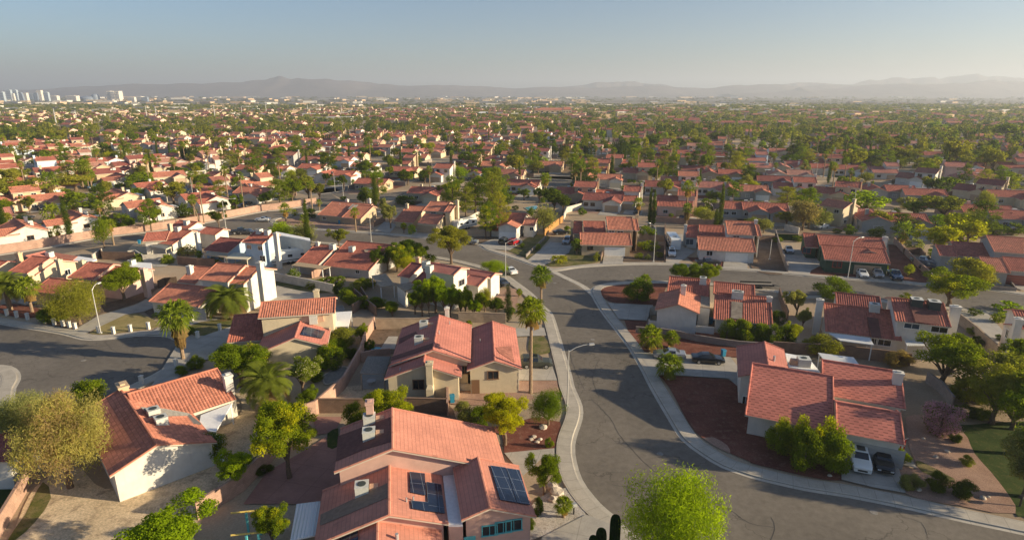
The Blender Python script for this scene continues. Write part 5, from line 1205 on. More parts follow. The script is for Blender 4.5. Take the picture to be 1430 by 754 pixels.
# ------------------------------------------------------------------ walls and fences
def wall(pts, h, mat, label, z=0.0, th=.2, cap=True, name='yard_wall', cat='wall', group='block yard walls'):
    g = [W(*p).xy for p in pts]
    b = MB(); A, B_ = off(g, th / 2), off(g, -th / 2)
    l = 0
    for i in range(len(g) - 1):
        L_ = (g[i + 1] - g[i]).length
        b.quadf([(B_[i].x, B_[i].y, -.1), (B_[i+1].x, B_[i+1].y, -.1), (B_[i+1].x, B_[i+1].y, h), (B_[i].x, B_[i].y, h)], 0, [(l, 0), (l + L_, 0), (l + L_, h), (l, h)])
        b.quadf([(A[i+1].x, A[i+1].y, -.1), (A[i].x, A[i].y, -.1), (A[i].x, A[i].y, h), (A[i+1].x, A[i+1].y, h)], 0, [(l + L_, 0), (l, 0), (l, h), (l + L_, h)])
        l += L_
    for k in (0, -1):
        q = [(A[k].x, A[k].y), (B_[k].x, B_[k].y)]
        b.quadf([(q[0][0], q[0][1], -.1), (q[1][0], q[1][1], -.1), (q[1][0], q[1][1], h), (q[0][0], q[0][1], h)], 0, [(0, 0), (th, 0), (th, h), (0, h)])
    m_ = g[len(g) // 2]
    rt = root(name, (m_.x, m_.y, 0), label, cat, group)
    b.build('wall_panel', mat, rt)
    if cap:
        c = MB(); A2, B2 = off(g, th / 2 + .04), off(g, -th / 2 - .04)
        for i in range(len(g) - 1):
            t = [(A2[i].x, A2[i].y), (B2[i].x, B2[i].y), (B2[i+1].x, B2[i+1].y), (A2[i+1].x, A2[i+1].y)]
            c.prism(t, h + .001 * (i % 2), h + .07 + .001 * (i % 2))
        c.build('coping', mat, rt)
    return rt
wall(wall_line[0:1] and [('X', -120, 372)] + wall_line, 2.1, 'block_pink', 'very long pink block wall along the curved street behind the houses')
wall([('X', 276, 726), ('B', 0, 494), ('B', 130, 356), ('B', 300, 150), ('B', 345, 135), ('F', 480, 490), ('F', 560, 345), ('F', 590, 250), ('F', 625, 195)], 1.9, 'block_pink', 'pink lot wall running from the terrace up past the patio cover')
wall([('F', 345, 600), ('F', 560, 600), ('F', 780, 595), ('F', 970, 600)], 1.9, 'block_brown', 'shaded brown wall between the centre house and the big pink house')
wall([('F', 972, 618), ('F', 972, 500), ('F', 970, 470)], 1.9, 'block_pink', 'short pink wall end beside the blue bin')
wall([('F', 995, 492), ('F', 1150, 494), ('F', 1308, 494), ('F', 1306, 470)], .9, 'block_white', 'low cream front patio wall of the centre house')
wall([('F', 632, 205), ('F', 760, 203), ('F', 900, 200)], 1.9, 'block_tan', 'tan back wall behind the centre house')
wall([('Q', 820, 690), ('Q', 1040, 694), ('Q', 1235, 702)], 1.8, 'block_tan', 'tan garden wall between the clipped cypress and the centre house')
wall([('F', 560, 360), ('F', 630, 345), ('F', 700, 340)], 1.5, 'block_pink', 'short side-yard wall above the slatted patio cover')
wall([('X', -30, 790), ('A', 0, 740), ('A', 70, 620), ('A', 150, 480)], 1.7, 'block_pink', 'pink lot wall beside the dark lawn under the olive tree')
wall([('G', 505, 428), ('G', 620, 436), ('G', 700, 448), ('G', 800, 470), ('G', 900, 486), ('G', 1000, 500), ('G', 1234, 515)], 1.1, 'block_grey', 'low grey-brown wall sloping between the two red gravel yards')
wall([('G', 568, 400), ('G', 575, 345), ('G', 600, 340)], 1.5, 'stucco_white', 'white stub wall beside the corner house terrace', cap=False)
wall([('G', 570, 402), ('G', 880, 436)], 1.2, 'stucco_white', 'low white terrace wall in front of the corner house')
wall([('H', 62, 160), ('H', 80, 215), ('H', 105, 282)], 1.8, 'block_brown', 'brown side wall between the corner house and its neighbour')
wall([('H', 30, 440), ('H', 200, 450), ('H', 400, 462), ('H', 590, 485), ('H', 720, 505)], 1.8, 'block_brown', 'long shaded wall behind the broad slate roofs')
wall([('H', 960, 290), ('H', 1050, 360), ('H', 1110, 420), ('H', 1170, 470)], 1.7, 'block_tan', 'tan diagonal wall beside the sloping driveway')
wall([('H', 800, 590), ('H', 870, 640), ('H', 930, 720)], 1.6, 'block_grey', 'grey wall half hidden by the dense green tree')
wall([('L', 122, 372), ('L', 150, 470), ('L', 186, 566)], 1.6, 'block_grey', 'grey side wall beside the green house driveway')
wall([('L', 20, 405), ('L', 125, 405)], 1.5, 'block_brown', 'short brown back wall of the bare gravel lot')
wall([('L', 745, 412), ('L', 800, 470), ('L', 870, 540), ('L', 932, 598)], 1.5, 'block_pink', 'pink diagonal wall next to the red gravel and dark pickup')
wall([('L', 790, 470), ('L', 880, 470), ('L', 905, 500)], 1.6, 'block_brown', 'brown wall behind the pale green shrub')
wall([('L', 1210, 655), ('L', 1385, 668), ('L', 1330, 600)], .8, 'block_grey', 'low grey retaining wall along the second street')
wall([('L', 170, 345), ('L', 245, 365)], 1.8, 'block_white', 'white wall piece under the brownish tree')
wall([('J', 135, 568), ('J', 240, 590), ('J', 350, 612), ('J', 480, 640)], 1.8, 'block_white', 'whitewashed wall behind the camper and awning')
wall([('J', 585, 660), ('J', 640, 710), ('J', 700, 760)], 1.8, 'block_brown', 'brown wall descending beside the small palms')
wall([('F', 520, 130), ('F', 590, 85), ('F', 560, 40)], 1.7, 'block_brown', 'short angled wall beyond the white patio cover')
wall([('J', 360, 560), ('J', 460, 530)], 1.6, 'block_pink', 'small pink wall under the tan awning')
wall([('J', 690, 290), ('J', 745, 262)], 1.7, 'block_brown', 'brown wall beside the grey-green tree driveway')
wall([('J', 1120, 300), ('J', 1180, 270), ('J', 1240, 235)], 1.7, 'block_white', 'pale wall behind the white camper trailer')
wall([('J', 880, 112), ('J', 1010, 100)], 1.9, 'block_pink', 'pink wall beyond the dark hedge')
wall([('K', 300, 340), ('K', 345, 300), ('K', 400, 262)], 1.9, 'wood_orange', 'orange wooden fence beside the silvery tree', cap=False, name='wooden_fence', cat='fence', group='wooden fences')
wall([('K', 400, 262), ('K', 420, 215), ('K', 520, 188), ('K', 560, 182)], 1.9, 'block_white', 'pale curved wall behind the silvery grey tree')
wall([('K', 880, 262), ('K', 1030, 275), ('K', 1240, 285)], 1.7, 'block_pink', 'pink back wall between the two columnar cypresses')
wall([('K', 935, 290), ('K', 932, 470)], 1.6, 'block_brown', 'brown side wall left of the parked motorhome')
wall([('K', 205, 450), ('K', 310, 350)], .7, 'block_grey', 'low kerb wall left of the wide concrete drive')
wall([('K', 597, 470), ('K', 612, 425)], 1.2, 'block_brown', 'short brown wall beside the white garage drive')
wall([('K', 800, 355), ('K', 930, 365)], 1.6, 'block_tan', 'tan wall behind the flat bright bushes')
wall([('K', 540, 80), ('K', 600, 100), ('K', 700, 120)], 1.6, 'block_grey', 'grey wall in front of the far white patio house')
wall([('T', 0, 405), ('T', 60, 400), ('T', 120, 440), ('T', 330, 430), ('T', 395, 400)], 1.7, 'block_white', 'whitish wall zigzagging behind the small palms')
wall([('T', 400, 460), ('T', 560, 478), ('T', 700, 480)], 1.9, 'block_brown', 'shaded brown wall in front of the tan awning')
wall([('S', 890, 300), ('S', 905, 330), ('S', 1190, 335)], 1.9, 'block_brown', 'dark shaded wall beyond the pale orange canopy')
wall([('S', 820, 345), ('S', 900, 290)], 1.6, 'block_white', 'pale angled wall between the far yards')
wall([('E', 760, 215), ('E', 790, 200), ('E', 850, 195)], 1.6, 'dark_wood', 'dark brown board fence by the stepped pink wall', cap=False, name='wooden_fence', cat='fence', group='wooden fences')
wall([('L', 120, 395), ('L', 240, 400)], 1.7, 'hedge_dark', 'dark green screen fence behind the parked silver sedan', cap=False, name='wooden_fence', cat='fence', group='wooden fences')
# small square posts along the cul-de-sac pavement
for k, (x, y) in enumerate(((35, 345), (82, 355), (134, 365), (218, 380), (262, 392), (304, 398), (334, 404), (362, 412), (475, 430), (545, 432), (626, 422), (712, 410), (898, 430), (922, 372), (948, 455), (1054, 418), (845, 590), (680, 672))):
    g = W('E', x, y); b = MB(); b.box((g.x, g.y, 0), (.42, .42, 1.15), R(-12)); 
    o = root('gate_post', (g.x, g.y, 0)); b.build('shaft', 'stucco_white', o); c = MB(); c.box((g.x, g.y, 1.15), (.5, .5, .1), R(-12)); c.build('cap', 'stucco_white', o)
    pend(o, 'short white square post', 'post', 'white posts round the cul-de-sac')
# ------------------------------------------------------------------ lamps and poles
def lamp(c, base, yt, arm=None, look='curved-arm street lamp', mat='pole_metal'):
    g = W(c, *base); h = height_at(c, base, yt)
    rt = root('street_lamp', (g.x, g.y, 0)); b = MB()
    b.tube([g, g + Vector((0, 0, h))], [.095, .055], 8); b.box((g.x, g.y, 0), (.4, .4, .3)); b.build('pole', mat, rt)
    if arm is not None:
        a = R(arm[0]); d = Vector((math.cos(a), math.sin(a), 0)); L_ = arm[1]; top = g + Vector((0, 0, h - .2))
        m = MB(); m.tube([top, top + d * L_ * .35 + Vector((0, 0, .5)), top + d * L_ * .7 + Vector((0, 0, .75)), top + d * L_ + Vector((0, 0, .8))], [.055, .05, .045, .04], 6); m.build('arm', mat, rt)
        q = top + d * (L_ + .3) + Vector((0, 0, .72)); f = MB(); f.box(q, (.75, .3, .18), a, 0, .8); hd = f.build('lamp_head', 'grey_metal', rt)
        l = MB(); l.box(q - Vector((0, 0, .06)), (.45, .22, .07), a); l.build('lens', 'lamp_glass', hd)
    LOG.append('lamp %s h=%.1f' % (base, h))
    pend(rt, look, 'street lamp', 'street lamps'); return rt
lamp('X', (792, 569), 489, (10, 2.6), 'grey curved-arm street lamp'); lamp('X', (141, 466), 404, (80, 1.2), 'white tilted street lamp')
lamp('L', (503, 597), 400, (20, 2.0)); lamp('K', (875, 475), 292, (120, 2.0)); lamp('K', (98, 580), 372, (10, 2.4)); lamp('J', (673, 370), 222, (0, 2.2)); lamp('J', (483, 110), 12, (120, 2)); lamp('J', (526, 130), 60, (150, 2)); lamp('L', (528, 255), 128, (160, 2))
lamp('I', (1190, 300), 155, (20, 3.0)); lamp('I', (866, 300), 195, (150, 2)); lamp('L', (333, 92), -10, (120, 2)); lamp('I', (985, 90), 20, (180, 2)); lamp('K', (1098, 165), 60, (100, 2)); lamp('I', (1022, 170), 30, None, 'bare thin pole')
lamp('L', (92, 500), 392, None, 'short bare pole')
# far transmission masts
for k, (x, y, yt) in enumerate(((79.6, 178, 152), (205.6, 166, 147.5), (300.6, 167, 146), (218.5, 164, 149), (107, 168, 154), (372, 158, 145), (430, 158, 146), (477, 158, 147), (510, 157, 148), (596, 156, 148), (262, 160, 149), (338, 160, 149))):
    g = W('X', x, y); h = height_at('X', (x, y), yt); rt = root('power_mast', (g.x, g.y, 0)); b = MB()
    b.tube([g, g + Vector((0, 0, h))], [.9, .35], 6); b.build('mast', 'pole_metal', rt)
    for z in (.95, .82, .7):
        m = MB(); m.tube([g + Vector((-h * .09, 0, h * z)), g + Vector((h * .09, 0, h * z))], .22, 4); m.build('cross_arm', 'pole_metal', rt)
    pend(rt, 'far pale power mast', 'mast', 'power masts on the plain')
# ------------------------------------------------------------------ vehicles
def car_build(kind, paint):
    """profile sections from rear to front: (x, half width, z bottom, z shoulder, z roof, half roof width)"""
    SUV = [(-2.3, .82, .42, .95, .98, .75), (-2.22, .93, .35, 1.05, 1.5, .68), (-1.9, .95, .3, 1.08, 1.66, .66), (-.6, .96, .28, 1.06, 1.7, .66), (.25, .96, .28, 1.05, 1.64, .65), (.95, .95, .28, 1.04, 1.08, .74), (1.9, .92, .3, .95, .98, .72), (2.25, .84, .36, .8, .84, .6)]
    SED = [(-2.35, .82, .4, .88, .92, .7), (-2.2, .9, .32, .95, 1.0, .72), (-1.55, .92, .28, .96, 1.04, .7), (-.85, .93, .26, .95, 1.4, .6), (.1, .93, .26, .94, 1.43, .6), (.95, .92, .26, .93, .98, .7), (1.9, .9, .28, .84, .88, .68), (2.3, .8, .34, .68, .72, .55)]
    PIC = [(-2.85, .93, .5, 1.05, 1.06, .9), (-2.8, .97, .45, 1.1, 1.12, .93), (-1.0, .98, .42, 1.1, 1.12, .93), (-.95, .98, .42, 1.12, 1.75, .72), (.3, .98, .42, 1.12, 1.85, .7), (1.05, .98, .42, 1.12, 1.2, .82), (2.2, .96, .42, 1.1, 1.14, .82), (2.75, .88, .48, .95, 1.0, .75)]
    S = dict(suv=SUV, sedan=SED, pickup=PIC)[kind]
    rt = root('parked_car' if kind != 'pickup' else 'pickup_truck', (0, 0, 0)); b, g = MB(), MB()
    rows = []
    for x, hw, zb, zs, zr, hr in S:
        rows.append([(x, -hw * .92, zb), (x, -hw, (zb + zs) / 2), (x, -hw * .97, zs), (x, -hr, zr), (x, 0, zr + (.03 if zr > zs + .2 else .015)), (x, hr, zr), (x, hw * .97, zs), (x, hw, (zb + zs) / 2), (x, hw * .92, zb), (x, 0, zb)])
    b.grid(rows, 0, None, True); b.quadf(rows[0][::-1]); b.quadf(rows[-1])
    b.build('body', paint, rt)
    def lerp(a, c, t): return Vector(a) * (1 - t) + Vector(c) * t
    ks = [i for i, s in enumerate(S) if s[4] > s[3] + .3]
    e = .012
    for sg, (i2, i3) in ((-1, (2, 3)), (1, (6, 5))):
        for i in range(ks[0], ks[-1]):
            q = [lerp(rows[i][i2], rows[i][i3], .12), lerp(rows[i+1][i2], rows[i+1][i3], .12), lerp(rows[i+1][i2], rows[i+1][i3], .86), lerp(rows[i][i2], rows[i][i3], .86)]
            a = lerp(q[0], q[1], .04); b1 = lerp(q[0], q[1], .96); c1 = lerp(q[3], q[2], .96); d1 = lerp(q[3], q[2], .04)
            o_ = Vector((0, sg * e, .004)); g.quadf([v + o_ for v in ((a, b1, c1, d1) if sg < 0 else (d1, c1, b1, a))])
    for i, j, dx in ((ks[-1], ks[-1] + 1, e), (ks[0], ks[0] - 1, -e)):
        q = [lerp(rows[j][3], rows[i][3], .1), lerp(rows[j][5], rows[i][5], .1), lerp(rows[j][5], rows[i][5], .92), lerp(rows[j][3], rows[i][3], .92)]
        q = [Vector((v.x, v.y * .93, v.z)) + Vector((dx * 1.5, 0, e * 1.6)) for v in q]
        g.quadf(q if dx > 0 else q[::-1])
    g.build('windows', 'glass', rt)
    xs = (-1.75 if kind == 'pickup' else -1.4, 1.75 if kind == 'pickup' else 1.4); r = .4 if kind == 'pickup' else .35 if kind == 'suv' else .32
    for x in xs:
        for sg in (-1, 1):
            w = MB(); y = sg * (S[3][1] - .08)
            rr = [[(x + r * f * math.cos(a), y + dy, r + r * f * math.sin(a)) for a in [k * math.pi / 8 for k in range(16)]] for dy, f in ((-.11, .9), (-.11, 1), (.11, 1), (.11, .9))]
            w.grid(rr, 0, None, True); w.quadf(rr[0]); w.quadf(rr[-1][::-1]); wo = w.build('wheel', 'rubber', rt)
            h_ = MB(); cir = [(x + r * .62 * math.cos(a), y + sg * .118, r + r * .62 * math.sin(a)) for a in [k * math.pi / 8 for k in range(16)]]
            h_.quadf(cir if sg < 0 else cir[::-1]); h_.build('rim', 'rim', wo)
    xf = S[-1][0]; xb = S[0][0]
    for sg in (-1, 1):
        l = MB(); l.box((xf - .12, sg * .58, S[-1][3] - .17), (.3, .32, .15)); l.build('headlight', 'lamp_glass', rt)
        t = MB(); t.box((xb + .1, sg * .68, S[0][3] - .22), (.2, .26, .22)); t.build('tail_light', 'tail_glass', rt)
    gr = MB(); gr.box((xf - .06, 0, S[-1][2] + .1), (.16, .9, .2)); gr.build('grille', 'black', rt)
    if kind == 'pickup':
        bed = MB(); bed.box((-1.9, 0, 1.115), (1.6, 1.6, .02)); bed.build('truck_bed', 'black', rt)
    elif kind == 'suv' :
        sr = MB(); sr.box((-.4, 0, 1.72), (1.1, .8, .02)); sr.build('sunroof', 'glass', rt)
    return rt
CARS = {}
def car(c, x, y, th, kind, paint, look):
    key = (kind, paint)
    if key not in CARS: CARS[key] = o = car_build(kind, paint)
    else: o = copy_tree(CARS[key])
    g = W(c, x, y); o.location = (g.x, g.y, .17); o.rotation_euler = (0, 0, R(th))
    pend(o, look, 'pickup truck' if kind == 'pickup' else 'car', 'parked vehicles'); return o
car('D', 490, 385, -112, 'suv', 'car_white', 'white parked SUV with black sunroof'); car('D', 600, 385, -112, 'sedan', 'car_black', 'black parked sedan')
car('G', 665, 550, 172, 'sedan', 'car_silver', 'silver sedan parked behind the small fan palm'); car('G', 850, 572, -8, 'sedan', 'car_black', 'glossy black sedan parked by the gate')
car('G', 30, 592, 0, 'suv', 'car_olive', 'dark boxy off-roader'); car('K', 420, 378, 255, 'suv', 'car_silver', 'silver SUV on the wide concrete drive'); car('K', 92, 378, 70, 'suv', 'car_grey', 'dark grey SUV'); car('K', 143, 382, 65, 'suv', 'car_red', 'bright red SUV')
car('K', 970, 442, -102, 'suv', 'car_white', 'white hatchback in front of the motorhome'); car('K', 120, 535, 118, 'sedan', 'car_white', 'white car parked at the kerb by the bright bush'); car('K', 75, 598, 120, 'sedan', 'car_grey', 'dark car half hidden by the lamp post')
car('L', 192, 462, -106, 'sedan', 'car_silver', 'silver sedan on the long drive'); car('L', 577, 588, -107, 'sedan', 'car_white', 'white sedan before the tan garage'); car('L', 655, 590, -107, 'suv', 'car_silver', 'silver hatchback before the tan garage'); car('L', 748, 600, -107, 'pickup', 'car_blue', 'dark blue pickup truck')
car('L', 905, 525, -55, 'pickup', 'car_silver', 'old silver pickup truck'); car('L', 940, 560, -40, 'sedan', 'car_black', 'black car behind the diagonal pink wall'); car('J', 102, 262, 178, 'sedan', 'car_white', 'white car driving along the far main road'); car('J', 1190, 380, 165, 'sedan', 'car_silver', 'pale grey car parked by the gravel')
car('L', 410, 222, -60, 'suv', 'car_silver', 'silver car in the cream garage drive'); car('T', 915, 215, 20, 'pickup', 'car_black', 'black pickup behind the white pergola house'); car('T', 960, 218, 0, 'sedan', 'car_grey', 'dark car beside the blue house'); car('K', 975, 130, 10, 'sedan', 'car_white', 'white car by the blue garage'); car('L', 1085, 60, 0, 'sedan', 'car_silver', 'silver car on the far cross street')
car('I', 250, 330, 60, 'suv', 'car_silver', 'silver SUV beside the pink wall yard'); car('I', 140, 250, 40, 'sedan', 'car_grey', 'grey sedan near the orange house'); car('I', 640, 80, 50, 'sedan', 'car_black', 'dark car between far white gables'); car('I', 970, 25, 10, 'sedan', 'car_silver', 'silver car on the far cross street corner'); car('K', 390, 330, 10, 'sedan', 'car_black', 'black car behind the wide drive'); car('K', 1160, 495, 0, 'pickup', 'car_black', 'black pickup beside the round street tree')
def camper(c, x, y, th, L_, hgt, look, kind='camper_trailer'):
    g = W(c, x, y); t = R(th); ca, sa = math.cos(t), math.sin(t)
    def P(a, b_, z): return (g.x + a * ca - b_ * sa, g.y + a * sa + b_ * ca, z)
    rt = root(kind, (g.x, g.y, 0)); b = MB(); w = 1.2
    pr = [(-L_/2, .6), (-L_/2, hgt - .3), (-L_/2 + .3, hgt), (L_/2 - .6, hgt), (L_/2, hgt - .8), (L_/2 + .05, 1.3), (L_/2 - .2, .6)]
    rows = [[P(a, -w, z) for a, z in pr], [P(a, w, z) for a, z in pr]]
    b.grid(rows, 0, None, True); b.quadf(rows[0][::-1]); b.quadf(rows[1]); b.build('body', 'car_white', rt)
    for sg in (-1, 1):
        for a in (-L_ * .3, 0, L_ * .3):
            f = MB(); q = P(a, sg * w, hgt * .55); f.box((q[0], q[1], q[2]), (1.0, .05, .6), t); f.build('window', 'glass', rt)
        s_ = MB(); q = P(0, sg * w, .95); s_.box(q, (L_ * .9, .04, .18), t); s_.build('stripe', 'car_grey', rt)
        for a in (-.5, .5):
            k = MB(); q = P(a, sg * (w - .1), .38); rr = [[(q[0] + ca * .38 * math.cos(u) - sa * dy, q[1] + sa * .38 * math.cos(u) + ca * dy, .38 + .38 * math.sin(u)) for u in [j * math.pi / 6 for j in range(12)]] for dy in (-.12, .12)]
            k.grid(rr, 0, None, True); k.quadf(rr[0]); k.quadf(rr[1][::-1]); k.build('wheel', 'rubber', rt)
    v = MB(); v.box(P(-L_ * .2, 0, hgt), (.9, .8, .25), t); v.build('roof_vent', 'ac_grey', rt)
    u = MB(); u.tube([P(L_/2, .5, .6), P(L_/2 + 1.2, 0, .55)], .06, 6); u.tube([P(L_/2, -.5, .6), P(L_/2 + 1.2, 0, .55)], .06, 6); u.build('hitch', 'black', rt)
    pend(rt, look, 'camper', 'campers and motorhomes')
camper('J', 245, 480, 30, 9.5, 3.2, 'long white camper parked beside the blue house'); camper('J', 1165, 300, 48, 8, 3.0, 'white camper trailer behind the yellow-walled house'); camper('K', 975, 400, 85, 8.5, 3.4, 'tall white motorhome on the side drive', 'motorhome'); camper('L', 150, 30, 30, 7, 3, 'white camper among far red roofs'); camper('I', 330, 175, 60, 6, 2.6, 'pale camper beside the far round tree')
# flat trailer on the second street
g = W('G', 1085, 212); t = R(-6); rt = root('flatbed_trailer', (g.x, g.y, 0), 'empty dark flatbed trailer parked along the second street', 'trailer')
b = MB(); b.box((g.x, g.y, .6), (6.2, 2.1, .14), t); b.build('deck', 'grey_wood', rt)
b = MB()
for s_ in (-1, 1):
    q = (g.x - math.sin(t) * s_ * 1.05, g.y + math.cos(t) * s_ * 1.05, .74); b.box(q, (6.2, .07, .3), t)
b.build('side_rail', 'black', rt)
b = MB(); b.tube([(g.x + 3.1, g.y - .7, .6), (g.x + 4.6, g.y - .45, .5)], .06, 6); b.tube([(g.x + 3.1, g.y + .4, .6), (g.x + 4.6, g.y - .45, .5)], .06, 6); b.build('hitch', 'black', rt)
for a in (-.5, .45):
    for s_ in (-1, 1):
        q = (g.x + a * math.cos(t) - math.sin(t) * s_ * 1.15, g.y + a * math.sin(t) + math.cos(t) * s_ * 1.15, 0); k = MB()
        rr = [[(q[0] + .36 * math.cos(u), q[1] + dy, .36 + .36 * math.sin(u)) for u in [j * math.pi / 6 for j in range(12)]] for dy in (-.1, .1)]
        k.grid(rr, 0, None, True); k.quadf(rr[0]); k.quadf(rr[1][::-1]); k.build('wheel', 'rubber', rt)
# wheelie bins
def wbin(c, x, y, mat, label, rz=0.2):
    g = W(c, x, y); rt = root('wheelie_bin', (g.x, g.y, 0), label, 'bin', 'wheelie bins')
    b = MB(); b.box((g.x, g.y, .08), (.5, .55, .95), rz, 0, 1.15); b.build('body', mat, rt)
    l = MB(); l.box((g.x, g.y, 1.03), (.66, .74, .09), rz, 0, .9); l.build('lid', mat, rt)
    for s_ in (-1, 1):
        w = MB(); w.tube([(g.x + s_ * .26, g.y + .25, .13), (g.x + s_ * .33, g.y + .25, .13)], .13, 8); w.build('wheel', 'rubber', rt)
wbin('B', 1215, 735, 'bin_dark', 'dark bin below the turquoise window frame'); wbin('B', 1268, 722, 'bin_blue', 'blue bin by the turquoise-framed windows'); wbin('B', 1308, 716, 'bin_dark', 'dark bin at the corner of the pink house')
wbin('F', 993, 552, 'bin_blue', 'light blue bin behind the short pink wall'); wbin('G', 640, 380, 'bin_blue', 'blue bin on the white terrace'); wbin('G', 864, 385, 'bin_blue', 'deep blue bin in the dark doorway'); wbin('G', 925, 540, 'bin_blue', 'bright blue bin by the black sedan'); wbin('I', 735, 380, 'bin_blue', 'blue bin in the sandy back yard'); wbin('J', 505, 275, 'bin_blue', 'blue bin beside the tan garage')
# rocks along the paths
def rock(c, x, y, s, label, mat='rock'):
    g = W(c, x, y); bpy_m = bpy.data.meshes.new('rock'); import bmesh
    bm = bmesh.new(); bmesh.ops.create_icosphere(bm, subdivisions=2, radius=s); rg = random.Random(int(x * 7 + y))
    for v in bm.verts: v.co *= rg.uniform(.8, 1.15); v.co.z *= .65
    bm.to_mesh(bpy_m); bm.free(); bpy_m.materials.append(MATS[mat]); o = bpy.data.objects.new('rock', bpy_m); o.location = (g.x, g.y, s * .35); col.objects.link(o)
    if label: props(o, label, 'rock', 'yard boulders')
    else: pend(o, 'pale boulder', 'rock', 'yard boulders')
for c, x, y, s in (('C', 65, 205, .5), ('C', 20, 250, .3), ('C', 50, 262, .28), ('C', 35, 275, .3), ('C', 5, 262, .3), ('D', 780, 508, .35), ('D', 1102, 552, .32), ('D', 808, 258, .22), ('D', 925, 322, .3), ('D', 868, 348, .28), ('D', 1128, 545, .2), ('D', 348, 440, .25), ('G', 665, 652, .25), ('G', 590, 400, .4), ('C', 110, 500, .6), ('C', 130, 530, .7), ('C', 115, 560, .5)): rock(c, x, y, s, None)
# flag, trampoline, pergola frame, pools, mailbox, patio furniture
g = W('D', 655, 330); rt = root('flag', (g.x, g.y, 0), 'striped red and white flag leaning out by the garage corner', 'flag')
b = MB(); b.tube([g + Vector((0, 0, 1.2)), g + Vector((.9, -.7, 2.4))], .03, 6); b.build('flagpole', 'white_paint', rt)
for k in range(5):
    b = MB(); z0 = 2.35 - k * .0; a = g + Vector((.85 - .12 * k, -.66 + .09 * k, 2.33 - .13 * k)); q = a + Vector((-.12, .09, -.13))
    rows = [[a + Vector((-.05 * j, -.03 * j + .05 * math.sin(j), -.24 * j)) for j in range(6)], [q + Vector((-.05 * j, -.03 * j + .05 * math.sin(j), -.24 * j)) for j in range(6)]]
    b.grid(rows); b.build('stripe', 'red_cloth' if k % 2 == 0 else 'white_paint', rt)
rt = None
g0 = W('B', -30, 640); rt = root('pergola_frame', tuple(g0), 'yellow and blue painted timber frame beside the pink terrace', 'pergola')
for y0 in (585, 690):
    a = W('B', -60, y0 + 15, 2.4); c_ = W('B', 108, y0 - 2, 2.4); b = MB(); b.tube([a, c_], .1, 4); b.build('beam', 'yellow_paint', rt)
    for p_ in ((12, y0 + 15), (70, y0 + 8)):
        q = W('B', p_[0], p_[1], 2.4); k = MB(); k.box((q.x, q.y, 0), (.16, .16, 2.35)); k.build('post', 'turquoise', rt)
g = W('F', 632, 306); rt = root('paddling_pool', (g.x, g.y, 0), 'small round blue paddling pool on the brown back yard', 'paddling pool')
b = MB(); ring = [(g.x + .75 * math.cos(a), g.y + .75 * math.sin(a)) for a in [k * math.pi / 10 for k in range(20)]]; b.prism(ring, .05, .32); b.build('rim', 'pool_blue', rt); b = MB(); b.prism([(g.x + (p[0] - g.x) * .85, g.y + (p[1] - g.y) * .85) for p in ring], .3, .335); b.build('water_surface', 'water', rt)
for c, pts, lb in (('F', [(430, 105), (470, 92), (478, 118), (440, 122)], 'small blue pool beside the white patio cover'), ('K', [(195, 190), (260, 180), (262, 200), (225, 208)], 'turquoise swimming pool beyond the dark pine'), ('F', [(375, 430), (450, 385), (510, 392), (470, 440), (390, 470)], 'shaded grey pool cover by the pink lot wall')):
    g_ = spline(gpts([(c, *p) for p in pts]) + [gpts([(c, *pts[0])])[0]], .5)[:-1]; ctr = sum(g_, Vector((0, 0))) / len(g_)
    rt = root('swimming_pool', (ctr.x, ctr.y, 0), lb, 'pool', 'garden pools'); b = MB(); b.prism([tuple(p) for p in g_], .0, .14); b.build('coping', 'kerb', rt)
    b = MB(); b.prism([tuple(ctr + (p - ctr) * .9) for p in g_], .05, .155); b.build('water_surface', 'water' if 'cover' not in lb else 'roof_grey', rt)
def chair_set(c, x, y, label, mat='white_paint'):
    g = W(c, x, y); rt = root('patio_table', (g.x, g.y, 0), label, 'table'); b = MB(); b.prism([(g.x + .6 * math.cos(a), g.y + .6 * math.sin(a)) for a in [k * math.pi / 6 for k in range(12)]], .7, .75); b.build('tabletop', mat, rt)
    for k in range(4):
        b = MB(); b.tube([(g.x + .4 * math.cos(k * 1.57), g.y + .4 * math.sin(k * 1.57), 0), (g.x + .35 * math.cos(k * 1.57), g.y + .35 * math.sin(k * 1.57), .7)], .04, 6); b.build('leg', mat, rt)
chair_set('G', 705, 392, 'round white patio table on the corner house terrace'); chair_set('F', 610, 470, 'small table under the slatted patio cover', 'grey_metal')
def garden_chair(c, x, y, label, rz):
    g = W(c, x, y); rt = root('garden_chair', (g.x, g.y, 0), label, 'chair', 'white garden chairs'); ca, sa = math.cos(rz), math.sin(rz)
    b = MB(); b.box((g.x, g.y, .42), (.5, .5, .06), rz); b.build('seat', 'white_paint', rt); b = MB(); b.box((g.x - sa * .25, g.y + ca * .25, .48), (.5, .06, .5), rz); b.build('backrest', 'white_paint', rt)
    for sx in (-1, 1):
        for sy in (-1, 1):
            b = MB(); b.box((g.x + (sx * ca - sy * sa) * .21, g.y + (sx * sa + sy * ca) * .21, 0), (.05, .05, .42), rz); b.build('leg', 'white_paint', rt)
garden_chair('A', 826, 470, 'white plastic chair alone in the sandy yard', .5); garden_chair('G', 688, 398, 'white chair left of the round patio table', 2); garden_chair('G', 725, 400, 'white chair right of the round patio table', 4)
for c, x, y, lb in (('D', 1282, 590, 'black double mailbox at the lawn edge'), ('C', 215, 630, 'grey post box on the white gravel')):
    g = W(c, x, y); rt = root('mailbox', (g.x, g.y, 0), lb, 'mailbox'); b = MB(); b.box((g.x, g.y, 0), (.12, .12, 1.0)); b.build('post', 'black', rt)
    b = MB(); b.box((g.x, g.y, 1.0), (.55, .35, .3), .4, 0, .8); b.build('letter_box', 'black' if c == 'D' else 'grey_metal', rt)
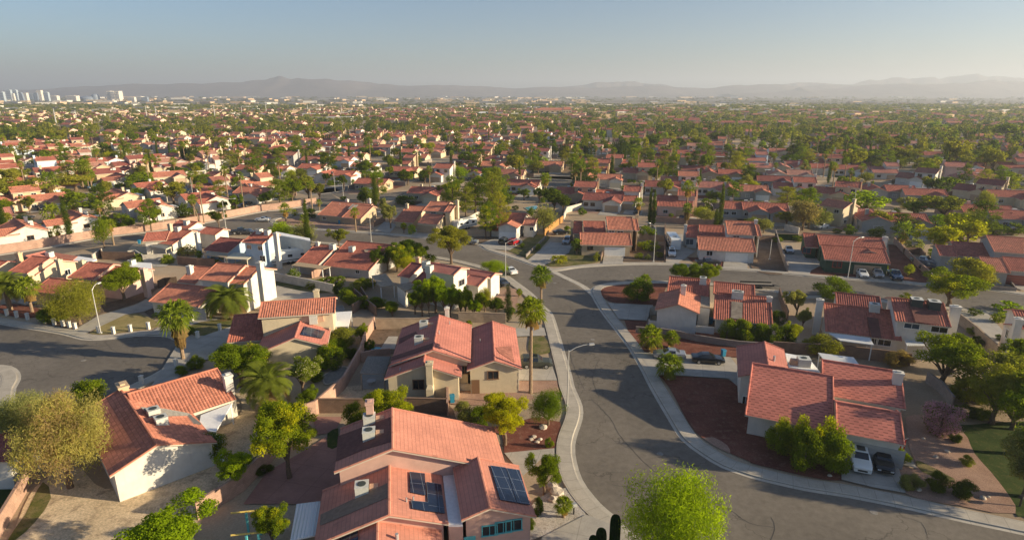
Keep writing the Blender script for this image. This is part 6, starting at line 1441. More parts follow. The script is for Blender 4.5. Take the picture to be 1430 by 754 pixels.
# ------------------------------------------------------------------ middle-distance houses: a few house types copied along their streets
PROTO = {}
def proto(shape, wallm, roofm):
    key = (shape, wallm, roofm)
    if key in PROTO: return PROTO[key]
    rt = root('house', (0, 0, 0)); wb = MB(); X = Vector((1, 0, 0)); Y = Vector((0, 1, 0))
    parts = []
    def gb(o, ax, L, w1, w2, zr, p=.36, nm='roof', rm=None):
        k = len(parts) * .006
        b = gable(None, Vector(o), ax, L, w1, w2, zr + k, zr - p * w1 + k, zr - p * w2 + k, True, None, wb, inset=.4 - .004 * len(parts), period=.5)
        parts.append((b, rm or roofm, nm))
    wins, garages, chims, acs = [], [], [], []
    if shape == 0:   # long gable with a garage wing
        gb((-7.5, 1.5, 0), X, 15, 5, 5, 4.7); gb((4, -8.2, 0), Y, 8, 3.5, 3.5, 4.1)
        garages.append((4, -7.8)); wins += [((-3.5, -3.1, 1.5), (0, -1)), ((-6.0, -3.1, 1.5), (0, -1)), ((7.1, 2, 1.6), (1, 0))]; chims.append((-4, 3.5, 5.3)); acs.append((1.0, 3.6, 4.2))
    elif shape == 1: # two storeys with single-storey wings
        gb((-1, 0, 0), X, 9, 4.4, 4.4, 7.3); gb((-8.5, .4, 0), X, 8.4, 5, 5, 4.7); gb((1.2, -7.4, 0), Y, 5, 3.5, 3.5, 4.2)
        garages.append((1.2, -7.0)); wins += [((1.5, -4.0, 4.6), (0, -1)), ((5.5, -4.0, 4.6), (0, -1)), ((-5, -4.1, 1.5), (0, -1)), ((7.6, 1, 4.6), (1, 0)), ((7.6, -2, 1.5), (1, 0))]; chims.append((7.9, .8, 8.3)); acs.append((-4, 2.4, 4.2))
    elif shape == 2: # stepped shed roofs, blank side gables
        gb((-7, -1.8, 0), X, 12, 0.6, 4.6, 4.6, .33); gb((-7.5, 2.4, 0), X, 8.5, 3, 4.4, 5.2); gb((-.4, 1.8, 0), X, 6.4, 2.6, 4.2, 7.5)
        garages.append((2.0, -6.0)); wins += [((-4, -6.0, 1.5), (0, -1)), ((1.5, -1.9, 5.2), (0, -1)), ((4.2, -1.9, 5.2), (0, -1))]; chims.append((6.1, 1.8, 8.4)); acs.append((-3, 4.2, 4.3))
    elif shape == 3: # twin cross gables
        gb((-7.6, -6, 0), Y, 12, 4.4, 4.4, 4.8); gb((-3.6, 1.4, 0), X, 11, 5, 5, 5.0); gb((5, -5.6, 0), Y, 6.5, 3.2, 3.2, 4.2)
        garages.append((5, -5.2)); wins += [((-7.6, -5.55, 1.5), (0, -1)), ((-.5, -3.15, 1.5), (0, -1)), ((7.0, 1, 1.5), (1, 0))]; chims.append((-9.2, 1, 5.6)); acs.append((-1, 3.0, 4.4))
    wb.build('wall', wallm, rt)
    for b, m, n in parts: b.build(n, [m, 'fascia', m], rt)
    for (p, d) in wins:
        f, g = MB(), MB(); add_window(f, g, Vector(p), Vector((d[0], d[1], 0)), 1.5, 1.1); fo = f.build('window', 'white_paint' if wallm != 'stucco_white' else 'brown_door', rt); g.build('pane', 'glass', fo)
    for x, y in garages:
        b = MB(); b.box((x, y - .03, .02), (4.8, .12, 2.15)); b.build('garage_door', random.choice(['white_paint', 'garage_tan', 'cream_paint']), rt)
    for x, y, z in chims:
        b = MB(); b.box((x, y, 0), (.9, .8, z)); b.box((x, y, z), (1.05, .95, .2)); b.build('chimney', wallm, rt)
    for x, y, z in acs:
        b = MB(); b.box((x, y, z - .5), (1.2, 1.2, 1.3)); b.box((x + 1.1, y, z - .4), (.9, .8, .8), 0, 0, .8); b.build('ac_unit', 'ac_grey', rt)
    pr_ = random.Random(len(PROTO) + 5)
    if pr_.random() < .6:
        b = MB(); b.box((-2.5, 7.2, 2.4), (6, 3.6, .14)); b.build('patio_cover', pr_.choice(['white_paint', 'corrugated', 'tan_metal']), rt)
        for px_ in (-5.2, .2): b = MB(); b.box((px_, 8.7, 0), (.15, .15, 2.4)); b.build('post', 'white_paint', rt)
    PROTO[key] = rt; rt['used'] = 0
    return rt
WALLS = ['stucco_white', 'stucco_cream', 'stucco_tan', 'stucco_pink', 'stucco_grey', 'stucco_paleblue', 'stucco_peach']
ROOFS = ['tile_red', 'tile_orange', 'tile_dark', 'tile_brown', 'tile_pinkred', 'tile_faded', 'tile_red']
WN = dict(stucco_white='white', stucco_cream='cream', stucco_tan='tan', stucco_pink='pale pink', stucco_grey='grey', stucco_paleblue='pale blue', stucco_peach='peach')
RN = dict(tile_red='red', tile_orange='orange-red', tile_dark='maroon', tile_brown='brown-red', tile_pinkred='pinkish red', tile_faded='faded salmon')
SN = {0: 'house with garage wing', 1: 'two-storey house with garage gable', 2: 'stepped two-storey house', 3: 'house with twin cross gables'}
TAKEN = [(h.o.x, h.o.y) for h in hs]
COMB = [(random.Random(k).choice(WALLS[:5] if k % 6 else WALLS[5:]), ROOFS[k % 7]) for k in range(24)]
N_H = len(hs)
def put_house(x, y, th, shape=None, wallm=None, roofm=None, sc_=1.0, mirror=False):
    global N_H
    shape = random.randrange(4) if shape is None else shape
    if wallm is None: wallm, r_ = random.choice(COMB); roofm = roofm or r_
    roofm = roofm or random.choice(ROOFS)
    p = proto(shape, wallm, roofm)
    o = p if not p['used'] else copy_tree(p)
    p['used'] = 1; 
    o.location = (x, y, 0); o.rotation_euler = (0, 0, R(th)); o.scale = (sc_, sc_, random.uniform(.95, 1.05))
    if 'used' in o and o is not p: del o['used']
    pend(o, '%s %s with %s roof' % (WN[wallm], SN[shape].replace('house with', 'house,') if False else SN[shape], RN[roofm]), 'house', 'tile-roofed houses of the neighbourhood')
    o['label_short'] = WN[wallm] + ' ' + ('two-storey ' if shape in (1, 2) else '') + 'house'
    TAKEN.append((x, y)); N_H += 1
    return o
HAND = [('I', 85, 195, 48, 1, 'stucco_peach', 'tile_orange'), ('I', 235, 190, 48, 0, 'stucco_peach', 'tile_orange'), ('I', 95, 365, -42, 0, 'stucco_white', 'tile_orange'), ('I', 390, 300, -42, 0, 'stucco_white', 'tile_orange'), ('I', 625, 170, -40, 0, 'stucco_cream', 'tile_orange'),
 ('I', 830, 125, -40, 3, 'stucco_white', 'tile_red'), ('I', 800, 240, -42, 3, 'stucco_white', 'tile_orange'), ('I', 1090, 195, -42, 3, 'stucco_white', 'tile_red'), ('I', 1130, 92, -40, 1, 'stucco_tan', 'tile_orange'), ('I', 630, 70, -40, 0, 'stucco_white', 'tile_brown'), ('I', 890, 55, 40, 0, 'stucco_cream', 'tile_orange'), ('I', 1210, 70, -42, 0, 'stucco_white', 'tile_red'),
 ('J', 60, 150, -15, 0, 'stucco_white', 'tile_orange'), ('J', 520, 55, -15, 3, 'stucco_white', 'tile_red'), ('J', 680, 95, -15, 0, 'stucco_tan', 'tile_red'), ('J', 1030, 45, -18, 1, 'stucco_white', 'tile_red'), ('J', 970, 150, -15, 0, 'stucco_cream', 'tile_red'), ('J', 1200, 30, -15, 0, 'stucco_white', 'tile_dark'),
 ('K', 190, 105, -15, 0, 'stucco_white', 'tile_red'), ('K', 475, 150, -15, 1, 'stucco_tan', 'tile_red'), ('K', 555, 160, -15, 0, 'stucco_tan', 'tile_red'), ('K', 620, 75, -12, 3, 'stucco_white', 'tile_orange'), ('K', 800, 35, -10, 1, 'stucco_cream', 'tile_red'), ('K', 720, 185, -16, 2, 'stucco_white', 'tile_red'), ('K', 610, 190, -16, 0, 'stucco_white', 'tile_dark'),
 ('K', 920, 115, -14, 0, 'stucco_white', 'tile_dark'), ('K', 1010, 85, -14, 1, 'stucco_white', 'tile_orange'), ('K', 1000, 220, -16, 2, 'stucco_pink', 'tile_red'), ('K', 1190, 120, -16, 0, 'stucco_white', 'tile_pinkred'), ('K', 1250, 45, -14, 3, 'stucco_tan', 'tile_red'), ('K', 1370, 140, -16, 3, 'stucco_grey', 'tile_orange'), ('K', 1345, 235, -13, 0, 'stucco_grey', 'tile_red'),
 ('L', 110, 120, -16, 0, 'stucco_grey', 'tile_dark'), ('L', 215, 160, -16, 1, 'stucco_white', 'tile_red'), ('L', 60, 280, -13, 0, 'stucco_grey', 'tile_red'), ('L', 440, 190, -30, 1, 'stucco_cream', 'tile_red'), ('L', 390, 300, -60, 1, 'stucco_cream', 'tile_orange'), ('L', 500, 310, -16, 0, 'stucco_grey', 'tile_pinkred'), ('L', 690, 70, -14, 2, 'stucco_white', 'tile_pinkred'), ('L', 868, 110, -50, 1, 'stucco_white', 'tile_brown'),
 ('L', 740, 180, -16, 3, 'stucco_grey', 'tile_red'), ('L', 895, 200, -16, 0, 'stucco_grey', 'tile_red'), ('L', 765, 345, -16, 3, 'stucco_grey', 'tile_red'), ('L', 1190, 180, -52, 1, 'stucco_cream', 'tile_dark'), ('L', 1340, 210, -16, 0, 'stucco_cream', 'tile_red'), ('L', 1200, 110, -16, 3, 'stucco_white', 'tile_pinkred'), ('L', 1215, 300, -16, 0, 'stucco_pink', 'tile_red'), ('L', 1130, 35, -40, 0, 'stucco_paleblue', 'tile_dark'), ('L', 1370, 330, -16, 0, 'stucco_grey', 'tile_red'), ('L', 500, 55, -16, 0, 'stucco_white', 'tile_red'), ('L', 340, 50, -16, 3, 'stucco_white', 'tile_red'), ('L', 240, 30, -16, 0, 'stucco_cream', 'tile_dark'),
 ('K', 120, 45, -12, 0, 'stucco_tan', 'tile_brown'), ('K', 330, -5, -12, 0, 'stucco_tan', 'tile_orange'), ('K', 1090, 20, -14, 0, 'stucco_white', 'tile_dark'), ('J', 850, 25, -15, 0, 'stucco_cream', 'tile_red'), ('J', 640, 0, -15, 0, 'stucco_white', 'tile_orange'), ('J', 370, 10, -15, 0, 'stucco_white', 'tile_red'), ('I', 1320, 20, -20, 0, 'stucco_cream', 'tile_red'), ('J', 180, 20, -20, 0, 'stucco_white', 'tile_orange')]
for c, x, y, th, shp, wm, rm in HAND:
    g = W(c, x, y)
    if min(math.hypot(g.x - a, g.y - b_) for a, b_ in TAKEN) < 9: LOG.append('hand too close %s %s %s' % (c, x, y))
    put_house(g.x, g.y, th, shp, wm, rm, .92)
def in_paved(x, y, names=None):
    for x0, x1, y0, y1, pl, nm in PAVED:
        if names and nm not in names: continue
        if not (x0 - 1 < x < x1 + 1 and y0 - 1 < y < y1 + 1): continue
        c_ = False; j = len(pl) - 1
        for i in range(len(pl)):
            if (pl[i][1] > y) != (pl[j][1] > y) and x < (pl[j][0] - pl[i][0]) * (y - pl[i][1]) / (pl[j][1] - pl[i][1]) + pl[i][0]: c_ = not c_
            j = i
        if c_: return True
    return False
# automatic streets further out
cand = []
def lots(th, v0, v1, keep):
    ax = Vector((math.cos(R(th)), math.sin(R(th)))); nv = Vector((-ax.y, ax.x))
    v = v0; out_ = []
    while v < v1:
        row = []
        u = -2600 + random.uniform(0, 15)
        while u < 2600:
            for sd in (-1, 1):
                p = ax * (u + random.uniform(-1.5, 1.5)) + nv * (v + sd * (15.5 + random.uniform(-1, 1)))
                if keep(p): cand.append((p.x, p.y, th + (0 if sd > 0 else 180) + random.uniform(-3, 3), v))
            u += 17.5
            if random.random() < .08: u += 16
        v += 60
def inview(p, m=40):
    if p.y < 60: return False
    a, b_ = topx((p.x, p.y, 0)); return -m < a < 1430 + m
DLX = W('J', 0, 60)
def zone_left(p):
    w0, w1 = W('I', 0, 431), W('J', 385, 168); d = (w1 - w0).xy.normalized(); n = Vector((-d.y, d.x))
    return (p - w0.xy).dot(n) > 18 and (p - w0.xy).dot(d) < 130
DMIN = 262
def keepR(p): D = p.length; return inview(p) and D > DMIN and D < 1500 and not zone_left(p) and min((p.x - a) ** 2 + (p.y - b_) ** 2 for a, b_ in TAKEN) > 19 ** 2
def keepL(p): D = p.length; return inview(p) and D < 1500 and zone_left(p) and p.y > 170 and min((p.x - a) ** 2 + (p.y - b_) ** 2 for a, b_ in TAKEN) > 18 ** 2
lots(-15, 100, 1700, keepR); lots(48, -200, 700, keepL)
cand.sort(key=lambda c: math.hypot(c[0], c[1]))
rg = random.Random(3)
def treeness(x, y):
    """share of the ground given over to trees rather than roofs"""
    a, b_ = topx((x, y, 0)); D = math.hypot(x, y)
    t = .14 + .42 * max(0, min(1, (a - 600) / 350)) * max(0, min(1, (D - 280) / 160))
    if D > 600: t = max(t, .66 if a < 700 else .82)
    if D > 640 and D < 900 and a < 620: t = .93
    return min(t, .96)
far_h = []
for x, y, th, v in cand:
    if rg.random() < treeness(x, y) * .9: continue
    if N_H < 296: put_house(x, y, th, sc_=rg.uniform(.9, 1.0))
    else: far_h.append((x, y, th))
LOG.append('houses %d far %d' % (N_H, len(far_h)))
# street strips between the rows
for (th, vs, fn_) in ((-15, [100 + 60 * k for k in range(8)], 'R'), (48, [-200 + 60 * k for k in range(11)], 'L')):
    ax = Vector((math.cos(R(th)), math.sin(R(th)))); nv = Vector((-ax.y, ax.x))
    for v in vs:
        run = []
        for k in range(-90, 91):
            p = ax * (k * 10) + nv * v
            ok = inview(p, 60) and ((fn_ == 'R' and p.length > DMIN + 10 and not zone_left(p)) or (fn_ == 'L' and zone_left(p) and p.y > 185)) and p.length < 800 and min((p.x - a) ** 2 + (p.y - b_) ** 2 for a, b_ in TAKEN) > 11 ** 2
            if ok: run.append(p)
            if (not ok or k == 90) and len(run) > 3:
                a, b_ = run[0], run[-1]
                flat('road', [a + nv * 5.2, b_ + nv * 5.2, b_ - nv * 5.2, a - nv * 5.2], .03, 'old_asphalt')
                for s_ in (-1, 1): flat('pavement', [a + nv * 5.2 * s_, b_ + nv * 5.2 * s_, b_ + nv * 6.8 * s_, a + nv * 6.8 * s_], .05, 'concrete')
            if not ok: run = []
# far houses as one mass
b = MB()
for x, y, th in far_h:
    ax = Vector((math.cos(R(th)), math.sin(R(th)), 0)); nl = Vector((-ax.y, ax.x, 0)); c = Vector((x, y, 0)); L_ = rg.uniform(6, 8); w = rg.uniform(4.5, 6); ze = 2.7 if rg.random() < .7 else 5.2; zr = ze + 2
    wi, ri = rg.randrange(3), 3 + rg.randrange(3)
    P = lambda a, s, z: tuple(c + ax * a + nl * s + Vector((0, 0, z)))
    b.quadf([P(-L_, -w, ze), P(L_, -w, ze), P(L_, 0, zr), P(-L_, 0, zr)], ri); b.quadf([P(L_, w, ze), P(-L_, w, ze), P(-L_, 0, zr), P(L_, 0, zr)], ri)
    l, v = L_ - .4, w - .4
    for s_ in (-1, 1): b.quadf([P(s_ * l, -v, 0), P(s_ * l, v, 0), P(s_ * l, v, ze), P(s_ * l, 0, zr - .1), P(s_ * l, -v, ze)], wi); b.quadf([P(-l, s_ * v, 0), P(l, s_ * v, 0), P(l, s_ * v, ze), P(-l, s_ * v, ze)], wi)
    if rg.random() < .6:
        q = c + ax * rg.uniform(-5, 5) + nl * 2; b.box((q.x, q.y, 0), (1, 1, zr + .9), R(th), wi)
        q = c + ax * 3 - nl * (w + 2.5); P2 = q; b.box((q.x, q.y, 0), (6, 6, 2.6), R(th), wi); b.box((q.x, q.y, 2.6), (7, 7, 1.3), R(th), ri, .15)
props(b.build('distant_houses', ['stucco_cream', 'stucco_pink', 'stucco_tan', 'tile_red', 'tile_orange', 'tile_brown']), 'distant mass of pale houses with red tile roofs', 'houses', kind='stuff')
# yard walls, drives and parked cars of the mid-distance lots
yw = {}
def yard_wall(o, mat):
    if mat not in yw:
        rt = root('yard_wall', (0, 0, 0)); b = MB(); b.box((-8.9, 4.5, 0), (.2, 17, 1.75)); b.box((0, 13.1, 0), (17.6, .2, 1.75)); b.build('wall_panel', mat, rt)
        b = MB(); b.box((-8.9, 4.5, 1.75), (.3, 17.1, .08)); b.box((0, 13.1, 1.755), (17.7, .3, .08)); b.build('coping', mat, rt); yw[mat] = rt; r_ = rt
    else: r_ = copy_tree(yw[mat])
    r_.location = o.location; r_.rotation_euler = o.rotation_euler
    pend(r_, mat.split('_')[1] + ' back-yard wall', 'wall', 'back-yard walls of the mid-distance lots')
dr = MB(); ga = MB(); ncar = 0; cr = random.Random(17)
for o in [q for q in bpy.data.objects if q.parent is None and q.get('category') == 'house' and 'label_short' in q]:
    D = o.location.xy.length
    if D > 540: continue
    th = o.rotation_euler.z; ax = Vector((math.cos(th), math.sin(th), 0)); fr = Vector((ax.y, -ax.x, 0)); c0 = o.location
    if D < 400 and cr.random() < .72: yard_wall(o, cr.choice(['block_pink', 'block_tan', 'block_grey', 'block_white']))
    gx = cr.choice([3.0, 4.0])
    p = c0 + ax * gx + fr * 10
    if not in_paved(p.x, p.y, ('road',)):
        q = [c0 + ax * (gx + sx * 3) + fr * d for sx, d in ((-1, 5), (-1, 13), (1, 13), (1, 5))]
        dr.quadf([(v.x, v.y, .06) for v in q])
        if cr.random() < .42 and ncar < 75:
            kk = cr.choice([k for k in CARS]); cc = copy_tree(CARS[kk]); v = c0 + ax * (gx + cr.choice([-1.4, 1.3])) + fr * 10.2
            cc.location = (v.x, v.y, .06); cc.rotation_euler = (0, 0, math.atan2(fr.y, fr.x)); ncar += 1
            pend(cc, kk[1].split('_')[1] + ' parked ' + ('SUV' if kk[0] == 'suv' else kk[0]), 'pickup truck' if kk[0] == 'pickup' else 'car', 'parked vehicles')
    q = [c0 + ax * sx + fr * d for sx, d in ((-8.5, 4), (-8.5, 11), (gx - 3.2, 11), (gx - 3.2, 4))]
    ga.quadf([(v.x, v.y, .045) for v in q], cr.choice([0, 1, 2, 3, 3, 4]))
    q = [c0 + ax * sx + fr * d for sx, d in ((-8.5, -5), (-8.5, -12.8), (8, -12.8), (8, -5))]
    ga.quadf([(v.x, v.y, .05) for v in q], cr.choice([0, 1, 2, 3, 3, 5]))
props(dr.build('driveways', 'drive'), kind='structure'); props(ga.build('yards', ['red_gravel', 'pink_gravel', 'brown_gravel', 'dirt', 'lawn', 'weeds']), kind='structure')
b = MB()
for x, y in TAKEN[len(hs):]:
    if math.hypot(x, y) > 520: continue
    th = R(-15) if not zone_left(Vector((x, y))) else R(48)
    ax = Vector((math.cos(th), math.sin(th))); nv = Vector((-ax.y, ax.x)); p = Vector((x, y)) + ax * 8.6
    if rg.random() < .8: pass
# ------------------------------------------------------------------ trees among the houses
def free(x, y, r=8.5): return all((x - a) ** 2 + (y - b_) ** 2 > r * r for a, b_ in TAKEN if abs(x - a) < r and abs(y - b_) < r)
cnt = dict(broad=0, pine=0, mesq=0, cypress=0, shrub=0, fan=0, date=0)
for o, k in TREES: cnt[k] += 1
CAP = dict(broad=296, pine=296, mesq=270, cypress=150, shrub=290, fan=220, date=40)
spots = []
tr = random.Random(21)
def scatter(n, d0, d1):
    k = 0
    while k < n:
        D = math.sqrt(tr.uniform(d0 * d0, d1 * d1)); a = tr.uniform(-50, 1480)
        # horizontal position from the picture column at that distance
        x = (a - 715) / FP * D * 1.02
        y = D
        p = Vector((x, y))
        if tr.random() > .32 + treeness(x, y): k += 1; continue
        k += 1
        if not free(x, y, 6.8) or in_paved(x, y): continue
        if D < 240 and (min((x - h.o.x) ** 2 + (y - h.o.y) ** 2 for h in hs) < 14 ** 2 or any((x - o.location.x) ** 2 + (y - o.location.y) ** 2 < 9 for o, k_ in TREES)): continue
        spots.append((x, y, D, a))
scatter(420, 150, 235)
scatter(2000, 235, 420)
scatter(1500, 420, 620)
spots.sort(key=lambda s: s[2])
COLW = ['green', 'olive', 'dark', 'olive', 'pine', 'green', 'dark', 'mixed']
far_t = []
def pick(a, D):
    r = tr.random()
    if a < 520: w = (('broad', .36), ('pine', .20), ('mesq', .18), ('cypress', .06), ('fan', .20), ('date', .02))
    else: w = (('broad', .27), ('pine', .33), ('mesq', .18), ('cypress', .10), ('fan', .11), ('date', .01))
    for k, p in w:
        if r < p: return k
        r -= p
    return 'broad'
def dims(k):
    return dict(broad=(tr.uniform(4, 7.5), tr.uniform(4.5, 8)), pine=(tr.uniform(7, 13), tr.uniform(5.5, 9)), mesq=(tr.uniform(4, 7), tr.uniform(5, 9)), cypress=(tr.uniform(7, 13), tr.uniform(1.6, 2.6)), fan=(tr.uniform(7, 14), tr.uniform(2.8, 3.6)), date=(tr.uniform(5, 9), tr.uniform(4.5, 6)), shrub=(tr.uniform(1.5, 3), tr.uniform(2, 4)))[k]
# cypress rows seen in the photograph
for c, x, y, yt, n in (('M', 1005, 520, 425, 9), ('N', 455, 420, 365, 8), ('N', 548, 415, 352, 4), ('O', 628, 505, 405, 7), ('O', 335, 490, 415, 5), ('O', 430, 400, 350, 7), ('N', 1065, 375, 325, 5), ('O', 545, 385, 330, 4), ('P', 650, 455, 345, 0), ('O', 720, 500, 400, 2), ('O', 1050, 375, 325, 3)):
    for k in range(n):
        xx = x + (k - n / 2) * 10
        g = W(c, xx, y - abs(k - n / 2)); plant(g, height_at(c, (xx, y), yt + tr.uniform(-4, 10)), tr.uniform(1.8, 2.5), 'cypress', 'dark', 'mid'); cnt['cypress'] += 1
# big pines and trees that stand out in the middle distance
for c, x, y, yt, w, k, cl_ in (('P', 610, 480, 345, 90, 'pine', 'dark'), ('P', 690, 490, 360, 100, 'pine', 'pine'), ('P', 770, 480, 370, 90, 'pine', 'dark'), ('P', 1060, 545, 385, 120, 'pine', 'olive'), ('P', 520, 570, 440, 120, 'pine', 'olive'), ('P', 775, 540, 430, 110, 'pine', 'pine'), ('P', 910, 570, 480, 140, 'broad', 'olive'), ('P', 1260, 570, 440, 110, 'pine', 'olive'), ('P', 300, 440, 370, 90, 'broad', 'olive'), ('P', 425, 420, 368, 50, 'pine', 'dark'), ('P', 195, 530, 475, 110, 'broad', 'bright'), ('P', 1350, 650, 560, 90, 'pine', 'olive'), ('P', 970, 350, 300, 90, 'broad', 'bright'), ('P', 1330, 410, 300, 120, 'broad', 'green'),
 ('O', 60, 600, 470, 140, 'pine', 'olive'), ('O', 790, 470, 370, 100, 'pine', 'dark'), ('O', 930, 460, 385, 90, 'broad', 'dark'), ('O', 1010, 450, 375, 90, 'broad', 'olive'), ('O', 1150, 430, 355, 110, 'broad', 'dark'), ('O', 185, 430, 350, 110, 'pine', 'olive'), ('O', 1060, 585, 465, 80, 'broad', 'green'), ('O', 1290, 640, 555, 90, 'pine', 'dark'), ('O', 530, 400, 345, 60, 'broad', 'bright'), ('O', 270, 380, 310, 80, 'pine', 'olive'), ('O', 370, 250 + 350, 490, 60, 'date', 'green'),
 ('N', 215, 520, 425, 130, 'pine', 'green'), ('N', 640, 600, 500, 110, 'broad', 'green'), ('N', 1200, 560, 455, 120, 'broad', 'green'), ('N', 400, 520, 460, 90, 'broad', 'green'), ('N', 480, 500, 450, 110, 'broad', 'olive'), ('N', 270, 440, 370, 80, 'broad', 'olive'), ('N', 920, 420, 378, 80, 'broad', 'green'), ('N', 390, 420, 355, 70, 'broad', 'yellow'), ('N', 970, 470, 410, 80, 'broad', 'yellow'), ('N', 780, 560, 490, 90, 'broad', 'green'), ('N', 1240, 470, 420, 80, 'broad', 'dark'),
 ('M', 255, 550, 470, 140, 'broad', 'green'), ('M', 80, 400, 330, 110, 'broad', 'green'), ('M', 300, 420, 340, 80, 'pine', 'olive'), ('M', 855, 440, 378, 90, 'broad', 'green'), ('M', 580, 480, 400, 130, 'broad', 'green'), ('M', 790, 390, 325, 90, 'broad', 'dark'), ('M', 740, 640, 555, 140, 'broad', 'green'), ('M', 30, 660, 545, 160, 'pine', 'olive'), ('M', 120, 640, 540, 100, 'pine', 'olive'), ('M', 1180, 440, 375, 90, 'pine', 'olive'), ('M', 1270, 440, 385, 80, 'pine', 'dark'), ('M', 380, 470, 430, 100, 'shrub', 'green'), ('M', 510, 550, 515, 110, 'shrub', 'green'), ('M', 485, 475, 445, 60, 'broad', 'bright'), ('M', 1050, 565, 530, 60, 'broad', 'olive')):
    T(c, x, y, yt, w, k, cl_, 'mid'); cnt[k] += 1
for c, x, y, yt in (('M', 430, 650, 545), ('M', 470, 650, 530), ('M', 490, 650, 560), ('M', 325, 490, 410), ('M', 690, 490, 415), ('M', 645, 500, 430), ('M', 925, 600, 490), ('M', 1265, 580, 450), ('M', 1340, 580, 510), ('N', 640, 640, 560), ('N', 665, 655, 560), ('O', 385, 625, 490), ('O', 410, 640, 520), ('O', 905, 530, 465), ('O', 975, 575, 465), ('O', 690, 530, 440), ('O', 720, 545, 430), ('O', 1060, 570, 480), ('O', 1100, 580, 490), ('O', 220, 650, 570), ('O', 1030, 690, 590), ('P', 205, 400, 330), ('P', 415, 600, 510), ('P', 570, 610, 520), ('N', 985, 510, 430), ('N', 1420, 1, 0)):
    if yt == 0: continue
    T(c, x, y, yt, 40, 'fan', 'green', 'mid'); cnt['fan'] += 1
for x, y, D, a in spots:
    k = pick(a, D)
    if D < 330 and tr.random() < .4 and cnt['shrub'] < 280: k = 'shrub'
    h_, w_ = dims(k)
    if cnt[k] >= CAP[k] or D > 560: far_t.append((x, y, k, h_, w_)); continue
    cnt[k] += 1
    colr = tr.choice(COLW) if k in ('broad', 'pine') else tr.choice(['olive', 'yellow', 'grey', 'bright']) if k == 'mesq' else 'dark' if k == 'cypress' else 'green'
    plant((x, y), h_, w_, k, colr, 'lo' if D > 360 and k not in ('fan', 'date') else 'mid')
LOG.append('trees ' + str(cnt))
# the far wood and street trees: one mass
ft = random.Random(5)
scatter_n = 0
for i in range(15000):
    D = 560 + (2100 - 560) * ft.random() ** .8; a = ft.uniform(-40, 1470); x = (a - 715) / FP * D * 1.02
    t = treeness(x, D)
    if D > 1000 and a < 620: t = .6
    if D > 1150 and a > 620: t = .9
    if ft.random() > t: continue
    far_t.append((x, D, 'b', ft.uniform(4.5, 9), ft.uniform(5, 9.5)))
rng = np.random.default_rng(9)
VV = []; MI = []
base = []
for v in range(6):
    n = 46 if v < 3 else 90
    d = rng.normal(0, 1, (n, 3)); d /= np.linalg.norm(d, axis=1)[:, None]; r = rng.uniform(.5, 1, n) ** .5
    P = d * r[:, None] * [.5, .5, .36] + [0, 0, .6]
    base.append(orient_quads(P, d, rng.uniform(.18, .34, n) * (1 if v < 3 else .8), .75, rng, .6))
for x, y, k, h_, w_ in far_t:
    D = math.hypot(x, y); bv = base[(3 if D < 800 else 0) + ft.randrange(3)]
    if k == 'cypress': w_ = 2.4
    if k == 'fan': w_ = 3.4
    s = np.array([w_, w_, h_ * .95]); q = bv * s + [x, y, 0]
    VV.append(q); MI.append(np.full(len(bv) // 4, ft.randrange(3)))
V = np.concatenate(VV); n = len(V) // 4
me = np_mesh('distant_trees', V, np.arange(n * 4).reshape(-1, 4), ['leaf_farleaf', 'leaf_olive', 'leaf_dark'], np.concatenate(MI))
o = bpy.data.objects.new('distant_trees', me); col.objects.link(o); props(o, 'far wood of street and garden trees', 'trees', kind='stuff')
LOG.append('far quads %d' % n)
# pale low buildings and sheds far over the plain: one mass
b = MB(); fb = random.Random(8)
for i in range(1700):
    D = 1000 * (1 / (1 - fb.random() * .86)) ; a = fb.uniform(-20, 1450); x = (a - 715) / FP * D * 1.02
    if D < 2300 and fb.random() < .5: continue
    if D > 2200 and fb.random() < (.8 if a > 780 else .45): continue
    s_ = D / 1500
    b.box((x, D, 0), (fb.uniform(10, 40) * s_, fb.uniform(8, 20) * s_, fb.uniform(4, 7) * max(1, s_ ** .4)), fb.uniform(-.4, .4), fb.randrange(3))
props(b.build('distant_buildings', ['stucco_white', 'stucco_tan', 'stucco_peach']), 'scattered pale low buildings across the far plain', 'buildings', kind='stuff')
# far-plain trees between them
VV = []
for i in range(700):
    D = 2300 * (1 / (1 - ft.random() * .6)); a = ft.uniform(-20, 1450); x = (a - 715) / FP * D * 1.02; s_ = D / 1500
    VV.append(base[ft.randrange(3)][:80] * np.array([12 * s_, 8, 7 * max(1, s_ * .6)]) + [x, D, 0])
V = np.concatenate(VV); n = len(V) // 4
me = np_mesh('plain_trees', V, np.arange(n * 4).reshape(-1, 4), 'leaf_farleaf'); o = bpy.data.objects.new('plain_trees', me); col.objects.link(o); props(o, 'thin line of trees across the far plain', 'trees', kind='stuff')
# notable pale buildings seen beyond the green belt
def block(x0, x1, y, yt, dep, mat, label, roofm=None, name='apartment_building'):
    a, c = W('X', x0, y), W('X', x1, y); h = height_at('X', ((x0 + x1) / 2, y), yt); m = (a + c) / 2; wd = (c - a).length
    rt = root(name, (m.x, m.y, 0), label, 'building', 'pale buildings beyond the green belt'); b = MB(); b.box((m.x, m.y + dep / 2, 0), (wd, dep, h)); b.build('wall', mat, rt)
    r = MB()
    if roofm: r.box((m.x, m.y + dep / 2, h), (wd + 1.2, dep + 1.2, h * .35), 0, 0, .6)
    else: r.box((m.x, m.y + dep / 2, h), (wd + .6, dep + .6, .5))
    r.build('roof', roofm or mat, rt)
    n = max(3, int(wd / 9))
    for k in range(n):
        for fz in (.2, .6):
            w = MB(); w.box((m.x - wd / 2 + (k + .5) * wd / n, m.y - .05, h * fz), (wd / n * .35, .2, h * .2)); w.build('window', 'glass', rt)
block(746, 790, 162.5, 154, 18, 'stucco_peach', 'long peach mansion block with red roof beyond the dark pines', 'tile_orange', 'mansion')
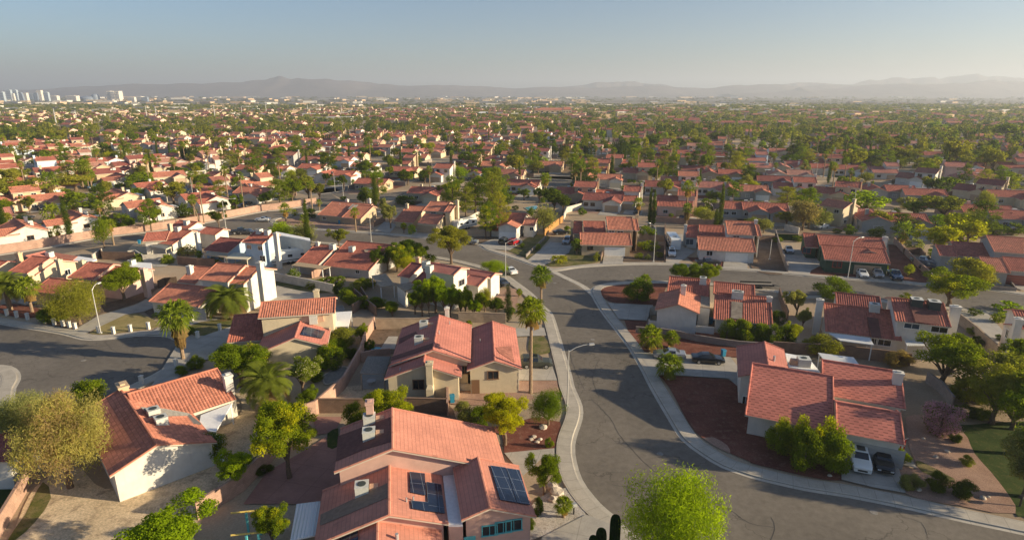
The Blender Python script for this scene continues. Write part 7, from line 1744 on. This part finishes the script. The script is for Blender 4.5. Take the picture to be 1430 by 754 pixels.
block(786, 798, 163.5, 153.5, 14, 'stucco_cream', 'cream pillared wing of the far peach mansion', 'tile_orange', 'mansion')
block(455, 490, 170, 164, 16, 'stucco_white', 'white flat-roofed block with long windows beyond the tree belt'); block(432, 458, 169, 164.5, 14, 'stucco_cream', 'cream low block left of the white flat-roofed block'); block(378, 412, 168, 163.5, 12, 'stucco_tan', 'tan low block among trees'); block(144, 172, 168, 164, 22, 'stucco_white', 'white shed roofs beyond the dark tree belt'); block(124, 140, 157.5, 154, 20, 'stucco_white', 'white low warehouse left of the first masts'); block(667, 684, 162, 158, 14, 'stucco_white', 'small white villa among far trees', 'roof_white', 'villa'); block(856, 880, 161, 155.5, 14, 'stucco_white', 'white villa cluster beyond the far pines', 'tile_brown', 'villa')
# ------------------------------------------------------------------ towers of the city on the horizon
def tower(x0, x1, yt, mat, label, shape=0, D=3000):
    D += (hash_ := (int(x0 * 37) % 5)) * 110
    a = Vector(((x0 - 715) / FP * D * 1.01, D, 0)); c = Vector(((x1 - 715) / FP * D * 1.01, D, 0)); wd = (c - a).length * (.78 if x1 < 112 else 1); m = (a + c) / 2
    lo, hi = 1, 300
    for _ in range(30):
        q = (lo + hi) / 2
        if topx((m.x, D, q))[1] > yt: lo = q
        else: hi = q
    h = lo; rt = root('city_tower' if shape != 4 else 'stadium', (m.x, m.y, 0), label, 'tower' if shape != 4 else 'stadium', 'towers on the horizon'); b = MB(); dep = wd * .5
    if shape == 0: b.box((m.x, m.y, 0), (wd, dep, h)); b.box((m.x, m.y, h), (wd * .5, dep * .5, h * .04))
    elif shape in (1, -1):
        rows = []
        for k in range(9):
            t = k / 8; z = h * math.sin(t * math.pi / 2); s_ = shape * wd * .5 * t ** 2.2
            e = wd * (1 - .55 * t ** 2)
            xx = m.x + s_ * .5
            rows.append([(xx - e / 2, m.y - dep / 2, z), (xx + e / 2, m.y - dep / 2, z), (xx + e / 2, m.y + dep / 2, z), (xx - e / 2, m.y + dep / 2, z)])
        b.grid(rows, 0, None, True); b.quadf(rows[-1])
    elif shape == 3:
        for s_ in (-1, 0, 1): b.box((m.x + s_ * wd * .34, m.y + abs(s_) * 3, 0), (wd * .3, dep, h * (1 if s_ else .96)))
    elif shape == 4:
        rows = [[(m.x + wd / 2 * f * math.cos(u), m.y + wd / 2 * f * math.sin(u), h * z) for u in [j * math.pi / 12 for j in range(24)]] for z, f in ((0, 1), (.6, 1.04), (.85, .9), (1, .5))]
        b.grid(rows, 0, None, True); b.quadf(rows[-1])
    b.build('facade', mat, rt)
    if shape in (0, 3):
        for k in range(5):
            w = MB(); w.box((m.x, m.y - dep / 2 - .3, h * (.1 + .17 * k)), (wd * .94, .5, h * .06)); w.build('window_band', 'tower_dark' if mat != 'tower_dark' else 'tower_glass', rt)
for a in ((-4, 4, 126.5, 'tower_dark', 'dark tower at the left end of the skyline', 0), (2, 18, 131, 'tower_cream', 'low cream hotel block with stepped top on the skyline', 0), (10, 21, 125.8, 'tower_dark', 'dark slanted slab tower behind the cream hotel', 1), (25, 32, 126, 'tower_dark', 'dark narrow tower right of the cream hotel', 0), (33, 42, 128.5, 'tower_glass', 'grey glass tower with flat top', 0), (44, 52, 126, 'tower_glass', 'pale bluish tower in mid skyline', 0), (49, 55, 130.8, 'tower_cream', 'small cream curved tower between glass ones', 1), (52, 60, 126, 'tower_glass', 'pale broad glass tower behind the curved one', 0), (60, 67, 129, 'tower_dark', 'dark curved tower leaning toward the west', -1), (63, 73, 130, 'tower_cream', 'cream curved twin tower beside the dark one', 1), (72, 81, 131, 'tower_glass', 'short glass slab below the tall white tower', 0), (81, 86, 130, 'tower_dark', 'thin dark tower touching the tall white one', 0), (82, 93, 126.3, 'tower_cream', 'tall white curved tower, brightest of the skyline', 1), (93, 101, 129, 'tower_glass', 'rosy glass tower right of the tall white one', 0),
          (101, 112, 134, 'tower_cream', 'low cream block right of the tower group', 0), (124, 138, 134, 'tower_cream', 'wide cream block between towers and stadium', 0), (142, 162, 134.5, 'tower_dark', 'low dark stadium with raised end', 4), (157, 166, 131.5, 'tower_dark', 'dark domed hall next to the stadium', 4), (178.5, 195.5, 127.5, 'tower_cream', 'lone cream three-slab hotel right of the skyline', 3), (205, 214, 136, 'tower_cream', 'low white hotel base east of the three-slab hotel', 0), (214, 224, 135, 'tower_cream', 'small cream hotel east of the three-slab hotel', 0), (223, 231, 136, 'tower_dark', 'small dark block at the skyline east end', 0)):
    tower(*a)
# ------------------------------------------------------------------ mountains
def range_(name, prof, D, mat, depth=2600, amp=.16, seed=2):
    r_ = random.Random(seed); b = MB(); cols = []
    x0, x1 = prof[0][0], prof[-1][0]; n = 420
    from mathutils import noise as mn
    rows = []
    ks = [0, .12, .25, .4, .55, .7, .85, 1.0, 1.25, 1.6, 2]
    for j, kk in enumerate(ks):
        row = []
        for i in range(n + 1):
            a = x0 + (x1 - x0) * i / n
            yv = None
            for (xa, ya), (xb, yb) in zip(prof, prof[1:]):
                if xa <= a <= xb: t = (a - xa) / (xb - xa); t = t * t * (3 - 2 * t); yv = ya + (yb - ya) * t; break
            yy = D + (kk - 1) * depth
            x = (a - 715) / FP * D * 1.0
            hp = (131.0 - yv) / FP * D / math.cos(PT) ** 2 * .87 + HC
            s_ = kk if kk <= 1 else max(0, 2 - kk)
            nz = mn.fractal(Vector((x * .0011, yy * .0011, seed)), 1.0, 2.2, 6)
            n2 = mn.fractal(Vector((x * .0042, yy * .003, seed + 5)), .9, 2.1, 5); hp2 = hp + (hp - HC) * .10 * n2
            z = hp2 * s_ ** 1.25 * (1 + amp * nz * (1.6 if s_ < 1 else .35)) if s_ > 0 else -2
            row.append((x * (1 + .0 * kk), yy + nz * 250, max(z, -2)))
        rows.append(row)
    b.grid(rows, 0)
    o = b.build(name, mat); props(o, kind='structure'); me = o.data; me.polygons.foreach_set('use_smooth', [True] * len(me.polygons))
m_ground('mountain_rock', (.17, .13, .12), (.24, .19, .17), .0016, .01, None, .3)
range_('mountains', [(-120, 131), (0, 127), (60, 126), (100, 124.5), (125, 122), (160, 121), (200, 118), (250, 118.5), (300, 117), (345, 115.5), (380, 113), (400, 110.5), (411, 107.5), (425, 110), (470, 111), (500, 113.5), (540, 118.5), (580, 120.5), (632, 119.5), (660, 120.5), (720, 124), (760, 121.8), (790, 122.5), (830, 123), (870, 121.5), (895, 120), (940, 122.5), (975, 124), (1010, 119.5), (1060, 118.3), (1095, 121), (1140, 119), (1200, 120.5), (1300, 122), (1560, 121)], 8600, 'mountain_rock', 1200, .14, 2)
range_('mountains', [(1000, 131), (1060, 129.5), (1085, 126), (1098, 123), (1112, 126), (1150, 125), (1180, 121), (1200, 119.8), (1236, 117.2), (1270, 118.2), (1316, 116.6), (1342, 114.2), (1400, 114.4), (1430, 114), (1560, 113)], 7600, 'mountain_rock', 1000, .08, 7)
range_('mountains', [(1040, 125), (1098, 115.8), (1160, 118.5), (1200, 112.5), (1240, 110.5), (1290, 109), (1329, 105.8), (1370, 108.5), (1430, 113), (1560, 112)], 9900, 'mountain_rock', 600, .1, 12)
range_('mountains', [(740, 128), (800, 120), (835, 115.5), (870, 114.5), (905, 118), (960, 126)], 10400, 'mountain_rock', 400, .1, 15)
# ------------------------------------------------------------------ labels that single each thing out
ORD = lambda n: '%d%s' % (n, 'th' if 10 <= n % 100 <= 20 else {1: 'st', 2: 'nd', 3: 'rd'}.get(n % 10, 'th'))
for o, look, cat, pos in PENDING: pass
bpy.context.view_layer.update()
items = []
for o, look, cat, pos in PENDING:
    p = o.location
    items.append((o, look, cat, p.copy(), topx((p.x, p.y, 0)), p.xy.length))
used = {}
def setl(o, s):
    o['label'] = s; used.setdefault(s, []).append(o)
near, far = [], []
def words(s): return len(s.split())
for it in items:
    o, look, cat, p, (sx, sy), D = it
    if words(look) >= 8 and cat != 'house': setl(o, look); continue
    (near if D < 215 else far).append(it)
LN = [(n, p, topx((p.x, p.y, 0))) for n, p in LAND]
byrel = {}
for it in near:
    o, look, cat, p, (sx, sy), D = it
    n, lp, (lx, ly) = min(LN, key=lambda l: (l[1] - p).length)
    dx, dy = p.x - lp.x, p.y - lp.y
    if abs(dx) > abs(dy): rel = 'right of' if dx > 0 else 'left of'
    else: rel = 'behind' if dy > 0 else 'in front of'
    byrel.setdefault((look, rel, n), []).append(it)
for (look, rel, n), l in byrel.items():
    l.sort(key=lambda it: it[4][0])
    for i, it in enumerate(l):
        s = '%s %s the %s' % (look, rel, n)
        if len(l) > 1: s = '%s of %d, from left, ' % (ORD(i + 1), len(l)) + s
        if words(s) > 16: s = s.replace(' the ', ' ').replace('with ', '')
        setl(it[0], ' '.join(s.split()[:16]))
BANDS = [(0, 'just past the long pink wall or crossing'), (270, 'in the first far blocks'), (310, 'in the second far blocks'), (350, 'in the third far blocks'), (395, 'in the fourth far blocks'), (445, 'in the fifth far blocks'), (500, 'in the sixth far blocks'), (560, 'near the dark tree belt'), (700, 'out on the hazy plain')]
byb = {}
for it in far:
    o, look, cat, p, (sx, sy), D = it
    bn = [n for d, n in BANDS if D >= d][-1]
    byb.setdefault((look, bn), []).append(it)
for (look, bn), l in byb.items():
    l.sort(key=lambda it: it[4][0])
    for i, it in enumerate(l):
        s = look + ' ' + bn
        if len(l) > 1: s = look + ', ' + ORD(i + 1) + ' from left ' + bn
        if words(s) > 16: s = s.replace('with ', '').replace('just ', '')
        setl(it[0], ' '.join(s.split()[:16]))
dup = [k for k, v in used.items() if len(v) > 1]
LOG.append('dups %s' % dup[:5])
for o in bpy.data.objects:
    for k in ('org', 'used', 'label_short'):
        if k in o: del o[k]
# ------------------------------------------------------------------ air, light, camera
b = MB(); b.prism([(-17800, -300), (17800, -300), (17800, 17900), (-17800, 17900)], -3, 420)
m = bpy.data.materials.new('haze'); m.use_nodes = True; nt = m.node_tree; nt.nodes.clear(); out = nt.nodes.new('ShaderNodeOutputMaterial')
v = nt.nodes.new('ShaderNodeVolumePrincipled'); v.inputs['Color'].default_value = (.79, .85, .96, 1); v.inputs['Density'].default_value = 1.5e-4; v.inputs['Anisotropy'].default_value = .25
nt.links.new(v.outputs[0], out.inputs['Volume']); MATS['haze'] = m
props(b.build('haze', 'haze'), kind='stuff')
SUN_EL, SUN_AZ = 15.5, -9.0     # azimuth measured from +X towards +Y
s = Vector((math.cos(R(SUN_EL)) * math.cos(R(SUN_AZ)), math.cos(R(SUN_EL)) * math.sin(R(SUN_AZ)), math.sin(R(SUN_EL))))
ld = bpy.data.lights.new('sun', 'SUN'); ld.energy = 5.0; ld.angle = R(.53); ld.color = (1.0, .84, .57)
lo_ = bpy.data.objects.new('sun', ld); col.objects.link(lo_); lo_.rotation_euler = s.to_track_quat('Z', 'Y').to_euler()
w = bpy.data.worlds.new('World'); sc.world = w; w.use_nodes = True; nt = w.node_tree; nt.nodes.clear()
sky = nt.nodes.new('ShaderNodeTexSky'); sky.sky_type = 'NISHITA'; sky.sun_disc = False; sky.sun_elevation = R(SUN_EL); sky.sun_rotation = math.atan2(s.x, s.y)
sky.altitude = 600; sky.air_density = 1.0; sky.dust_density = 1.7; sky.ozone_density = 3.6
bg = nt.nodes.new('ShaderNodeBackground'); bg.inputs[1].default_value = .065; wo = nt.nodes.new('ShaderNodeOutputWorld')
nt.links.new(sky.outputs[0], bg.inputs[0]); nt.links.new(bg.outputs[0], wo.inputs[0])
cd = bpy.data.cameras.new('camera'); cam = bpy.data.objects.new('camera', cd); col.objects.link(cam); sc.camera = cam
cam.location = (0, 0, HC); cam.rotation_euler = (R(90) - PT, 0, 0); cd.sensor_width = 36; cd.lens = 36 * FP / 1430; cd.clip_end = 60000; cd.clip_start = .5
sc.view_settings.view_transform = 'Standard'; sc.view_settings.look = 'None'; sc.view_settings.exposure = 1.05; sc.view_settings.gamma = 1
sc.cycles.max_bounces = 6; sc.cycles.diffuse_bounces = 4; sc.cycles.glossy_bounces = 2; sc.cycles.transmission_bounces = 2; sc.cycles.volume_bounces = 0; sc.cycles.transparent_max_bounces = 4
sc.cycles.use_denoising = True; sc.cycles.sample_clamp_indirect = 4
sc.render.use_persistent_data = False
import os
if os.environ.get('SCENE_LOG'):
    open(os.environ['SCENE_LOG'], 'w').write('\n'.join(LOG))
if os.environ.get('SCENE_LOG'):
    import re as _re
    open('/tmp/labels.txt', 'w').write('\n'.join('%s | %s' % (o.name, o.get('label')) for o in bpy.data.objects if o.get('category')))
